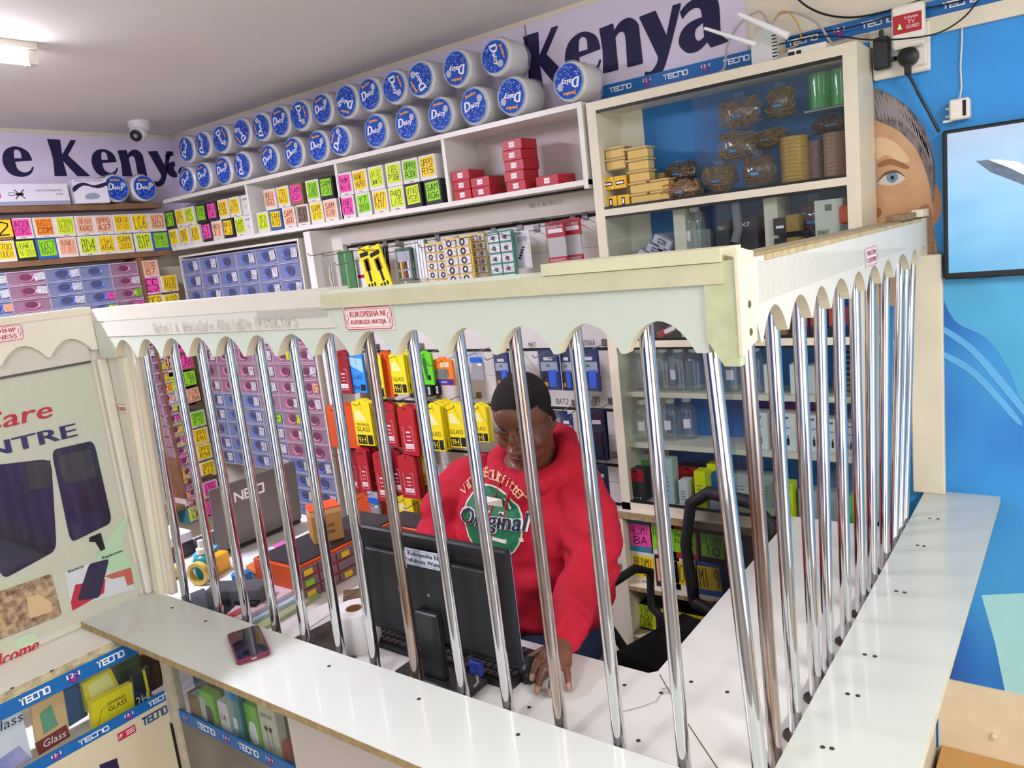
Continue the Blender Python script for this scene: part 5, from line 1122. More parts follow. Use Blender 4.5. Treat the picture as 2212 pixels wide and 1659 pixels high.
bands('film_bag', 1760, 470, 30, 40, YS+.10, 'crumpled plum coloured film bag behind the charger carton', mat('bag_plum', '6e4460', .5), 12)
bands('film_bag', 1810, 425, 30, 18, YS+.11, 'pink film bag at the top of the right compartment', mat('bag_pink', '9a3a6e', .5), 13, z=1.78)
tag(MB().box(-.018, .018, 0, .03, 0, .05, orange, .004).build('orange_case', None, (C(1830, 500, YS+.03).x, YS+.02, zmid+.125)), 'small bright orange case at the right edge of the cabinet', 'case')
tag(MB().box(-.016, .018, 0, .05, 0, .123, mat('carton_grey3', '77726e', .5)).build('grey_carton', None, (C(1830, 500, YS+.03).x, YS+.02, zmid)), 'grey carton under the orange case in the cabinet', 'box')
r_ = empty('red_remote', (C(1452, 722, YS+.03).x, YS+.03, zb2+.034), 0, 0, R(-22)); MB().box(-.06, .06, 0, .03, -.012, .012, red, .004).build('body', r_); MB().box(-.03, .01, -.001, 0, -.007, .007, pw).build('sticker', r_); tag(r_, 'red slim case with white sticker lying low in the cabinet', 'case')
tag(MB().box(C(1385, 700, YS+.06).x, C(1500, 700, YS+.06).x, YS+.07, YS+.13, zb2, zb2+.06, mat('dark_tray', '2c2c2e', .5)).build('dark_tray'), 'dark low tray at the cabinet bottom left', 'tray')
for i, (px, m_, t_) in enumerate(((1733, orange, 'left'), (1765, mat('box_orange_dark', 'c0431c', .5), 'second'), (1805, orange, 'third'), (1840, mat('box_orange_dark'), 'right'))):
    pbox('orange_pack', px, 742, 26, 62, YS+.03, .05, m_, 'orange pack low in the cabinet seen through the scallops, %s one' % t_, 'packet', lambda mb, w_, h_: mb.box(-w_/2, w_/2, -.001, 0, 0, h_*.35, dark), zfix=zb2, group='orange packs low in the cabinet')
pbox('tan_box', 1682, 742, 30, 26, YS+.03, .05, mat('box_tan2', 'b98f52', .5), 'small tan box low in the cabinet', 'box', zfix=zb2)
# compartment c, d, e
zc2, zd2, ze2 = 1.2725, 1.0885, .8725
for i, (px, y) in enumerate(((1374, YS+.04), (1424, YS+.045), (1458, YS+.045), (1492, YS+.045), (1534, YS+.045), (1572, YS+.05), (1624, YS+.05))): bottle(px, y, zc2, '%s from the left on the upper bottle shelf' % ORD[i], 1.0, labl=i in (2, 5, 6))
for i, px in enumerate((1398, 1440, 1476)): bottle(px, YS+.125, zc2, 'back row on the upper bottle shelf, %s' % ORD[i], 1.0, labl=False)
for i, (px, y) in enumerate(((1371, YS+.04), (1432, YS+.07), (1468, YS+.10))): bottle(px, y, zd2, '%s from the left on the lower bottle shelf' % ORD[i], 1.0, labl=True)
wb = mat('carton_pale', 'dfe1dc', .45)
def plugs(mb, w_, h_):
    mb.box(-w_*.2, w_*.2, -.001, 0, h_*.86, h_*.92, mat('logo_grey')); mb.text('charger', -w_*.3, w_*.3, h_*.6, h_*.66, -.001, ink)
    for s_ in (-.16, .08): mb.box(w_*s_, w_*(s_+.12), -.001, 0, h_*.16, h_*.34, ink); mb.box(w_*(s_+.04), w_*(s_+.08), -.001, 0, h_*.34, h_*.42, ink)
def curl(mb, w_, h_): mb.ribbon(spl([(-w_*.2, h_*.6), (0, h_*.65), (w_*.1, h_*.55), (-w_*.15, h_*.45), (0, h_*.42), (w_*.1, h_*.46)], 3, False), .002, -.001, ink)
for i, (px, wp, hp, y, d) in enumerate(((1668, 30, 62, YS+.05, curl), (1724, 30, 66, YS+.04, None), (1758, 28, 60, YS+.06, None))):
    pbox('white_carton', px, 870, wp, hp, y, .05, wb, 'plain white carton on the bottle shelf, %s' % ('nearest the bottles', 'middle one', 'right one')[i], 'box', d, zfix=zc2, group='white cartons on the bottle shelf')
r_ = empty('cable_rack', (C(1835, 820, YS+.04).x, YS+.04, zc2))
for k in range(9): MB().box(-.045, .045, 0, .05, .004+.0165*k, .012+.0165*k, mat('stack_grey', 'a9a69c' if k % 2 else '6f6d68', .5)).build('stacked_sleeve', r_)
tag(r_, 'stack of thin grey sleeves at the right of the bottle shelf', 'stack')
for i, (px, wp, hp, y) in enumerate(((1640, 42, 78, YS+.05), (1698, 46, 80, YS+.05), (1755, 38, 78, YS+.06), (1795, 36, 72, YS+.06), (1835, 32, 66, YS+.06))):
    pbox('charger_box', px, 990, wp, hp, y, .06, wb, 'white charger box with black picture, %s from left on the third shelf' % ORD[i], 'box', plugs, zfix=zd2, group='white charger boxes')
tag(MB().box(C(1612, 900, YS+.12).x, C(1720, 900, YS+.12).x, YS+.125, YS+.165, zd2, zd2+.15, mat('indigo_card', '37407e', .5)).build('indigo_carton'), 'indigo carton behind the white charger boxes', 'box')
def dhead(mb, w_, h_):
    mb.box(-w_/2, w_/2, -.001, 0, h_*.62, h_, red); mb.box(-w_*.1, w_*.1, -.0015, 0, h_*.9, h_*.96, ink)
    for k in range(3): mb.flat([(w_*(-.2+.2*k)+.003*math.cos(t), h_*.1+.003*math.sin(t)) for t in range(6)], -.0015, pw)
gg = mat('box_grey_dark', '3c3a3c', .4)
def lines(mb, w_, h_):
    for k in range(4): mb.box(-w_*.3, w_*.2, -.001, 0, h_*(.3+.1*k), h_*(.31+.1*k)+.0012, mat('logo_grey'))
def gtop(mb, w_, h_): mb.box(-w_/2, w_/2, -.001, 0, h_*.72, h_*.86, mat('green_band', '7ab65a', .5))
E5 = [('speaker_box', 1375, 1058, 36, 68, .025, gg, 'grey and red speaker box at the left of the lowest shelf', dhead), ('green_carton', 1382, 1040, 46, 84, .11, wb, 'white carton with a green band at the back of the lowest shelf', gtop), ('pale_carton', 1442, 1070, 28, 96, .03, mat('carton_teal', 'bcd0c8', .5), 'tall pale teal hanging carton on the lowest shelf', lines),
 ('speaker_box', 1485, 1030, 38, 72, .09, gg, 'second grey and red speaker box further back', dhead), ('white_carton', 1477, 1072, 20, 56, .02, wb, 'small white carton standing in front on the lowest shelf', lines), ('yellow_carton', 1514, 1078, 24, 78, .03, mat('yellow_bright', 'e2ea18', .4), 'bright yellow carton on the lowest shelf', lines),
 ('yellow_carton', 1548, 1070, 34, 86, .08, mat('yellow_bright'), 'yellow and blue carton behind on the lowest shelf', lambda mb, w_, h_: mb.flat(spl([(-w_*.5, h_*.3), (w_*.2, h_*.35), (w_*.3, h_*.8), (-w_*.2, h_*.8)], 3), -.001, blue)), ('grey_carton', 1600, 1070, 44, 66, .10, mat('carton_grey2'), 'grey cable carton at the middle back of the lowest shelf', lines),
 ('grey_carton', 1650, 1078, 44, 70, .10, mat('carton_grey4', 'a9b3aa', .5), 'grey green cable carton in the middle of the lowest shelf', lines), ('yellow_carton', 1694, 1100, 40, 74, .03, mat('yellow_bright'), 'blue and yellow carton right of the middle of the lowest shelf', lambda mb, w_, h_: (mb.flat([(-w_*.5, 0), (w_*.2, 0), (w_*.35, h_*.4), (-w_*.2, h_*.65), (-w_*.5, h_*.6)], -.001, mat('bright_blue')), mb.text('TECNO', -w_*.2, w_*.4, h_*.85, h_*.93, -.001, ink))),
 ('grey_carton', 1745, 1100, 40, 60, .05, mat('carton_grey4'), 'grey carton right of the blue and yellow one', lines), ('grey_carton', 1795, 1105, 44, 62, .05, mat('carton_grey5', '8f9a94', .5), 'darker grey carton on the lowest shelf', lines), ('green_box', 1848, 1112, 26, 66, .03, mat('bright_green'), 'bright green box at the right end of the lowest shelf', None)]
for nm, px, py, wp, hp, dy, m_, lb_, dc in E5: pbox(nm, px, py, wp, hp, YS+dy, .05, m_, lb_, 'box', dc, zfix=ze2)
r_ = pbox('flat_white_box', 1562, 1095, 56, 28, YS+.015, .09, mat('carton_pale'), 'flat white box with an orange lid print on the lowest shelf', 'box', None, zfix=ze2); MB().box(-.02, .03, .005, .07, C(1562, 1067, YS).z-C(1562, 1095, YS).z, C(1562, 1067, YS).z-C(1562, 1095, YS).z+.001, orange).build('lid_print', r_)
# ================================================================ LOWER CUBBY with noted boxes (below the cabinet)
LC = empty('low_cubby', (0, 0, 0)); tag(LC, 'cream cubby shelves under the glass cabinet behind the chair', 'shelf unit')
lx0, lx1, ly = cx0-.010, -.76, YS-.02
MB().box(lx0, lx0+.018, ly, YB-.02, 0, .8175, cream).build('side_panel', LC); MB().box(lx1-.018, lx1, ly, YB-.02, 0, .8175, cream).build('side_panel', LC)
for z in (.12, .36, .56): MB().box(lx0+.018, lx1-.018, ly, YB-.02, z-.016, z, cream).box(lx0+.018, lx1-.018, ly-.0012, ly, z-.016, z, mdf).build('shelf', LC)
z6_ = at(1400, 1262, 1, ly).z
LC2 = [(1382, 1170, 'p', 'REDMI|8A', 's', 1), (1432, 1185, 'g', 'REDMI|9', 'w', 1), (1478, 1190, 'g', 'Redmi|Note|4', 'r', 1), (1540, 1195, 'g', 'REDMI|10', 'k', 1), (1388, 1215, 'y', 'REDMI|9', 'w', 0), (1440, 1228, 'e', 'MI|8', 'k', 0), (1478, 1235, 'y', 'NOTE', 'w', 0), (1530, 1240, 'y', 'MI 9', 'n', 0)]
for i, (px, py, c, t, b, up) in enumerate(LC2):
    q = at(px, py, 1, ly+.03); nbox((q.x, ly+.035, .5605+up*.121), 0, .098, .12, .12, c, t, b, '%s box with %s note, %s row of low cubby, %s from left' % (CNB[b], CN[c], ('bottom', 'top')[up], ORD[i % 4]), 'noted boxes in the low cubby', nsc=.84, seed=i+900)
for i, (px, c, t) in enumerate(((1395, 'l', 'VIVO|1601|Y1A'), (1455, 'l', 'VIVO|Y20'), (1500, 'y', 'Y11'))):
    q = at(px, 1350, 1, ly+.06); nbox((q.x, ly+.06, .3605), 0, .11, .1, .10, c, t, 'k', 'black box with %s note on the shelf below, %s from left' % (CN[c], ORD[i]), 'noted boxes on the lower cubby shelf', nsc=.9, seed=i+950)
mb = MB(); q0 = at(1358, 1262, 1, ly)
for r__ in range(2):
    for k in range(3): mb.box(q0.x+.10*k, q0.x+.10*k+.09, ly-.0022, ly-.0014, .0, .0, pw)
# ================================================================ TELEVISION
p0, p1 = at(2035, 283, 1, 2.47), at(2034, 605, 1, 2.47)
TV = empty('television', (p0.x, 2.47, p1.z)); H = p0.z-p1.z; W_ = .74
MB().box(0, W_, .0, .035, 0, H, black, .004).build('tv_case', TV)
scr = bpy.data.materials.new('tv_screen'); scr.use_nodes = True; nt = scr.node_tree; b = nt.nodes['Principled BSDF']; b.inputs['Roughness'].default_value = .08; b.inputs['Base Color'].default_value = (.02, .02, .02, 1)
tc = nt.nodes.new('ShaderNodeTexCoord'); sp = nt.nodes.new('ShaderNodeSeparateXYZ'); rp = nt.nodes.new('ShaderNodeValToRGB'); nt.links.new(tc.outputs['Generated'], sp.inputs[0]); nt.links.new(sp.outputs['Z'], rp.inputs[0])
e = rp.color_ramp.elements; e[0].color = (*srgb('5fa6cf'), 1); e[0].position = 0; e[1].color = (*srgb('a3b6cf'), 1); e[1].position = 1; x_ = e.new(.55); x_.color = (*srgb('8bbce0'), 1)
ns = nt.nodes.new('ShaderNodeTexNoise'); ns.inputs['Scale'].default_value = 3; mx = nt.nodes.new('ShaderNodeMixRGB'); mx.blend_type = 'SOFT_LIGHT'; mx.inputs[0].default_value = .5; nt.links.new(tc.outputs['Generated'], ns.inputs['Vector']); nt.links.new(rp.outputs[0], mx.inputs[1]); nt.links.new(ns.outputs['Fac'], mx.inputs[2])
nt.links.new(mx.outputs[0], b.inputs['Emission Color']); b.inputs['Emission Strength'].default_value = .95
mb = MB().box(.012, W_-.012, -.0012, 0, .018, H-.010, scr); mb.build('tv_screen', TV)
mt = mat('screen_mountain', '5a6a7c', .5, emit=.5, noise=.6, nscale=60); T2 = lambda px, py: (at(px, py, 1, 2.47).x-p0.x, at(px, py, 1, 2.47).z-p1.z)
mb = MB().flat([T2(*p) for p in ((2108, 348), (2135, 345), (2180, 362), (2260, 400), (2260, 420), (2200, 395), (2140, 372))], -.0022, mt); mb.flat([T2(*p) for p in ((2135, 345), (2180, 362), (2260, 400), (2260, 385), (2200, 350), (2160, 345))], -.0020, mat('screen_snow', 'dde8f2', .5, emit=.8)); mb.build('screen_picture', TV)
tag(TV, 'flat black framed television on the mural showing a snowy slope', 'television')
# ================================================================ SOCKET, PLUGS, GUARD
ysk = YB-.03
def Sx(px, py): return at(px, py, 1, ysk)
a, b_ = Sx(1886, 175), Sx(2008, 75); c = Sx(1886, 105)
SK = empty('socket_outlet', (a.x, ysk, a.z)); sw, sh = b_.x-a.x, .150
sp_ = mat('socket_white', 'ece6d8', .3)
MB().box(0, sw, 0, .024, 0, sh*.86, sp_, .004).build('socket_plate', SK)
MB().box(sw*.42, sw*.50, -.004, 0, sh*.5, sh*.68, mat('switch_white', 'dedacb', .3), .001).build('switch', SK); MB().box(sw*.53, sw*.96, -.012, 0, sh*.10, sh*.8, sp_, .004).build('adaptor_block', SK)
tag(SK, 'double white wall socket beside the cabinet top', 'socket')
PL = empty('power_adapter', (a.x+sw*.20, ysk, a.z+sh*.15)); MB().box(-.020, .020, -.034, -.001, 0, .085, mat('adapter_black', '1c2023', .35), .004).build('adapter_body', PL); MB().lathe([(.018, 0), (.018, .01)], black, 16, (.018, -.008, .018)).build('adapter_foot', PL); MB().tube([(-.002, -.015, .085), (-.002, -.014, .105)], .006, black, 8).build('cable_stub', PL); tag(PL, 'black power adapter in the left half of the socket', 'adapter')
qg = Sx(1967, 60); TG = empty('tv_guard', (qg.x, ysk-.013, qg.z)); MB().box(-.040, .040, -.03, .0, -.055, .055, sp_, .006).build('guard_body', TG)
mb = MB().box(-.036, .034, -.0312, -.030, -.018, .030, mat('guard_red', 'b3202e', .4)); mb.text('TV', .000, .018, .004, .013, -.0318, pw); mb.text('GUARD', -.004, .028, -.008, .001, -.0318, pw); mb.text('Sollatek', -.008, .026, .017, .024, -.0318, pw); mb.build('front_label', TG)
MB().flat([(-.024, -.006), (-.014, -.006), (-.019, .008)], -.0322, mat('led_green', '5aff4a', .4, emit=3)).build('indicator_light', TG); tag(TG, 'white voltage guard with red label above the socket', 'guard')
qp = Sx(1965, 125); BP = empty('mains_plug', (qp.x, ysk-.013, qp.z)); mb = MB().lathe([(.026, 0), (.027, -.006), (.024, -.024), (.014, -.030)][::-1], black, 24, ax='y'); mb.build('plug_body', BP, smooth=True)
MB().box(-.008, .008, -.026, -.006, -.048, -.015, black, .003).build('cord_grip', BP); tag(BP, 'round black mains plug in the right half of the socket', 'plug')
e_ = at(2030, 284, 1, 2.475); pts = [(qp.x, ysk-.028, qp.z-.045)]+[(lambda q: (q.x, ysk-.012, q.z))(at(x, y, 1, ysk-.012)) for x, y in ((1976, 185), (1985, 205), (2005, 240))]+[(e_.x-.004, 2.492, e_.z)]
tag(MB().tube([Vector((*p, 0)) if len(p) == 2 else p for p in pts], .004, black, 8).build('mains_cable', smooth=True), 'thick black power cord from the plug down to the television', 'cord')
# hanging white charger with its wire
qc = at(2073, 235, 1, YB-.04); HC = empty('hanging_charger', (qc.x, YB-.035, qc.z)); MB().box(-.024, .024, -.015, .028, -.028, .026, sp_, .004).build('charger_body', HC)
MB().box(-.034, -.024, .0, .006, -.018, -.012, steel).build('plug_pin', HC); MB().box(-.034, -.024, .0, .006, .002, .008, steel).build('plug_pin', HC); MB().box(-.040, -.018, -.004, .008, -.030, -.024, sp_).build('plug_pin', HC); mb = MB(); mb.box(.008, .016, -.0156, -.015, -.02, .02, ink); mb.build('print', HC)
tag(HC, 'white three pin charger hanging by its wire on the mural', 'charger')
w0 = at(2078, 42, 1, YB-.01); pts = [(w0.x, YB-.008, w0.z)]+[(lambda q: (q.x, YB-.012, q.z))(at(x, y, 1, YB-.012)) for x, y in ((2078, 90), (2075, 140), (2077, 190))]+[(qc.x, YB-.035, qc.z+.027)]
tag(MB().tube(pts, .0022, sp_, 6).build('charger_wire', smooth=True), 'thin white wire hanging down the mural to the charger', 'wire')
def wire(px_, name, label, m, r, y0=YB-.03, n=5):
    pts = [];
    for i, p in enumerate(px_): q = at(p[0], p[1], 1, (p[2] if len(p) > 2 else y0)); pts.append((q.x, q.z, q.y))
    P_ = []
    N = len(pts)
    for i in range(N-1):
        p0_, p1_, p2_, p3_ = pts[max(i-1, 0)], pts[i], pts[i+1], pts[min(i+2, N-1)]
        for k in range(n):
            t = k/n; P_.append(tuple(.5*(2*p1_[j]+(-p0_[j]+p2_[j])*t+(2*p0_[j]-5*p1_[j]+4*p2_[j]-p3_[j])*t*t+(-p0_[j]+3*p1_[j]-3*p2_[j]+p3_[j])*t**3) for j in range(3)))
    P_.append(pts[-1]); tag(MB().tube([(a, c, b) for a, b, c in P_], r, m, 7).build(name, smooth=True), label, 'cable')
wire([(1715, -10), (1745, 15), (1790, 33), (1850, 37), (1930, 20), (2010, -8)], 'black_cable', 'black cable swagged across the wall above the upper strip', black, .003, YB-.025)
wire([(1634, 110, 2.44), (1700, 92, 2.42), (1790, 78, 2.42), (1880, 86, 2.44), (1960, 83, 2.42), (2030, 70, 2.45), (2085, 35, 2.48), (2120, -10, 2.5)], 'black_cable', 'thin black cable running behind the router and over the socket', black, .0022)
wire([(1700, 84, 2.45), (1760, 72, 2.46), (1840, 58, 2.47), (1950, 28, 2.49), (2060, 6, 2.49), (2120, -12, 2.49)], 'black_cable', 'straighter black cable along the upper blue strip', black, .0022)
gw = mat('cable_grey', 'b5b0a4', .5)
wire([(1550, 158, 2.44), (1565, 145, 2.45), (1572, 95, 2.46), (1600, 50, 2.47), (1640, 25, 2.48), (1660, 50, 2.47)], 'grey_cable', 'grey cable looping up at the left of the router', gw, .0035)
wire([(1665, 55, 2.47), (1685, 30, 2.47), (1720, 28, 2.47), (1765, 50, 2.46), (1790, 85, 2.45), (1800, 98, 2.45)], 'grey_cable', 'grey cable arching over the small white box', gw, .0035)
wire([(1668, 120, 2.40), (1680, 112, 2.41), (1725, 95, 2.42), (1727, 60, 2.45), (1705, 28, 2.46), (1685, 26, 2.46), (1675, 40, 2.46)], 'yellow_cable', 'thin yellow fibre cable looping over the router', mat('cable_yellow', 'd8a026', .5), .0018)
wire([(1802, 98, 2.44), (1850, 78, 2.46), (1895, 70, 2.46)], 'grey_cable', 'pale cable lying between the cabinet top and the socket', gw, .003)
# router
qr = at(1650, 130, 1, 2.40); RT = empty('wifi_router', (qr.x, 2.40, ctop+.0005)); rw = mat('router_white', 'd6d8d6', .35)
mb = MB().prism(spl([(-.035, 0, 1), (-.035, .06), (-.02, .095), (.01, .105), (.035, .10, 1), (.042, 0, 1)], 4), 0, .035, rw); mb.build('router_body', RT)
mb = MB()
for k in range(9): mb.box(.026, .040, -.0008, 0, .012+k*.0095, .0155+k*.0095, ink)
mb.build('vent_slots', RT)
def ant(p0_, p1_, r):
    a_ = at(*p0_, 1, 2.37)-RT.location; b__ = at(*p1_, 1, 2.36)-RT.location; MB().tube([a_, a_.lerp(b__, .5), b__], r, pw, 10, radii=[r*1.25, r, r*.75]).build('antenna', RT, smooth=True)
ant((1703, 78), (1595, 30), .0085); ant((1632, 96), (1522, 61), .006); tag(RT, 'white upright router with two long white antennas on the cabinet', 'router')
qo = at(1740, 106, 1, 2.37); OT = empty('fibre_box', (qo.x, 2.37, ctop+.0005), R(2)); MB().box(-.05, .055, 0, .10, 0, .026, sp_, .002).build('case', OT); MB().box(-.048, -.03, -.001, 0, .006, .018, navy).build('port', OT); MB().box(-.025, -.012, -.001, 0, .006, .018, ink).build('port', OT); tag(OT, 'small flat white network box beside the router', 'network box')
# conduit along the cabinet side
mb = MB(); qx = at(1890, 300, 1, YB-.012)
tag(MB().tube([(lambda q: (q.x, q.y, q.z))(at(x, y, 1, YB-.018)) for x, y in ((1884, 195), (1887, 240), (1883, 300), (1890, 360), (1891, 400), (1885, 470))], .004, mat('conduit_grey', '9a978c', .5), 8).build('cable_conduit', smooth=True), 'greyish cable clipped down the wall beside the cabinet side', 'cable')
# security camera
qk = at(300, 266, 2, 2.612); CC = empty('security_camera', (max(qk.x, XW+.07), qk.y, 2.62)); cw = mat('camera_white', 'dfdde0', .35)
MB().lathe([(.02, -.055), (.042, -.05), (.052, -.02), (.053, 0)], cw, 28).build('mount', CC, smooth=True)
hd = empty('x', (0, 0, 0)); bpy.data.objects.remove(hd)
MB().ell((.012, -.018, -.062), (.042, .042, .040), cw, 20, 14).build('camera_ball', CC, smooth=True)
v = Vector((.55, -.75, -.35)).normalized(); c0 = Vector((.012, -.018, -.062)); mb = MB(); mb.X = Matrix.Translation(c0+v*.036) @ v.to_track_quat('Z', 'Y').to_matrix().to_4x4(); mb.lathe([(.005, -.004), (.028, -.004), (.028, .004), (.022, .006), (.005, .006)], black, 24); mb.build('lens_ring', CC)
mb = MB(); mb.X = Matrix.Translation(c0+v*.042) @ v.to_track_quat('Z', 'Y').to_matrix().to_4x4(); mb.lathe([(.003, 0), (.011, 0), (.009, .003), (.003, .004)], mat('lens_grey', '8a8a90', .2), 20); mb.build('lens', CC); tag(CC, 'white dome security camera under the ceiling near the corner', 'camera')
# ================================================================ STICKERS
def sticker(loc, rz, w_, h_, t, label, c=pr, big=True):
    mb = MB().box(-w_/2, w_/2, -.0008, 0, -h_/2, h_/2, mat('sticker_paper', 'efe2dc', .5)); y = -.0012
    def frame(k, wd): a, b_ = w_/2-k, h_/2-k; e_ = .12*h_; mb.ribbon([(-a+e_, -b_), (a-e_, -b_), (a, -b_+e_), (a, b_-e_), (a-e_, b_), (-a+e_, b_), (-a, b_-e_), (-a, -b_+e_), (-a+e_, -b_)], wd, y, c)
    frame(h_*.05, h_*.035); frame(h_*.13, h_*.015)
    L = t.split('|')
    for i, s_ in enumerate(L): mb.text(s_, -w_*.36, w_*.36, h_*(.06 if i == 0 else -.30) if len(L) > 1 else -h_*.2, h_*(.30 if i == 0 else -.06) if len(L) > 1 else h_*.2, y, c, bold=h_*.008)
    for s_ in (-1, 1): mb.ribbon(spl([(s_*w_*.42, h_*.2), (s_*w_*.4, 0), (s_*w_*.44, -h_*.1), (s_*w_*.41, -h_*.25)], 3, False), h_*.03, y, c)
    tag(mb.build('printed_sticker', None, loc, rz), label, 'sticker')
q = at(795, 687, 1, yf-.001); sticker((q.x, yf-.0008, q.z), 0, .133, .046, 'KUKOPESHA NI|KUFUKUZA WATEJA', 'white sticker with red Swahili lettering on the front pelmet')
q = at(1882, 553, 0, xf+.001); sticker((xf+.0012, q.y, q.z), R(90), .11, .042, 'WELCOME|CUSTOMER', 'white and pink welcome sticker on the side pelmet', mat('sticker_pink', 'b8456a', .5))
q = at(5, 722, 0, -2.164); sticker((-2.1635, q.y-.012, q.z), R(90), .12, .042, 'FRIENDSHIP|BUSINESS', 'white sticker with red lettering on the left pelmet, cut by the photo edge')
q = at(265, 883, 1, 1.025); sticker((q.x, 1.0255, q.z), 0, .052, .028, 'WELCOME CUSTOMER', 'small faded welcome sticker on the side partition')
# ================================================================ ITEMS ON THE LEDGE AND WORKTOP
def T(px, py, z): q = at(px, py, 2, z); return q
# maroon phone
ph = empty('smartphone', (-1.592, .943, ZL+.0005), 0); a_ = T(488, 1375, ZL); b_ = T(560, 1357, ZL); c_ = T(587, 1415, ZL); d_ = T(515, 1447, ZL)
cen = (a_+b_+c_+d_)/4; ang = math.atan2((c_-b_).y, (c_-b_).x); ph.location = (cen.x, cen.y, ZL+.0005); ph.rotation_euler = (0, 0, ang)
L_, W2_ = .160, .076; mar = mat('phone_maroon', '6e1836', .35, coat=.4)
def rrect(l, w_, r, n=5):
    out = []
    for cx_, cy_, a0 in ((l-r, w_-r, 0), (-l+r, w_-r, 90), (-l+r, -w_+r, 180), (l-r, -w_+r, 270)):
        for k in range(n+1): t = R(a0+90*k/n); out.append((cx_+r*math.cos(t), cy_+r*math.sin(t)))
    return out
MB().prism(rrect(L_/2, W2_/2, .012), 0, .012, mar, 'z').build('phone_case', ph)
MB().prism(rrect(L_/2-.004, W2_/2-.004, .010), .012, .0128, mat('phone_screen', '0d0e2c', .04, coat=1), 'z').build('phone_screen', ph)
MB().box(L_/2, L_/2+.0006, -.006, .006, .004, .008, mat('port_silver', 'b9b9bd', .3, 1)).build('charging_port', ph); MB().box(L_/2, L_/2+.0006, -.022, -.018, .005, .0075, ink).build('audio_hole', ph)
tag(ph, 'maroon cased phone with dark screen lying on the white ledge', 'phone')
# toilet roll
TR = empty('toilet_roll', (-1.425, 1.132, ZT+.0005)); r1, r2, h = .056, .021, .098
mb = MB(); n = 32; V = []; Fs = []
for (r, z) in ((r2, 0), (r1-.003, 0), (r1, .004), (r1, h-.004), (r1-.003, h), (r2, h)):
    for k in range(n): V.append((r*math.cos(2*math.pi*k/n), r*math.sin(2*math.pi*k/n), z))
for i in range(6):
    for k in range(n): k2 = (k+1) % n; i2 = (i+1) % 6; Fs.append((i*n+k, i*n+k2, i2*n+k2, i2*n+k))
mb.add(V, Fs, mat('paper_white', 'f0eeec', .9)); mb.build('paper', TR, smooth=True)
mb = MB(); V = []
for (r, z) in ((r2-.001, .001), (r2-.001, h), (r2-.003, h), (r2-.003, .001)):
    for k in range(n): V.append((r*math.cos(2*math.pi*k/n), r*math.sin(2*math.pi*k/n), z))
mb.add(V, [(i*n+k, i*n+(k+1) % n, ((i+1) % 4)*n+(k+1) % n, ((i+1) % 4)*n+k) for i in range(4) for k in range(n)], mat('core_card', 'a67a4c', .8)); mb.build('card_core', TR)
tag(TR, 'white toilet paper roll standing on the worktop beside the monitor', 'toilet roll')
# monitor seen from behind
MN = empty('computer_monitor', (-1.135, 1.10, ZT+.0005)); mx0, mx1 = -1.352+1.135, -.922+1.135; mz0, mz1 = .972-ZT, 1.226-ZT
MB().box(mx0, mx1, .020, .040, mz0, mz1, mat('monitor_black', '1c1d20', .45), .004).build('bezel', MN)
MB().box(mx0+.03, mx1-.03, .006, .020, mz0+.02, mz1-.045, mat('monitor_back', '202225', .5, noise=.1, nscale=300), .003).build('back_cover', MN)
MB().box(mx0+.003, mx1-.003, .040, .0412, mz0+.006, mz1-.004, mat('screen_on', '5f7f9c', .2, emit=.5)).build('display_panel', MN)
mb = MB().box(mx0+.02, mx1-.02, .0192, .020, mz1-.026, mz1-.023, ink); mb.build('vent_slot', MN)
MB().box(-.035, .03, -.012, .006, .012, .165, mat('stand_black', '26282b', .35), .003).build('stand_column', MN)
MB().box(-.11, .11, -.030, .045, 0, .012, mat('stand_black'), .004).build('stand_base', MN)
for x, z in ((-.09, .20), (-.0, .20), (.02, .105), (.075, .10)): MB().lathe([(.004, .0052), (.0035, .004), (.001, .004)], steel, 10, (x, 0, z), ax='y').build('back_screw', MN)
lq0, lq1 = at(872, 1187, 1, 1.104), at(960, 1232, 1, 1.104)
mb = MB(); lx = (lq0.x+lq1.x)/2+1.135-.0; w_ = .135; mb.X = Matrix.Translation((lx+.0, .0, (lq0.z+lq1.z)/2-ZT)); mb.box(-w_/2, w_/2, .0045, .0058, -.019, .019, mat('label_paper', 'cfd6e6', .5))
mb.ribbon([(-w_/2+.003, .0155), (w_/2-.003, .0155)], .0006, .004, ink); mb.ribbon([(-w_/2+.003, -.0155), (w_/2-.003, -.0155)], .0006, .004, ink)
mb.text('Kukopesha Ni', -w_*.34, w_*.34, .001, .0135, .004, ink, bold=.0003); mb.text('Kufukuza Wateja', -w_*.42, w_*.42, -.0145, -.002, .004, ink, bold=.0003); mb.build('paper_label', MN)
tag(MN, 'black computer monitor seen from behind with a white label', 'monitor')
qv = at(1020, 1380, 1, 1.11); VG = empty('video_cable', (qv.x, 1.112, .972-.0)); MB().box(-.016, .016, -.008, .006, -.034, -.002, mat('plug_blue', '2a3f9e', .4), .003).build('plug_head', VG); MB().tube([(0, -.002, -.034), (.002, -.004, -.05), (-.006, -.01, -.062), (-.02, -.014, -.0665), (-.05, -.02, -.0675)], .003, mat('cable_grey'), 8).build('lead', VG, smooth=True); tag(VG, 'blue video plug and grey lead under the monitor', 'cable')
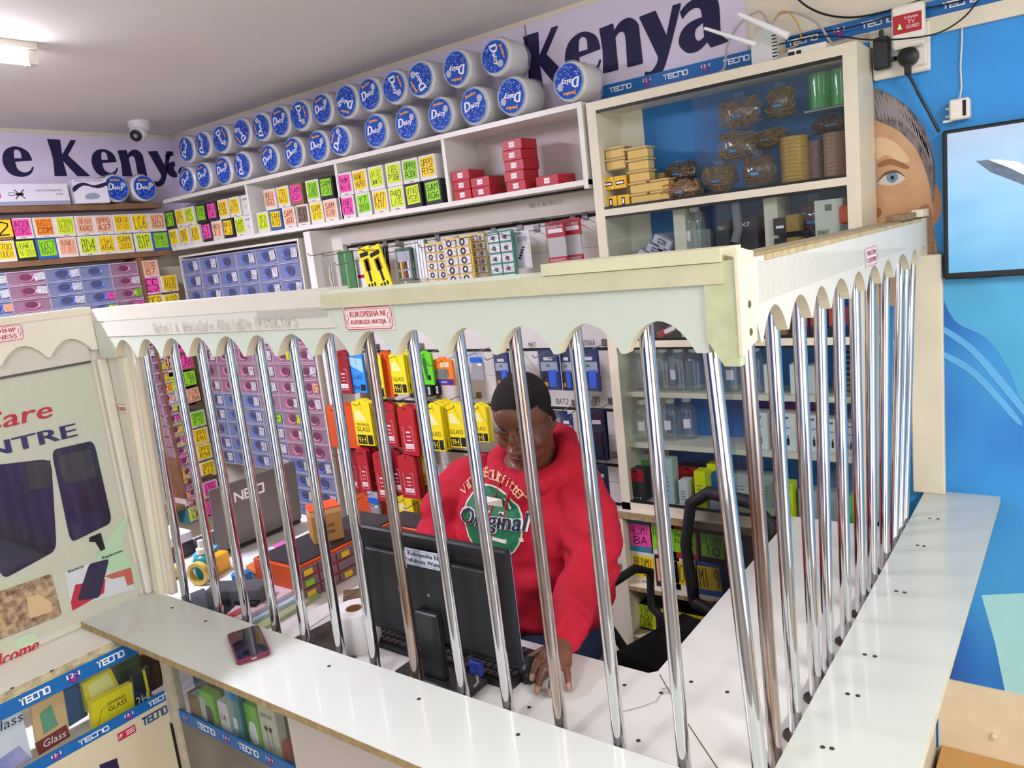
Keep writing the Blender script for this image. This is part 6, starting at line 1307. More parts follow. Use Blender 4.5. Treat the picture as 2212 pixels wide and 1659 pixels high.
# keyboard
KB = empty('keyboard', (-1.195, 1.212, ZT+.0005), R(-1)); MB().prism([(-.23, -.07), (.23, -.07), (.23, .07), (-.23, .07)], 0, .014, mat('keyboard_black', '15151a', .45), 'z').build('key_tray', KB)
kk = mat('key_black', '26222a', .4); mb = MB()
for r__ in range(6):
    x = -.222
    while x < .215:
        wk = .0165 if not (r__ == 0 and -.12 < x < -.0) else .10
        if not (.064 < x < .072): mb.box(x, min(x+wk-.002, .222), -.062+r__*.021, -.045+r__*.021, .014, .0195, kk)
        x += wk+.0015
tag(mb.build('keys', KB), None); mb = MB()
for r__ in range(6):
    for k in range(22): mb.box(-.218+k*.0198, -.214+k*.0198, -.05+r__*.021, -.0485+r__*.021, .0195, .0198, mat('key_print', '9a8f96', .5))
mb.build('key_legends', KB); tag(KB, 'black desktop keyboard lying behind the monitor', 'keyboard')
# mouse
qm = T(1152, 1450, ZT+.0005); MS = empty('computer_mouse', qm, R(200)); mb = MB()
V = []; Fs = []; nn = 14; rings = [(0, 1), (.010, 1.03), (.020, .96), (.028, .78), (.034, .48), (.036, .1)]
for z, k in rings:
    for j in range(nn): t = 2*math.pi*j/nn; V.append((.029*k*math.cos(t), .052*k*math.sin(t), z))
for i in range(len(rings)-1):
    for j in range(nn): j2 = (j+1) % nn; Fs.append((i*nn+j, i*nn+j2, (i+1)*nn+j2, (i+1)*nn+j))
Fs.append(tuple((len(rings)-1)*nn+j for j in range(nn))); Fs.append(tuple(range(nn-1, -1, -1))); mb.add(V, Fs, mat('mouse_black', '1d1b22', .35)); mb.build('mouse_shell', MS, smooth=True)
MB().box(-.003, .003, .02, .034, .024, .033, dark, .001).build('scroll_wheel', MS); tag(MS, 'black computer mouse under the hand', 'mouse')
# paper pads
def pad(pxs, z0_, z1_, m, nm, label, cat='pad'): tag(MB().prism([(T(x, y, z1_).x, T(x, y, z1_).y) for x, y in pxs], z0_, z1_, m, 'z').build(nm), label, cat)
pg = mat('pad_green', 'a9b58a', .7, noise=.12, nscale=20); pbm = mat('pad_blue', 'b4cfe0', .7, noise=.08, nscale=20); pp = mat('pad_pink', 'dcc4ce', .7, noise=.08, nscale=20); pr2 = mat('pad_red', 'b8454e', .6)
pad([(475, 1345), (560, 1362), (690, 1283), (628, 1252)], ZT+.0005, .912, pg, 'form_pad', 'green form pad at the bottom of the pad stack')
pad([(482, 1338), (540, 1344), (678, 1272), (634, 1248)], .9125, .922, pbm, 'form_pad', 'pale blue form pad in the middle of the pad stack')
pad([(488, 1328), (520, 1338), (632, 1276), (640, 1256), (592, 1232)], .9225, .934, pp, 'form_pad', 'pink form pad on top of the pad stack')
pad([(487, 1330), (496, 1336), (580, 1292), (572, 1284)], .9345, .9365, pr2, 'red_folder', 'narrow red folder lying along the pads', 'folder')
pad([(560, 1367), (700, 1305), (728, 1290), (762, 1292), (620, 1388)], ZT+.0005, .9025, mat('sheet_white', 'e8e6e2', .6), 'paper_sheet', 'white paper sheet between the pads and the dark mat', 'paper')
pad([(622, 1385), (745, 1325), (795, 1340), (760, 1440), (700, 1420)], ZT+.003, .9045, mat('dark_mat', '2c2a28', .8, noise=.6, nscale=30, noise2='4c453a'), 'dark_mat', 'dark patterned mat beside the toilet roll', 'mat')
pad([(742, 1275), (800, 1268), (800, 1300), (740, 1310)], ZT+.005, .915, mat('brown_pouch', '4d4034', .7, noise=.5, nscale=40, noise2='8a7050'), 'brown_pouch', 'crumpled brown pouch beside the monitor', 'pouch')
# orange drawer organizer, its face towards +x
OR_ = empty('orange_organizer', (-1.765, 1.225, ZT+.001), R(90)); om = mat('organizer_orange', 'd9561c', .4); LW = .42; HH = .102
MB().box(0, LW, 0, .20, 0, HH, om, .002).build('case', OR_); MB().box(.01, LW-.01, .01, .19, HH, HH+.004, mat('organizer_top', '2b2a30', .5)).build('top_tray', OR_)
dm = mat('organizer_drawer', '7d6470', .3, coat=.4)
for r__ in range(3):
    for k in range(6):
        d = MB().box(.004+k*.069, .068+k*.069, -.008, 0, .004+r__*.032, .031+r__*.032, dm, .002).build('drawer', OR_)
        c = 'ypygyp'[(k*2+r__*3) % 6]
        if (k+r__) % 4 != 3: MB().box(.018+k*.069, .048+k*.069, -.0092, -.0082, .008+r__*.032, .025+r__*.032, mat(NC[c][0], NC[c][1], .6)).build('paper_label', d)
tag(OR_, 'orange drawer organizer with coloured labels between laptop and monitor', 'drawer organizer')
q = T(610, 1215, .95); OB = empty('orange_tray', (q.x-.02, q.y-.005, ZT+.001), R(82)); MB().box(-.07, .09, -.04, .07, 0, .034, dark, .004).build('tray_base', OB); MB().box(-.07, .09, -.04, .07, .034, .05, mat('tray_orange', 'c46a1c', .4), .003).build('tray_top', OB); tag(OB, 'orange topped dark tray beside the pads', 'tray')
q = at(612, 1178, 2, .953); tag(MB().flat([(-.035, -.02), (.04, -.025), (.05, .02), (0, .035), (-.03, .02)], 0, mat('note_pink')).build('pink_note', None, (q.x, q.y, .9535), 0, R(-84)), 'bright pink paper note lying on the orange tray', 'note')
q = T(672, 1180, 1.024); KX = empty('kraft_box', (-1.86, 1.42, ZT+.1075), R(62)); km = mat('kraft', 'b58548', .7)
MB().box(-.045, .045, -.04, .04, 0, .085, km, .001).build('box_body', KX); mb = MB().box(-.046, .046, -.041, .03, .085, .10, mat('kraft_light', 'd2ae78', .7)).box(-.046, .046, -.04, .04, .10, .104, orange); mb.build('open_flap', KX); mb = MB(); mb.text('Beezels', -.02, .02, .045, .058, -.041, ink); mb.text('Beezels', -.02, .02, .025, .038, -.041, ink); mb.build('print', KX)
tag(KX, 'small open kraft box standing on the orange organizer', 'box')
tag(MB().box(-.14, .14, -.06, .06, 0, .05, mat('organizer_orange'), .003).box(-.13, .13, -.055, .055, .05, .054, mat('organizer_top')).build('orange_case', None, (-1.78, 1.62+.12, ZT+.001)), 'orange edged dark case behind the organizer', 'case')
# laptop, its lid towards +x
LP = empty('laptop', (-2.33, 1.50, ZT+.001), R(90)); lw = .35; lm_ = mat('laptop_grey', '77736f', .4, .3, noise=.1, nscale=4)
MB().box(-lw/2, lw/2, .0, .23, 0, .018, dark, .003).build('laptop_base', LP)
lid = MB(); lid.X = Matrix.Translation((0, 0, .018)) @ Matrix.Rotation(R(4), 4, 'X'); lid.box(-lw/2, lw/2, -.008, .0, 0, .225, lm_, .003)
l_ = lid.build('laptop_lid', LP); mb = MB(); mb.X = lid.X
for ch, x0 in (('N', -.085), ('E', -.045), ('O', -.005)):
    P_ = {'N': [[(0, 0), (0, .03), (.03, 0), (.03, .03)]], 'E': [[(.03, .03), (0, .03), (0, 0), (.03, 0)], [(0, .015), (.026, .015)]], 'O': [[(0, 0), (0, .03), (.034, .03), (.034, 0), (0, 0)]]}[ch]
    for st_ in P_: mb.ribbon([(x0-.0+a, .155+b) for a, b in st_], .007, -.0086, pw)
mb.build('lid_lettering', l_); MB().box(-lw/2+.03, lw/2-.03, -.006, .002, .012, .024, black).build('hinge', LP)
tag(LP, 'grey laptop with white letters on its lid, seen from behind', 'laptop')
# left clutter
q = T(435, 1240, ZT); PBt = empty('pump_bottle', (q.x+.05, q.y-.01, ZT+.0005)); MB().lathe([(.02, 0), (.034, .002), (.034, .06), (.028, .075), (.016, .082)], mat('bottle_teal', '1f7f8a', .3), 20).build('bottle_body', PBt, smooth=True); MB().lathe([(.014, .082), (.018, .083), (.018, .10), (.010, .104), (.010, .125), (.006, .127)], sp_, 18).build('pump_head', PBt, smooth=True); tag(PBt, 'teal bottle with a white pump top behind the first bars', 'bottle')
q = T(430, 1262, ZT); tp = MB(); V = []; n = 28
for (r, z) in ((.026, -.010), (.036, -.010), (.036, .010), (.026, .010)):
    for k in range(n): V.append((r*math.cos(2*math.pi*k/n), z, r*math.sin(2*math.pi*k/n)))
tp.add(V, [(i*n+k, i*n+(k+1) % n, ((i+1) % 4)*n+(k+1) % n, ((i+1) % 4)*n+k) for i in range(4) for k in range(n)], mat('tape_yellow', 'c6a94e', .4))
tag(tp.build('tape_roll', None, (q.x+.01, q.y+.0, ZT+.0375), R(20), smooth=True), 'yellow tape roll standing among the desk clutter', 'tape')
q = T(378, 1240, ZT); SCs = empty('scissors', (q.x+.02, q.y-.03, ZT+.02), R(30), R(15)); rdm = mat('handle_red', 'b3242c', .4)
for s_ in (-1, 1): MB().tube([(s_*.012+.012*math.cos(t*.7), 0, .075+.02*math.sin(t*.7)) for t in range(10)], .0035, rdm, 8).build('handle_ring', SCs, smooth=True)
MB().prism([(-.006, -.02), (.006, -.02), (.010, .055), (-.010, .055)], -.002, .002, rdm).build('blade_root', SCs); tag(SCs, 'red handled scissors standing upright at the left end', 'scissors')
tag(MB().box(-.03, .03, -.03, .03, 0, .035, mat('tape_yellow'), .006).build('yellow_cup', None, (q.x+.02, q.y-.03, ZT+.0005)), 'low yellow cup holding the scissors', 'cup')
MB(); a1_, a2_ = (-1.99, 1.075), (-1.82, 1.12); GB = empty('grey_device', (-1.90, 1.125, ZT+.0005), R(28)); MB().box(-.085, .085, -.035, .035, 0, .075, mat('device_grey', '5d6168', .5, noise=.1, nscale=30), .004).build('device_body', GB); MB().box(-.06, -.01, -.036, -.035, .03, .05, dark).build('device_panel', GB); tag(GB, 'slate grey box shaped device behind the second and third bars', 'device')
tag(MB().box(-.024, .024, -.02, .02, 0, .07, mat('bright_blue'), .006).build('blue_punch', None, (T(522, 1285, ZT).x, T(522, 1285, ZT).y+.01, ZT+.001), R(20)), 'bright blue desk punch beside the pads', 'punch')
q = T(568, 1258, ZT); IB = empty('indigo_bottle', (q.x-.035, q.y+.045, ZT+.001)); MB().lathe([(.01, 0), (.017, .001), (.017, .06), (.008, .068), (.008, .085)], mat('indigo', '2b2a78', .35), 16).build('bottle_body', IB, smooth=True); MB().lathe([(.004, .085), (.009, .0855), (.009, .098), (.004, .10)], mat('indigo_cap', '1f1e58', .4), 14).build('bottle_cap', IB); tag(IB, 'small indigo ink bottle standing near the pads', 'bottle')
PRN = empty('label_printer', (-2.48, 1.165, ZT+.001), R(90)); MB().box(-.02, .16, -.02, .12, 0, .05, dark, .004).build('printer_base', PRN); MB().box(-.02, .16, -.02, .12, .05, .085, mat('printer_white', 'd8d6e2', .4), .004).build('printer_cover', PRN); tag(PRN, 'low printer with lilac white cover behind the laptop', 'printer')
tag(MB().prism([(-.03, -.02), (.05, -.01), (.02, .05), (-.04, .04)], 0, .002, mat('paper_blue', '2c9bdc', .5), 'z').build('blue_paper', None, (-2.27, 1.24, ZT+.062), 0, R(14)), 'bright blue paper at the left end of the worktop', 'paper')
tag(MB().box(-.05, .04, -.03, .03, 0, .06, mat('orange_yellow', 'e0a020', .4), .004).build('yellow_tool', None, (-2.24, 1.26, ZT+.001), R(15)), 'yellow plastic tool lying behind the first bars', 'tool')
pad([(505, 1300), (560, 1268), (585, 1275), (550, 1305)], ZT+.036, .944, mat('pack_dark', '201d20', .5), 'black_packet', 'black printed packet beside the blue punch', 'packet')
pad([(560, 1190), (590, 1180), (600, 1200), (540, 1215)], .905, .93, mat('pack_bluewhite', '6fa3c4', .5, noise=.6, nscale=60, noise2='dfe8ee'), 'blue_packet', 'blue and white packet in front of the laptop', 'packet')
pad([(390, 1290), (440, 1270), (480, 1320), (440, 1335)], ZT+.0008, .9035, mat('slate_cloth', '3e4248', .8), 'dark_cloth', 'dark cloth under the grey device', 'cloth')
q = at(850, 1138, 1, 2.36); tag(MB().box(-.12, .12, -.03, .10, -.10, .0, mat('tray_blue', '1f3fae', .4), .004).build('blue_tray', None, (q.x, 2.36, q.z+.01)), 'blue tray fixed low on the slatwall, its edge seen above the monitor', 'tray')
# thread scrap on the worktop
q = T(1435, 1500, ZT); mb = MB(); rnd = random.Random(3)
mb.tube([(0, 0, .002), (-.004, -.012, .003), (-.002, -.03, .002), (-.02, -.06, .002), (-.045, -.09, .002)], .0008, mat('thread', '8f8a80', .8), 4); mb.tube([(-.01, .01, .004), (.005, .015, .008), (.012, .003, .004), (0, 0, .006), (-.006, .012, .005)], .0008, mat('thread'), 4)
tag(mb.build('thread_scrap', None, (q.x, q.y, ZT)), 'loose grey thread lying on the inner worktop near the corner', 'thread')
# ================================================================ OFFICE CHAIR
CH = empty('office_chair', (-.965, 2.03, 0), R(0)); CH.scale = (.88, .88, 1.0); cm = mat('chair_black', '17171b', .6); mesh_m = mat('chair_mesh', '101014', .6, alpha=.62)
fac = R(-16)   # chair turned so its back is to the right and rear
CH.rotation_euler = (0, 0, fac)
MB().box(-.22, .22, -.22, .20, .47, .54, mat('seat_fabric', '14141a', .85, bump=.5, bscale=120), .03).build('seat', CH, smooth=True)
def ring(w0, w1, z0_, z1_, y0_, y1_): return [(-w0, y0_, z0_), (-w1*.98, (y0_+y1_)/2, (z0_+z1_)/2), (-w1*.86, y1_, z1_-.05), (-w1*.45, y1_+.01, z1_), (w1*.45, y1_+.01, z1_), (w1*.86, y1_, z1_-.05), (w1*.98, (y0_+y1_)/2, (z0_+z1_)/2), (w0, y0_, z0_), (0, y0_-.01, z0_-.02), (-w0, y0_, z0_)]
rg = ring(.16, .20, .58, .965, .20, .235); MB().tube(rg, .022, cm, 10, cap=False).build('back_frame', CH, smooth=True)
MB().add([(x*.97, y+.005, z) for x, y, z in rg[:-1]], [tuple(range(9))], mesh_m).build('mesh_back', CH)
MB().tube([(0, .02, .46), (0, .26, .46), (0, .27, .60)], .022, cm, 8).build('back_support', CH, smooth=True)
for s_ in (-1, 1): MB().tube([(s_*.22, .12, .50), (s_*.29, .10, .56), (s_*.30, .12, .68), (s_*.30, .04, .715), (s_*.295, -.14, .70), (s_*.28, -.19, .66), (s_*.22, -.12, .50)], .016, cm, 10).build('armrest', CH, smooth=True)
MB().tube([(0, 0, .47), (0, 0, .09)], .026, mat('gas_lift', '2a2a2c', .3, .5), 12).build('gas_lift', CH)
for k in range(5):
    t = k*1.2566; MB().tube([(0, 0, .11), (.26*math.cos(t), .26*math.sin(t), .075)], .018, cm, 8).build('base_leg', CH); MB().lathe([(.01, -.012), (.028, -.011), (.028, .011), (.01, .012)], cm, 14, (.27*math.cos(t), .27*math.sin(t), .0295), ax='y').build('caster', CH)
tag(CH, 'black mesh backed office chair standing empty beside the cubby', 'chair')
# ================================================================ DISPLAY COUNTERS UNDER THE LEDGE
XA, YBf = -2.02, .935
DA = empty('display_counter', (XA, 0, 0), R(90)); tag(DA, 'left glazed counter with blue strips and a phone advert panel below', 'counter')
ya0, ya1 = -.55, .925
lay = lambda px, py, x=XA: (lambda q: (q.y, q.z))(at(px, py, 0, x))
z1a, z1b = .868, .906; z2a = lay(364, 1509)[1]; z2b = lay(364, 1487)[1]
MB().box(ya0, ya1, 0, .012, z1b, .911, mat('worn_edge')).build('top_edge', DA)
def sA(z0_, z1_, its, nm='printed_strip'):
    mb = MB().box(ya0, ya1-.002, -.0015, .004, z0_, z1_, tecb)
    for it in its:
        if it[0] == 'T': tecno(mb, it[1], it[2], z0_+(z1_-z0_)*.25, z0_+(z1_-z0_)*.75, -.002, pw)
        else: shield(mb, it[1], (z0_+z1_)/2, (z1_-z0_)*.72, -.002)
    mb.build(nm, DA)
sA(z1a, z1b, [('T', lay(38, 1500)[0], lay(103, 1475)[0]), ('S', lay(154, 1445)[0], 0), ('T', lay(205, 1415)[0], lay(262, 1392)[0])])
sA(z2a, z2b, [('S', lay(122, 1637)[0], 0), ('T', lay(170, 1605)[0], lay(234, 1575)[0]), ('S', lay(278, 1547)[0], 0), ('T', lay(320, 1520)[0], lay(370, 1497)[0])])
MB().box(ya0, ya1-.002, .002, .005, z2b, z1a, glass).build('glass_pane', DA)
MB().box(ya0, ya1, .30, .31, 0, .905, offw).box(ya0, ya1, .012, .30, z2a-.02, z2a-.004, offw).build('carcass', DA)
mb = MB().box(ya0, ya1-.002, -.001, .012, 0, z2a, mat('advert_cream', 'dccfae', .4, noise=.06, nscale=4)); tecno(mb, lay(307, 1555)[0], lay(360, 1535)[0], lay(333, 1556)[1], lay(333, 1536)[1], -.0016, mat('steel_blue', '3d5a80', .5))
fx0, fx1 = lay(253, 1590)[0], lay(293, 1575)[0]; fz = lay(273, 1583)[1]; mb.box(fx0, fx1, -.0016, -.001, fz-.011, fz+.011, pr); mb.text('iF', fx0+.002, fx0+.014, fz-.006, fz+.006, -.002, pw)
for k in range(3): mb.box(fx0+.022, fx1-.003, -.002, -.0016, fz-.006+k*.005, fz-.004+k*.005, pw)
mb.flat(rr if False else [(lay(372, 1556)[0], lay(372, 1556)[1]-.25), (ya1-.006, lay(372, 1556)[1]-.25), (ya1-.006, lay(372, 1556)[1]), (lay(372, 1556)[0], lay(372, 1556)[1]-.01)], -.0018, ink)
u0, u1 = lay(205, 1656)[0], lay(252, 1637)[0]; mb.flat([(u0, .3), (u1, .3), (u1, lay(250, 1638)[1]), (u0+.01, lay(210, 1654)[1])], -.0018, mat('poster_phone')); mb.build('advert_panel', DA)
PO = tag(MB().box(XA-.0, XA+.036, YBf-.008, YBf+.02, 0, .9335, mat('post_cream', 'd8ccb0', .6, noise=.2, nscale=30)).build('corner_post'), 'cream wooden corner post between the two display counters', 'post')
DBc = empty('display_counter', (0, YBf, 0)); tag(DBc, 'front glazed counter under the white ledge with a blue strip', 'counter')
bx0, bx1 = XA+.037, at(622, 1560, 1, YBf).x; zb0, zb1 = at(500, 1612, 1, YBf).z, at(500, 1588, 1, YBf).z
mb = MB().box(bx0, bx1, -.0015, .004, zb0, zb1, tecb)
by = lambda px, py: at(px, py, 1, YBf).x
shield(mb, by(405, 1560), (zb0+zb1)/2, .02, -.002); shield(mb, by(494, 1607), (zb0+zb1)/2, .024, -.002); shield(mb, by(587, 1655), (zb0+zb1)/2, .024, -.002)
tecno(mb, by(431, 1580), by(468, 1597), zb0+.008, zb1-.008, -.002, pw); tecno(mb, by(520, 1625), by(562, 1645), zb0+.008, zb1-.008, -.002, pw); mb.build('printed_strip', DBc)
MB().box(bx0, bx1, .002, .005, zb1, .93, glass).build('glass_pane', DBc)
MB().box(bx0, bx1, .055, .065, 0, .93, mat('counter_back', '5a6a6e', .6)).box(bx0, bx1, .005, .055, zb0-.012, zb0, offw).build('carcass', DBc)
MB().box(bx0, bx1, -.001, .005, 0, zb0-.001, mat('counter_low', '8d8378', .5, noise=.4, nscale=6)).build('lower_panel', DBc)
mb = MB().box(bx1, -.395, 0, .016, 0, .9335, mat('panel_pinkish', 'dcd0c8', .5)); screws_ = [(632, 1560), (640, 1642)]
mb.build('end_panel', DBc)
# stock inside the left counter
def cardA(pxs, x, th, m, nm, label, deco=None):
    pts = [(lambda q: (q.y, q.z))(at(px, py, 0, x)) for px, py in pxs]; r_ = empty(nm, (x, 0, 0), R(90)); mb = MB().prism(pts, 0, th, m); mb.build('box_body', r_)
    if deco: mb = MB(); deco(mb, pts); mb.build('printed_face', r_)
    tag(r_, label, 'box')
def glassd(mb, p):
    x0, x1 = min(a for a, b in p), max(a for a, b in p); z0_, z1_ = min(b for a, b in p), max(b for a, b in p)
    mb.ribbon([(x0+.012, z0_+.02), (x0+.03, z1_-.03), (x0+.055, z1_-.025)], .001, -.001, ink); mb.text('TEMPERED', x0+.045, x0+.095, z0_+.062, z0_+.070, -.001, ink); mb.text('GLASS', x0+.045, x0+.095, z0_+.045, z0_+.058, -.001, ink)
zf = z2b
cardA([(196, 1520), (285, 1475), (293, 1540), (205, 1592)], XA-.035, .02, yel, 'tempered_glass_box', 'yellow tempered glass box in front inside the left counter', glassd)
cardA([(178, 1478), (240, 1445), (265, 1500), (190, 1540)], XA-.075, .02, mat('yellow_pale_box', 'e8dc3a', .4), 'tempered_glass_box', 'plain yellow box behind the lettered one in the left counter', lambda mb, p: mb.flat([(p[0][0]+.01, p[3][1]+.02), (p[2][0]-.01, p[2][1]+.02), (p[1][0]-.01, p[1][1]-.005), (p[0][0]+.01, p[0][1]-.01)], -.001, mat('pale_yellow')))
cardA([(287, 1462), (322, 1440), (328, 1515), (295, 1535)], XA-.045, .02, mat('box_black'), 'black_yellow_box', 'black and yellow box standing beside the tempered glass box', lambda mb, p: (mb.text('2H', p[3][0]+.004, p[2][0]-.008, p[3][1]+.01, p[3][1]+.035, -.001, pw), mb.box(p[2][0]-.008, p[2][0]-.001, -.001, 0, p[2][1], p[1][1], yel)))
cardA([(63, 1500), (133, 1475), (152, 1590), (84, 1632)], XA-.035, .012, mat('card_peach', 'dcb27a', .45), 'glass_card', 'peach coloured glass card box with a green phone picture', lambda mb, p: (mb.flat([p[3], p[2], (p[2][0]-.003, p[2][1]+.035), (p[3][0]-.003, p[3][1]+.035)], -.001, mat('card_darkred', '7a2018', .5)), mb.text('Glass', p[3][0]+.012, p[2][0]-.01, p[3][1]+.012, p[3][1]+.03, -.0016, pw, shear=.2), mb.flat([(p[3][0]+.02, p[3][1]+.045), (p[3][0]+.055, p[3][1]+.05), (p[3][0]+.05, p[3][1]+.11), (p[3][0]+.022, p[3][1]+.10)], -.0012, mat('picture_green', '5f9f80', .4))))
cardA([(-60, 1560), (42, 1518), (70, 1640), (-60, 1700)], XA-.03, .012, mat('card_bluewhite', 'dfe2ec', .4), 'glass_card', 'white and blue glass card box at the left photo edge', lambda mb, p: (mb.flat([p[3], p[2], (p[2][0]-.02, p[2][1]+.05), (p[3][0], p[3][1]+.02)], -.001, mat('picture_blue', '6f88c8', .4, noise=.4, nscale=20, noise2='c8b4dc')), mb.text('Glass', p[0][0]+.02, p[1][0]-.002, p[1][1]-.045, p[1][1]-.022, -.0014, navy, shear=.2)))
cardA([(135, 1470), (178, 1450), (190, 1545), (150, 1570)], XA-.10, .02, mat('card_blue2', '24598c', .5), 'blue_card', 'blue card standing between the peach and yellow boxes')
cardA([(240, 1445), (300, 1412), (310, 1460), (262, 1490)], XA-.12, .03, mat('bag_greenish', '6d7f62', .4, noise=.5, nscale=30), 'green_packet', 'greenish packet at the back of the left counter')
cardA([(300, 1420), (345, 1400), (352, 1480), (318, 1500)], XA-.14, .03, mat('bag_brownish', '7a4e38', .5, noise=.5, nscale=30), 'brown_packet', 'brown packet at the right end inside the left counter')
# stock inside the front counter
BI = [(415, 1500, 22, 60, 'brown_box', mat('box_brown'), 'brown box at the left inside the front counter', None), (432, 1540, 26, 60, 'pale_packet', mat('card_pale'), 'pale packet at the lower left inside the front counter', None), (452, 1545, 26, 75, 'green_box', mat('box_green2', '6fc43a', .4), 'green box with dark picture, left one in the front counter', 1), (483, 1545, 18, 70, 'white_box', mat('carton_white'), 'white box with red print in the front counter', 2), (512, 1575, 24, 110, 'teal_box', mat('box_tealgrey', '7fa8a8', .4), 'teal grey adaptor box in the front counter', 3), (549, 1585, 24, 90, 'green_box', mat('box_green2'), 'green box with white picture, right one in the front counter', 4), (590, 1625, 34, 110, 'earphone_box', mat('box_cream', 'd8d4c0', .4), 'cream earphone box with black earbuds in the front counter', 5), (608, 1570, 14, 40, 'red_tag', red, 'small red packet behind the earphone box', None)]
for i, (px, py, wp, hp, nm, m_, lb_, dc) in enumerate(BI):
    def dd(mb, w_, h_, dc=dc):
        if dc in (1, 4): mb.flat(spl([(-w_*.3, h_*.15), (w_*.3, h_*.2), (w_*.25, h_*.6), (-w_*.25, h_*.6)], 3), -.001, dark if dc == 1 else pw)
        if dc == 2: mb.text('5A', -w_*.3, w_*.3, h_*.5, h_*.65, -.001, red); mb.text('', 0, 1, 0, 1, 0, ink) if False else None
        if dc == 3: mb.box(-w_*.4, w_*.4, -.001, 0, h_*.78, h_*.9, mat('bright_blue')); mb.box(-w_*.15, w_*.15, -.001, 0, h_*.25, h_*.45, pw); mb.ribbon(spl([(0, h_*.25), (.004, h_*.15), (-w_*.3, h_*.1)], 3, False), .002, -.001, pw)
        if dc == 5:
            mb.text('EARPHONE', -w_*.35, w_*.3, h_*.72, h_*.8, -.001, mat('logo_grey'))
            for s_ in (-.15, .1): mb.ribbon([(w_*s_, h_*.5), (w_*s_+.004, h_*.1)], .0015, -.001, ink); mb.flat([(w_*s_+.007*math.cos(t), h_*.52+.008*math.sin(t)) for t in range(6)], -.0012, ink)
    pbox(nm, px, py, wp, hp, YBf+.012+.002*i, .025, m_, lb_, 'box', dd if dc else None, zfix=zb0+.0005)
# low cream plinth and blue strip at the right bottom
q0 = at(2022, 1585, 1, 2.2)
tag(MB().box(-.36, 1.5, 1.95, YB-.014, .0005, .10, mat('plywood_tan', 'c99b5c', .6, noise=.1, nscale=8)).build('plywood_platform'), 'tan plywood platform on the floor under the mural', 'platform')
q = at(2148, 1588, 1, YB-.012); tag(MB().lathe([(.009, 0), (.009, -.012), (.005, -.016)][::-1], mat('peg_cream', 'e2cfae', .5), 16, ax='y').build('wall_peg', None, (q.x, YB-.0125, q.z)), 'small round cream peg on the low wall board', 'peg')
q = at(2022, 1583, 1, YB-.016); tag(MB().box(-.05, .006, -.004, 0, -.05, .05, tecb).build('strip_offcut', None, (q.x, YB-.0125, q.z)), 'small blue printed strip piece low on the wall by the ledge', 'strip')
# ================================================================ PERSON
from mathutils import noise as mnoise
from mathutils.bvhtree import BVHTree
def ball(mb, c, r, M_=None, seg=18, ring=12):
    old = mb.X
    mb.X = (M_ or Matrix.Identity(4)) @ Matrix.Translation(c); mb.ell((0, 0, 0), r if hasattr(r, '__len__') else (r, r, r), skin, seg, ring); mb.X = old
def limb(mb, pts, radii, M_=None, seg=14):
    M_ = M_ or Matrix.Identity(4); P_ = [M_ @ Vector(p) for p in pts]
    mb.tube(P_, 0, skin, seg, radii=radii)
    for p, r in zip(P_, radii): mb.ell(p, (r, r, r), skin, 12, 8)
def fuse(mb, name, voxel, smooth_it, parent=None, post=None, factor=.5):
    o = mb.build('tmp'); m1 = o.modifiers.new('r', 'REMESH'); m1.mode = 'VOXEL'; m1.voxel_size = voxel; m1.use_smooth_shade = True
    m2 = o.modifiers.new('s', 'SMOOTH'); m2.iterations = smooth_it; m2.factor = factor
    bpy.context.view_layer.update(); me = bpy.data.meshes.new_from_object(o.evaluated_get(bpy.context.evaluated_depsgraph_get()))
    old = o.data; bpy.data.objects.remove(o); bpy.data.meshes.remove(old)
    if post: post(me)
    me.polygons.foreach_set('use_smooth', [True]*len(me.polygons)); me.name = name
    n = bpy.data.objects.new(name, me); COL.objects.link(n)
    if parent: n.parent = parent
    return n
skin = mat('skin_dark', '7a4b36', .40, noise=.14, nscale=14, bump=.12, bscale=260)
hc = at(1130, 903, 1, 1.60)
CFh = Vector((CF.x, CF.y, 0)).normalized(); CRh = Vector((CR.x, CR.y, 0)).normalized()
a_ = R(24); fd = (-CFh*math.cos(a_)-CRh*math.sin(a_)).normalized(); side = Vector((0, 0, 1)).cross(fd)*-1   # his right... image left is +side*-1
side = fd.cross(Vector((0, 0, 1))).normalized()
pit = R(-24); fw_ = (fd*math.cos(pit)+Vector((0, 0, 1))*math.sin(pit)).normalized(); up_ = side.cross(fw_).normalized()
HM = Matrix((side, fw_, up_)).transposed().to_4x4(); HM.translation = hc
HM = HM @ Matrix.Scale(1.0, 4)
mb = MB()
for c, r in (((0, -.012, .035), (.077, .095, .084)), ((0, .018, -.025), (.066, .072, .085)), ((0, .026, -.072), (.055, .054, .045)), ((0, .062, -.098), (.024, .018, .018)),
             ((.040, .050, -.032), (.026, .024, .028)), ((-.040, .050, -.032), (.026, .024, .028)), ((0, .093, -.004), (.0085, .012, .022)), ((0, .104, -.030), (.0150, .016, .0125)), ((.0155, .095, -.034), (.0095, .012, .009)), ((-.0155, .095, -.034), (.0095, .012, .009)),
             ((.029, .078, .018), (.026, .0085, .008)), ((-.029, .078, .018), (.026, .0085, .008)), ((0, .088, -.061), (.024, .0115, .0055)), ((0, .086, -.0735), (.021, .0115, .0070)), ((0, .070, -.067), (.036, .02, .022)),
             ((.030, .076, .0), (.0145, .0095, .0095)), ((-.030, .076, .0), (.0145, .0095, .0095)), ((0, .058, .045), (.052, .025, .036))):
    ball(mb, c, r, HM)
for s_ in (-1, 1):
    for k in range(9):
        t = k/8*4.2-2.1; ball(mb, (s_*(.080+.003*math.cos(t)), -.008-.014*math.cos(t)*1.0+.004, -.006+.027*math.sin(t)), (.0048, .0058, .0058), HM, 8, 6)
    ball(mb, (s_*.076, -.004, -.008), (.005, .012, .022), HM)
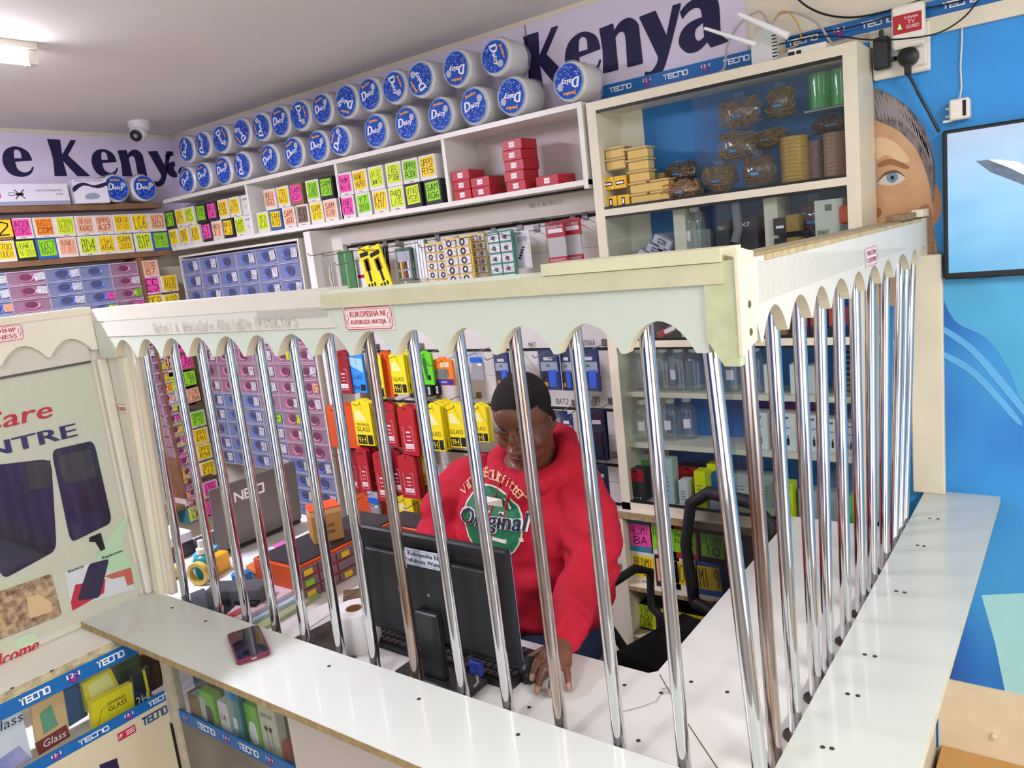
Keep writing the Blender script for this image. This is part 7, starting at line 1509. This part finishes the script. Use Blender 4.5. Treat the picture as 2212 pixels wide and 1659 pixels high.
nk = HM @ Vector((0, -.03, -.07)); chest = Vector((-1.275, 1.70, 1.13))
shL, shR = Vector((-1.105, 1.71, 1.15)), Vector((-1.49, 1.69, 1.145))
limb(mb, [HM @ Vector((0, -.02, -.04)), nk, (nk+chest)/2, chest], [.058, .057, .062, .08])
limb(mb, [chest, Vector((-1.29, 1.70, .95)), Vector((-1.29, 1.72, .74))], [.13, .13, .14])
limb(mb, [shL, chest, shR], [.06, .09, .06])
# left arm with the mouse hand
eL = at(1268, 1222, 1, 1.58); wL = T(1216, 1392, ZT+.052)
limb(mb, [shL, shL.lerp(eL, .5), eL, eL.lerp(wL, .35), wL], [.055, .048, .042, .038, .026])
def finger(mb, mcp, tip, r0, r1, lift, curl=.0):
    a, b_ = Vector(mcp), Vector(tip); pts = [a, a.lerp(b_, .42)+Vector((0, 0, lift)), a.lerp(b_, .75)+Vector((0, 0, lift*.75)), b_]
    limb(mb, pts, [r0, (r0+r1)/2*1.02, (r0+r1)/2*.95, r1], None, 10)
mL = [T(1170, 1424, ZT+.042), T(1188, 1432, ZT+.045), T(1206, 1436, ZT+.042), T(1224, 1436, ZT+.035)]
tL = [T(1150, 1466, ZT+.022), T(1160, 1493, ZT+.010), T(1190, 1499, ZT+.010), T(1229, 1488, ZT+.010)]
for q in mL: limb(mb, [wL, wL.lerp(q, .55)+Vector((0, 0, .004)), q], [.020, .016, .0125])
for q, t_, r in zip(mL, tL, (.0098, .0100, .0096, .0088)): finger(mb, q, t_, r*1.08, r*.84, .014)
thL = T(1128, 1433, ZT+.018); limb(mb, [wL, T(1188, 1404, ZT+.045), T(1160, 1415, ZT+.034), thL], [.018, .0155, .0115, .0090])
# right arm, hand resting on the keyboard behind the screen
eR = Vector((-1.56, 1.60, 1.00)); wR = Vector((-1.375, 1.335, .955))
limb(mb, [shR, shR.lerp(eR, .5), eR, eR.lerp(wR, .35), wR], [.055, .048, .042, .038, .026])
for i, (mx_, my_) in enumerate(((-1.312, 1.265), (-1.328, 1.255), (-1.347, 1.253), (-1.366, 1.26))):
    q = Vector((mx_, my_, .962)); limb(mb, [wR, wR.lerp(q, .5), q], [.020, .016, .0125]); finger(mb, q, (mx_+.01-.004*i, my_-.05+.004*abs(i-1), .937), .0102, .008, .010)
limb(mb, [wR, Vector((-1.33, 1.30, .945)), Vector((-1.30, 1.27, .944)), Vector((-1.285, 1.245, .938))], [.018, .0155, .0115, .009])
# legs under the worktop
for s_ in (-1, 1):
    hp = Vector((-1.29+s_*.09, 1.70, .70)); kn = Vector((-1.27+s_*.12, 1.28, .665)); an = Vector((-1.27+s_*.11, 1.33, .10)); limb(mb, [hp, hp.lerp(kn, .5), kn, kn.lerp(an, .35), an], [.095, .085, .062, .058, .040]); limb(mb, [an, an+Vector((0, -.02, -.05)), an+Vector((0, -.17, -.062))], [.038, .036, .028])
HI = HM.inverted()
def face_mats(me):
    for nm_, hx in (('lip_skin', '6b3f38'), ('nail_skin', 'b98c78'), ('lash_dark', '140d0b'), ('brow_dark', '1d120d'), ('nostril_dark', '1f110c'), ('knuckle_skin', '7d5140')): me.materials.append(mat(nm_, hx, .45 if nm_ != 'lash_dark' else .3))
    if me.materials[0] is None or me.materials[0] != skin: me.materials[0] = skin
    nails = [t_ for t_ in tL+[thL]]
    for p in me.polygons:
        c = HI @ p.center; ax_ = abs(c.x); k = 0
        if c.length < .16:
            if c.y > .078 and ax_ < .025-.35*abs(c.z+.0665) and -.081 < c.z < -.0555: k = 1
            if c.y > .085 and ax_ < .021 and abs(c.z+.0665) < .0011: k = 3
            if c.y > .060 and .016 < ax_ < .044 and abs(c.z+.0065+(ax_-.03)**2*9) < .0019: k = 3
            if c.y > .056 and .012 < ax_ < .050 and abs(c.z-.0235-.004*math.sin((ax_-.012)/.038*3.1)) < .0034: k = 4
            if c.y > .090 and .005 < ax_ < .014 and c.z < -.0395 and c.z > -.046: k = 5
        else:
            for t_ in nails:
                d = p.center-t_
                if d.length < .012 and p.normal.z < .8 and p.center.z > t_.z-.003 and p.normal.y < -.1: k = 2
        p.material_index = k
PR = empty('person', (-1.29, 1.70, 0)); tag(PR, 'seated person in a red hoodie looking down behind the bars, hand on the mouse', 'person')
body = fuse(mb, 'body', .0036, 9, None, face_mats); body.parent = PR; body.matrix_parent_inverse = PR.matrix_world.inverted(); body.location = -PR.location
PR_off = -PR.location
def adopt(o): o.parent = PR; o.matrix_parent_inverse = Matrix.Identity(4); o.location = PR_off; return o
adopt(body)
# close cropped hair: cap just outside the skull
hairm = mat('hair_black', '1f1613', .9, noise=.35, nscale=200, bump=1, bscale=420)
mb = MB(); V = []; Fs = []; N = 96; K_ = 60
for i in range(K_+1):
    ph = math.pi*.5*i/K_*1.32
    for j in range(N):
        t = 2*math.pi*j/N; d = Vector((math.sin(ph)*math.cos(t), math.sin(ph)*math.sin(t), math.cos(ph)))
        V.append((d, t))
bm_ = BVHTree.FromPolygons([v.co[:] for v in body.data.vertices], [tuple(p.vertices) for p in body.data.polygons])
cen_ = HM @ Vector((0, -.012, .03)); W_v = []
for d, t in V:
    dw = (HM.to_3x3() @ d).normalized(); hit = bm_.ray_cast(cen_+dw*.25, -dw, .3); p = hit[0] if hit[0] else cen_+dw*.08; W_v.append((p+dw*.0011, d))
mbv = [w__[0] for w__ in W_v]; ok = []
for (p, d) in W_v:
    c = HI @ p; lim = .070+.010*math.cos(min(abs(c.x)/.07, 1)*3.1) if c.y > .03 else (-.0 + .05*max(0, min(1, (c.y+.0)/.03)) if c.y > 0 else -.045)
    ok.append(c.z > lim)
for i in range(K_):
    for j in range(N):
        q = (i*N+j, (i+1)*N+j, (i+1)*N+(j+1) % N, i*N+(j+1) % N)
        if all(ok[x] for x in q): Fs.append(q)
mb.add(mbv, Fs, hairm); adopt(mb.build('hair', smooth=True))
# hoodie
hood = mat('hoodie_red', 'c0122e', .85, noise=.10, nscale=5, bump=.25, bscale=380)
_s = skin; skin = hood
mb = MB()
def loft(secs, n=28):
    V = []; Fs = []
    for (c, rx_, ry_) in secs:
        for k in range(n):
            t = 2*math.pi*k/n; ct, st_ = math.cos(t), math.sin(t); e_ = .86
            V.append((c[0]+rx_*math.copysign(abs(ct)**e_, ct), c[1]+ry_*math.copysign(abs(st_)**e_, st_), c[2]))
    for i in range(len(secs)-1):
        for k in range(n): k2 = (k+1) % n; Fs.append((i*n+k, i*n+k2, (i+1)*n+k2, (i+1)*n+k))
    Fs.append(tuple(range(n-1, -1, -1))); Fs.append(tuple((len(secs)-1)*n+k for k in range(n))); mb.add(V, Fs, hood)
loft([((-1.285, 1.70, .745), .205, .165), ((-1.285, 1.695, .80), .225, .185), ((-1.285, 1.69, .90), .222, .180), ((-1.29, 1.69, 1.00), .225, .165), ((-1.29, 1.695, 1.08), .232, .155), ((-1.295, 1.70, 1.13), .215, .135), ((-1.295, 1.70, 1.17), .165, .11), ((-1.295, 1.70, 1.20), .10, .08)])
limb(mb, [shL+Vector((-.03, 0, -.01)), shL.lerp(eL, .35)+Vector((.012, 0, 0)), shL.lerp(eL, .7)+Vector((.015, 0, 0)), eL+Vector((.008, .01, -.01)), eL.lerp(wL, .35)+Vector((0, 0, -.006)), eL.lerp(wL, .65), eL.lerp(wL, .86)], [.086, .080, .073, .070, .063, .055, .046])
limb(mb, [eL.lerp(wL, .84), eL.lerp(wL, .95)], [.040, .037])
limb(mb, [shR+Vector((.03, 0, -.01)), shR.lerp(eR, .35)+Vector((-.012, 0, 0)), shR.lerp(eR, .7)+Vector((-.015, 0, 0)), eR, eR.lerp(wR, .35), eR.lerp(wR, .65), eR.lerp(wR, .86)], [.095, .088, .080, .074, .066, .056, .046])
limb(mb, [eR.lerp(wR, .84), eR.lerp(wR, .95)], [.040, .037])
# hood: thick soft ring round the neck, fuller behind
nb = (nk+chest)/2+Vector((0, .0, .015))
ring_ = []
for k in range(17):
    t = 2*math.pi*k/16; c, s_ = math.cos(t), math.sin(t)
    ring_.append(nb+Vector((.098*c, .085*s_+.01, .035*s_+ (.008 if s_ > 0 else -.012))))
limb(mb, ring_, [.026+.014*max(0, math.sin(2*math.pi*k/16)) for k in range(17)], None, 12)
limb(mb, [nb+Vector((-.08, .07, .0)), nb+Vector((0, .13, -.02)), nb+Vector((.08, .07, .0))], [.036, .05, .036])
limb(mb, [nb+Vector((.10, .05, .0)), nb+Vector((.11, -.0, -.02)), nb+Vector((.07, -.07, -.055)), nb+Vector((.0, -.105, -.085))], [.032, .029, .025, .022])
limb(mb, [nb+Vector((-.10, .05, .0)), nb+Vector((-.11, -.0, -.02)), nb+Vector((-.07, -.07, -.055)), nb+Vector((.0, -.105, -.085))], [.04, .034, .028, .022])
def folds(me):
    me.materials[0] = hood
    for v in me.vertices:
        p = v.co; f = mnoise.noise(Vector((p.x*7, p.y*7, p.z*13)))*.016+mnoise.noise(Vector((p.x*16+3, p.y*16, p.z*30)))*.006
        dL = min((p-eL).length, (p-eR).length); f += .009*math.sin(p.z*110+p.x*30)*max(0, 1-dL/.13)
        cu = min((p-eL.lerp(wL, .8)).length, (p-eR.lerp(wR, .8)).length); f += .004*math.sin(p.y*190)*max(0, 1-cu/.09)
        if .80 < p.z < .98: f += .006*math.sin(p.z*70+p.x*12)*max(0, 1-abs(p.z-.88)/.1)
        v.co = p+v.normal*f
hd_ = fuse(mb, 'hoodie', .0075, 5, None, folds); adopt(hd_)
me = hd_.data
for p in me.polygons: pass
skin = _s
# opening shadow lining, drawstrings and the chest print laid on the hoodie front
tree = BVHTree.FromPolygons([v.co[:] for v in hd_.data.vertices], [tuple(p.vertices) for p in hd_.data.polygons])
cd_ = Vector((.36, -.93, .10)).normalized()
pc = at(1056, 1134, 1, 1.52); px_ax = Vector((0, 0, 1)).cross(cd_)*-1; px_ax = cd_.cross(Vector((0, 0, 1))).normalized()*-1; pz_ax = px_ax.cross(cd_)*-1
if px_ax.x < 0: px_ax = -px_ax
if pz_ax.z < 0: pz_ax = -pz_ax
def onchest(u, v, off=.0035):
    o_ = pc+px_ax*u+pz_ax*v+cd_*.25; h = tree.ray_cast(o_, -cd_, .6)
    return (h[0]+cd_*off) if h[0] else pc+px_ax*u+pz_ax*v
class PM(MB):
    def __init__(s, off): super().__init__(); s.off = off
    def add(s, V, Fs, m): 
        b = len(s.v); s.v += [onchest(v[0]*1.28, v[2]*1.28, s.off-v[1]*2) for v in V]; k = s._m(m)
        for f in Fs: s.f.append(tuple(b+i for i in f)); s.mi.append(k)
        return s
gm = mat('print_green', '1c7a50', .6, noise=.2, nscale=60); cw_ = mat('print_cream', 'e8e2d2', .6); nv = mat('print_navy', '1a1b4a', .6); go = mat('print_gold', 'e6b98a', .6)
mb = PM(.0035)
def disc(r, m, n=24, rings=6, off=.0035):
    mb.off = off; V = [(0, 0, 0)]; Fs = []
    for i in range(1, rings+1):
        for k in range(n): t = 2*math.pi*k/n; V.append((r*i/rings*math.cos(t), 0, r*i/rings*math.sin(t)))
    for k in range(n): Fs.append((0, 1+k, 1+(k+1) % n))
    for i in range(rings-1):
        for k in range(n): Fs.append((1+i*n+k, 1+(i+1)*n+k, 1+(i+1)*n+(k+1) % n, 1+i*n+(k+1) % n))
    mb.add(V, Fs, m)
mb.off = .003; mb.X = Matrix.Scale(1.28, 4); disc(.078, cw_, off=.0030); disc(.074, gm, off=.0040)
mb.off = .0050
mb.prism([(-.03, .034), (.03, .034), (.03, .052), (-.03, .052)], 0, 0, cw_); mb.off = .006; mb.text('CRAFT', -.026, .026, .037, .049, 0, nv)
mb.off = .0055; mb.text('Original', -.092, .080, -.024, .028, 0, cw_, shear=.25, bold=.004); mb.off = .0068; mb.text('Original', -.090, .078, -.022, .026, 0, nv, shear=.25, bold=.001)
mb.off = .0058; mb.ribbon([(-.02, -.030), (.03, -.036), (.075, -.028)], .008, 0, cw_)
for k, ch in enumerate('Vintage Outfitter'):
    if ch == ' ': continue
    t = math.pi*(.80-.60*k/16); mb.off = .0045
    V_, P_, asp = text_geo(ch); cx_, cz_ = .088*math.cos(t), .088*math.sin(t); rot = t-math.pi/2; hh = .020
    pts = [(cx_+((u-.5)*hh*min(asp, 1)*math.cos(rot)-v*hh*math.sin(rot)), 0, cz_+((u-.5)*hh*min(asp, 1)*math.sin(rot)+v*hh*math.cos(rot))) for u, v in V_]; mb.add(pts, P_, go)
adopt(mb.build('chest_print'))
ds = mat('cord_red', 'c41e30', .7)
for pth in (((1088, 1012), (1080, 1045), (1068, 1080), (1058, 1115), (1055, 1140)), ((1114, 1022), (1106, 1050), (1096, 1075), (1093, 1100), (1088, 1130))):
    P_ = []
    for x, y in pth:
        v = CR*((x-CX)/F)+CD*((y-CY)/F)+CF; h = tree.ray_cast(Vector((0, 0, CAMZ)), v.normalized(), 5); P_.append((h[0]+cd_*.004) if h[0] else at(x, y, 1, 1.53))
    adopt(MB().tube(P_, .0028, ds, 7).build('drawstring', smooth=True))
# jeans
_s = skin; skin = mat('denim_navy', '1f2a4c', .85, noise=.15, nscale=40); mb = MB()
for s_ in (-1, 1):
    hp = Vector((-1.29+s_*.09, 1.70, .70)); kn = Vector((-1.27+s_*.12, 1.28, .665)); an = Vector((-1.27+s_*.11, 1.33, .14)); limb(mb, [hp, hp.lerp(kn, .5), kn, kn.lerp(an, .5), an], [.115, .103, .078, .068, .055])
limb(mb, [Vector((-1.36, 1.70, .72)), Vector((-1.22, 1.70, .72))], [.13, .13]); dn_ = skin; skin = _s
def dnm(me): me.materials[0] = dn_
adopt(fuse(mb, 'jeans', .011, 3, None, dnm))
SR = empty('stool', (-1.29, 1.74, 0)); MB().lathe([(.05, .555), (.165, .56), (.17, .575), (.165, .585), (.05, .585)], dark, 24).build('seat', SR)
for s_ in (45, 135, 225, 315): MB().tube([(.11*math.cos(R(s_)), .11*math.sin(R(s_)), .556), (.16*math.cos(R(s_)), .16*math.sin(R(s_)), 0)], .012, steel, 8).build('leg', SR)
tag(SR, 'round stool under the seated person', 'stool')
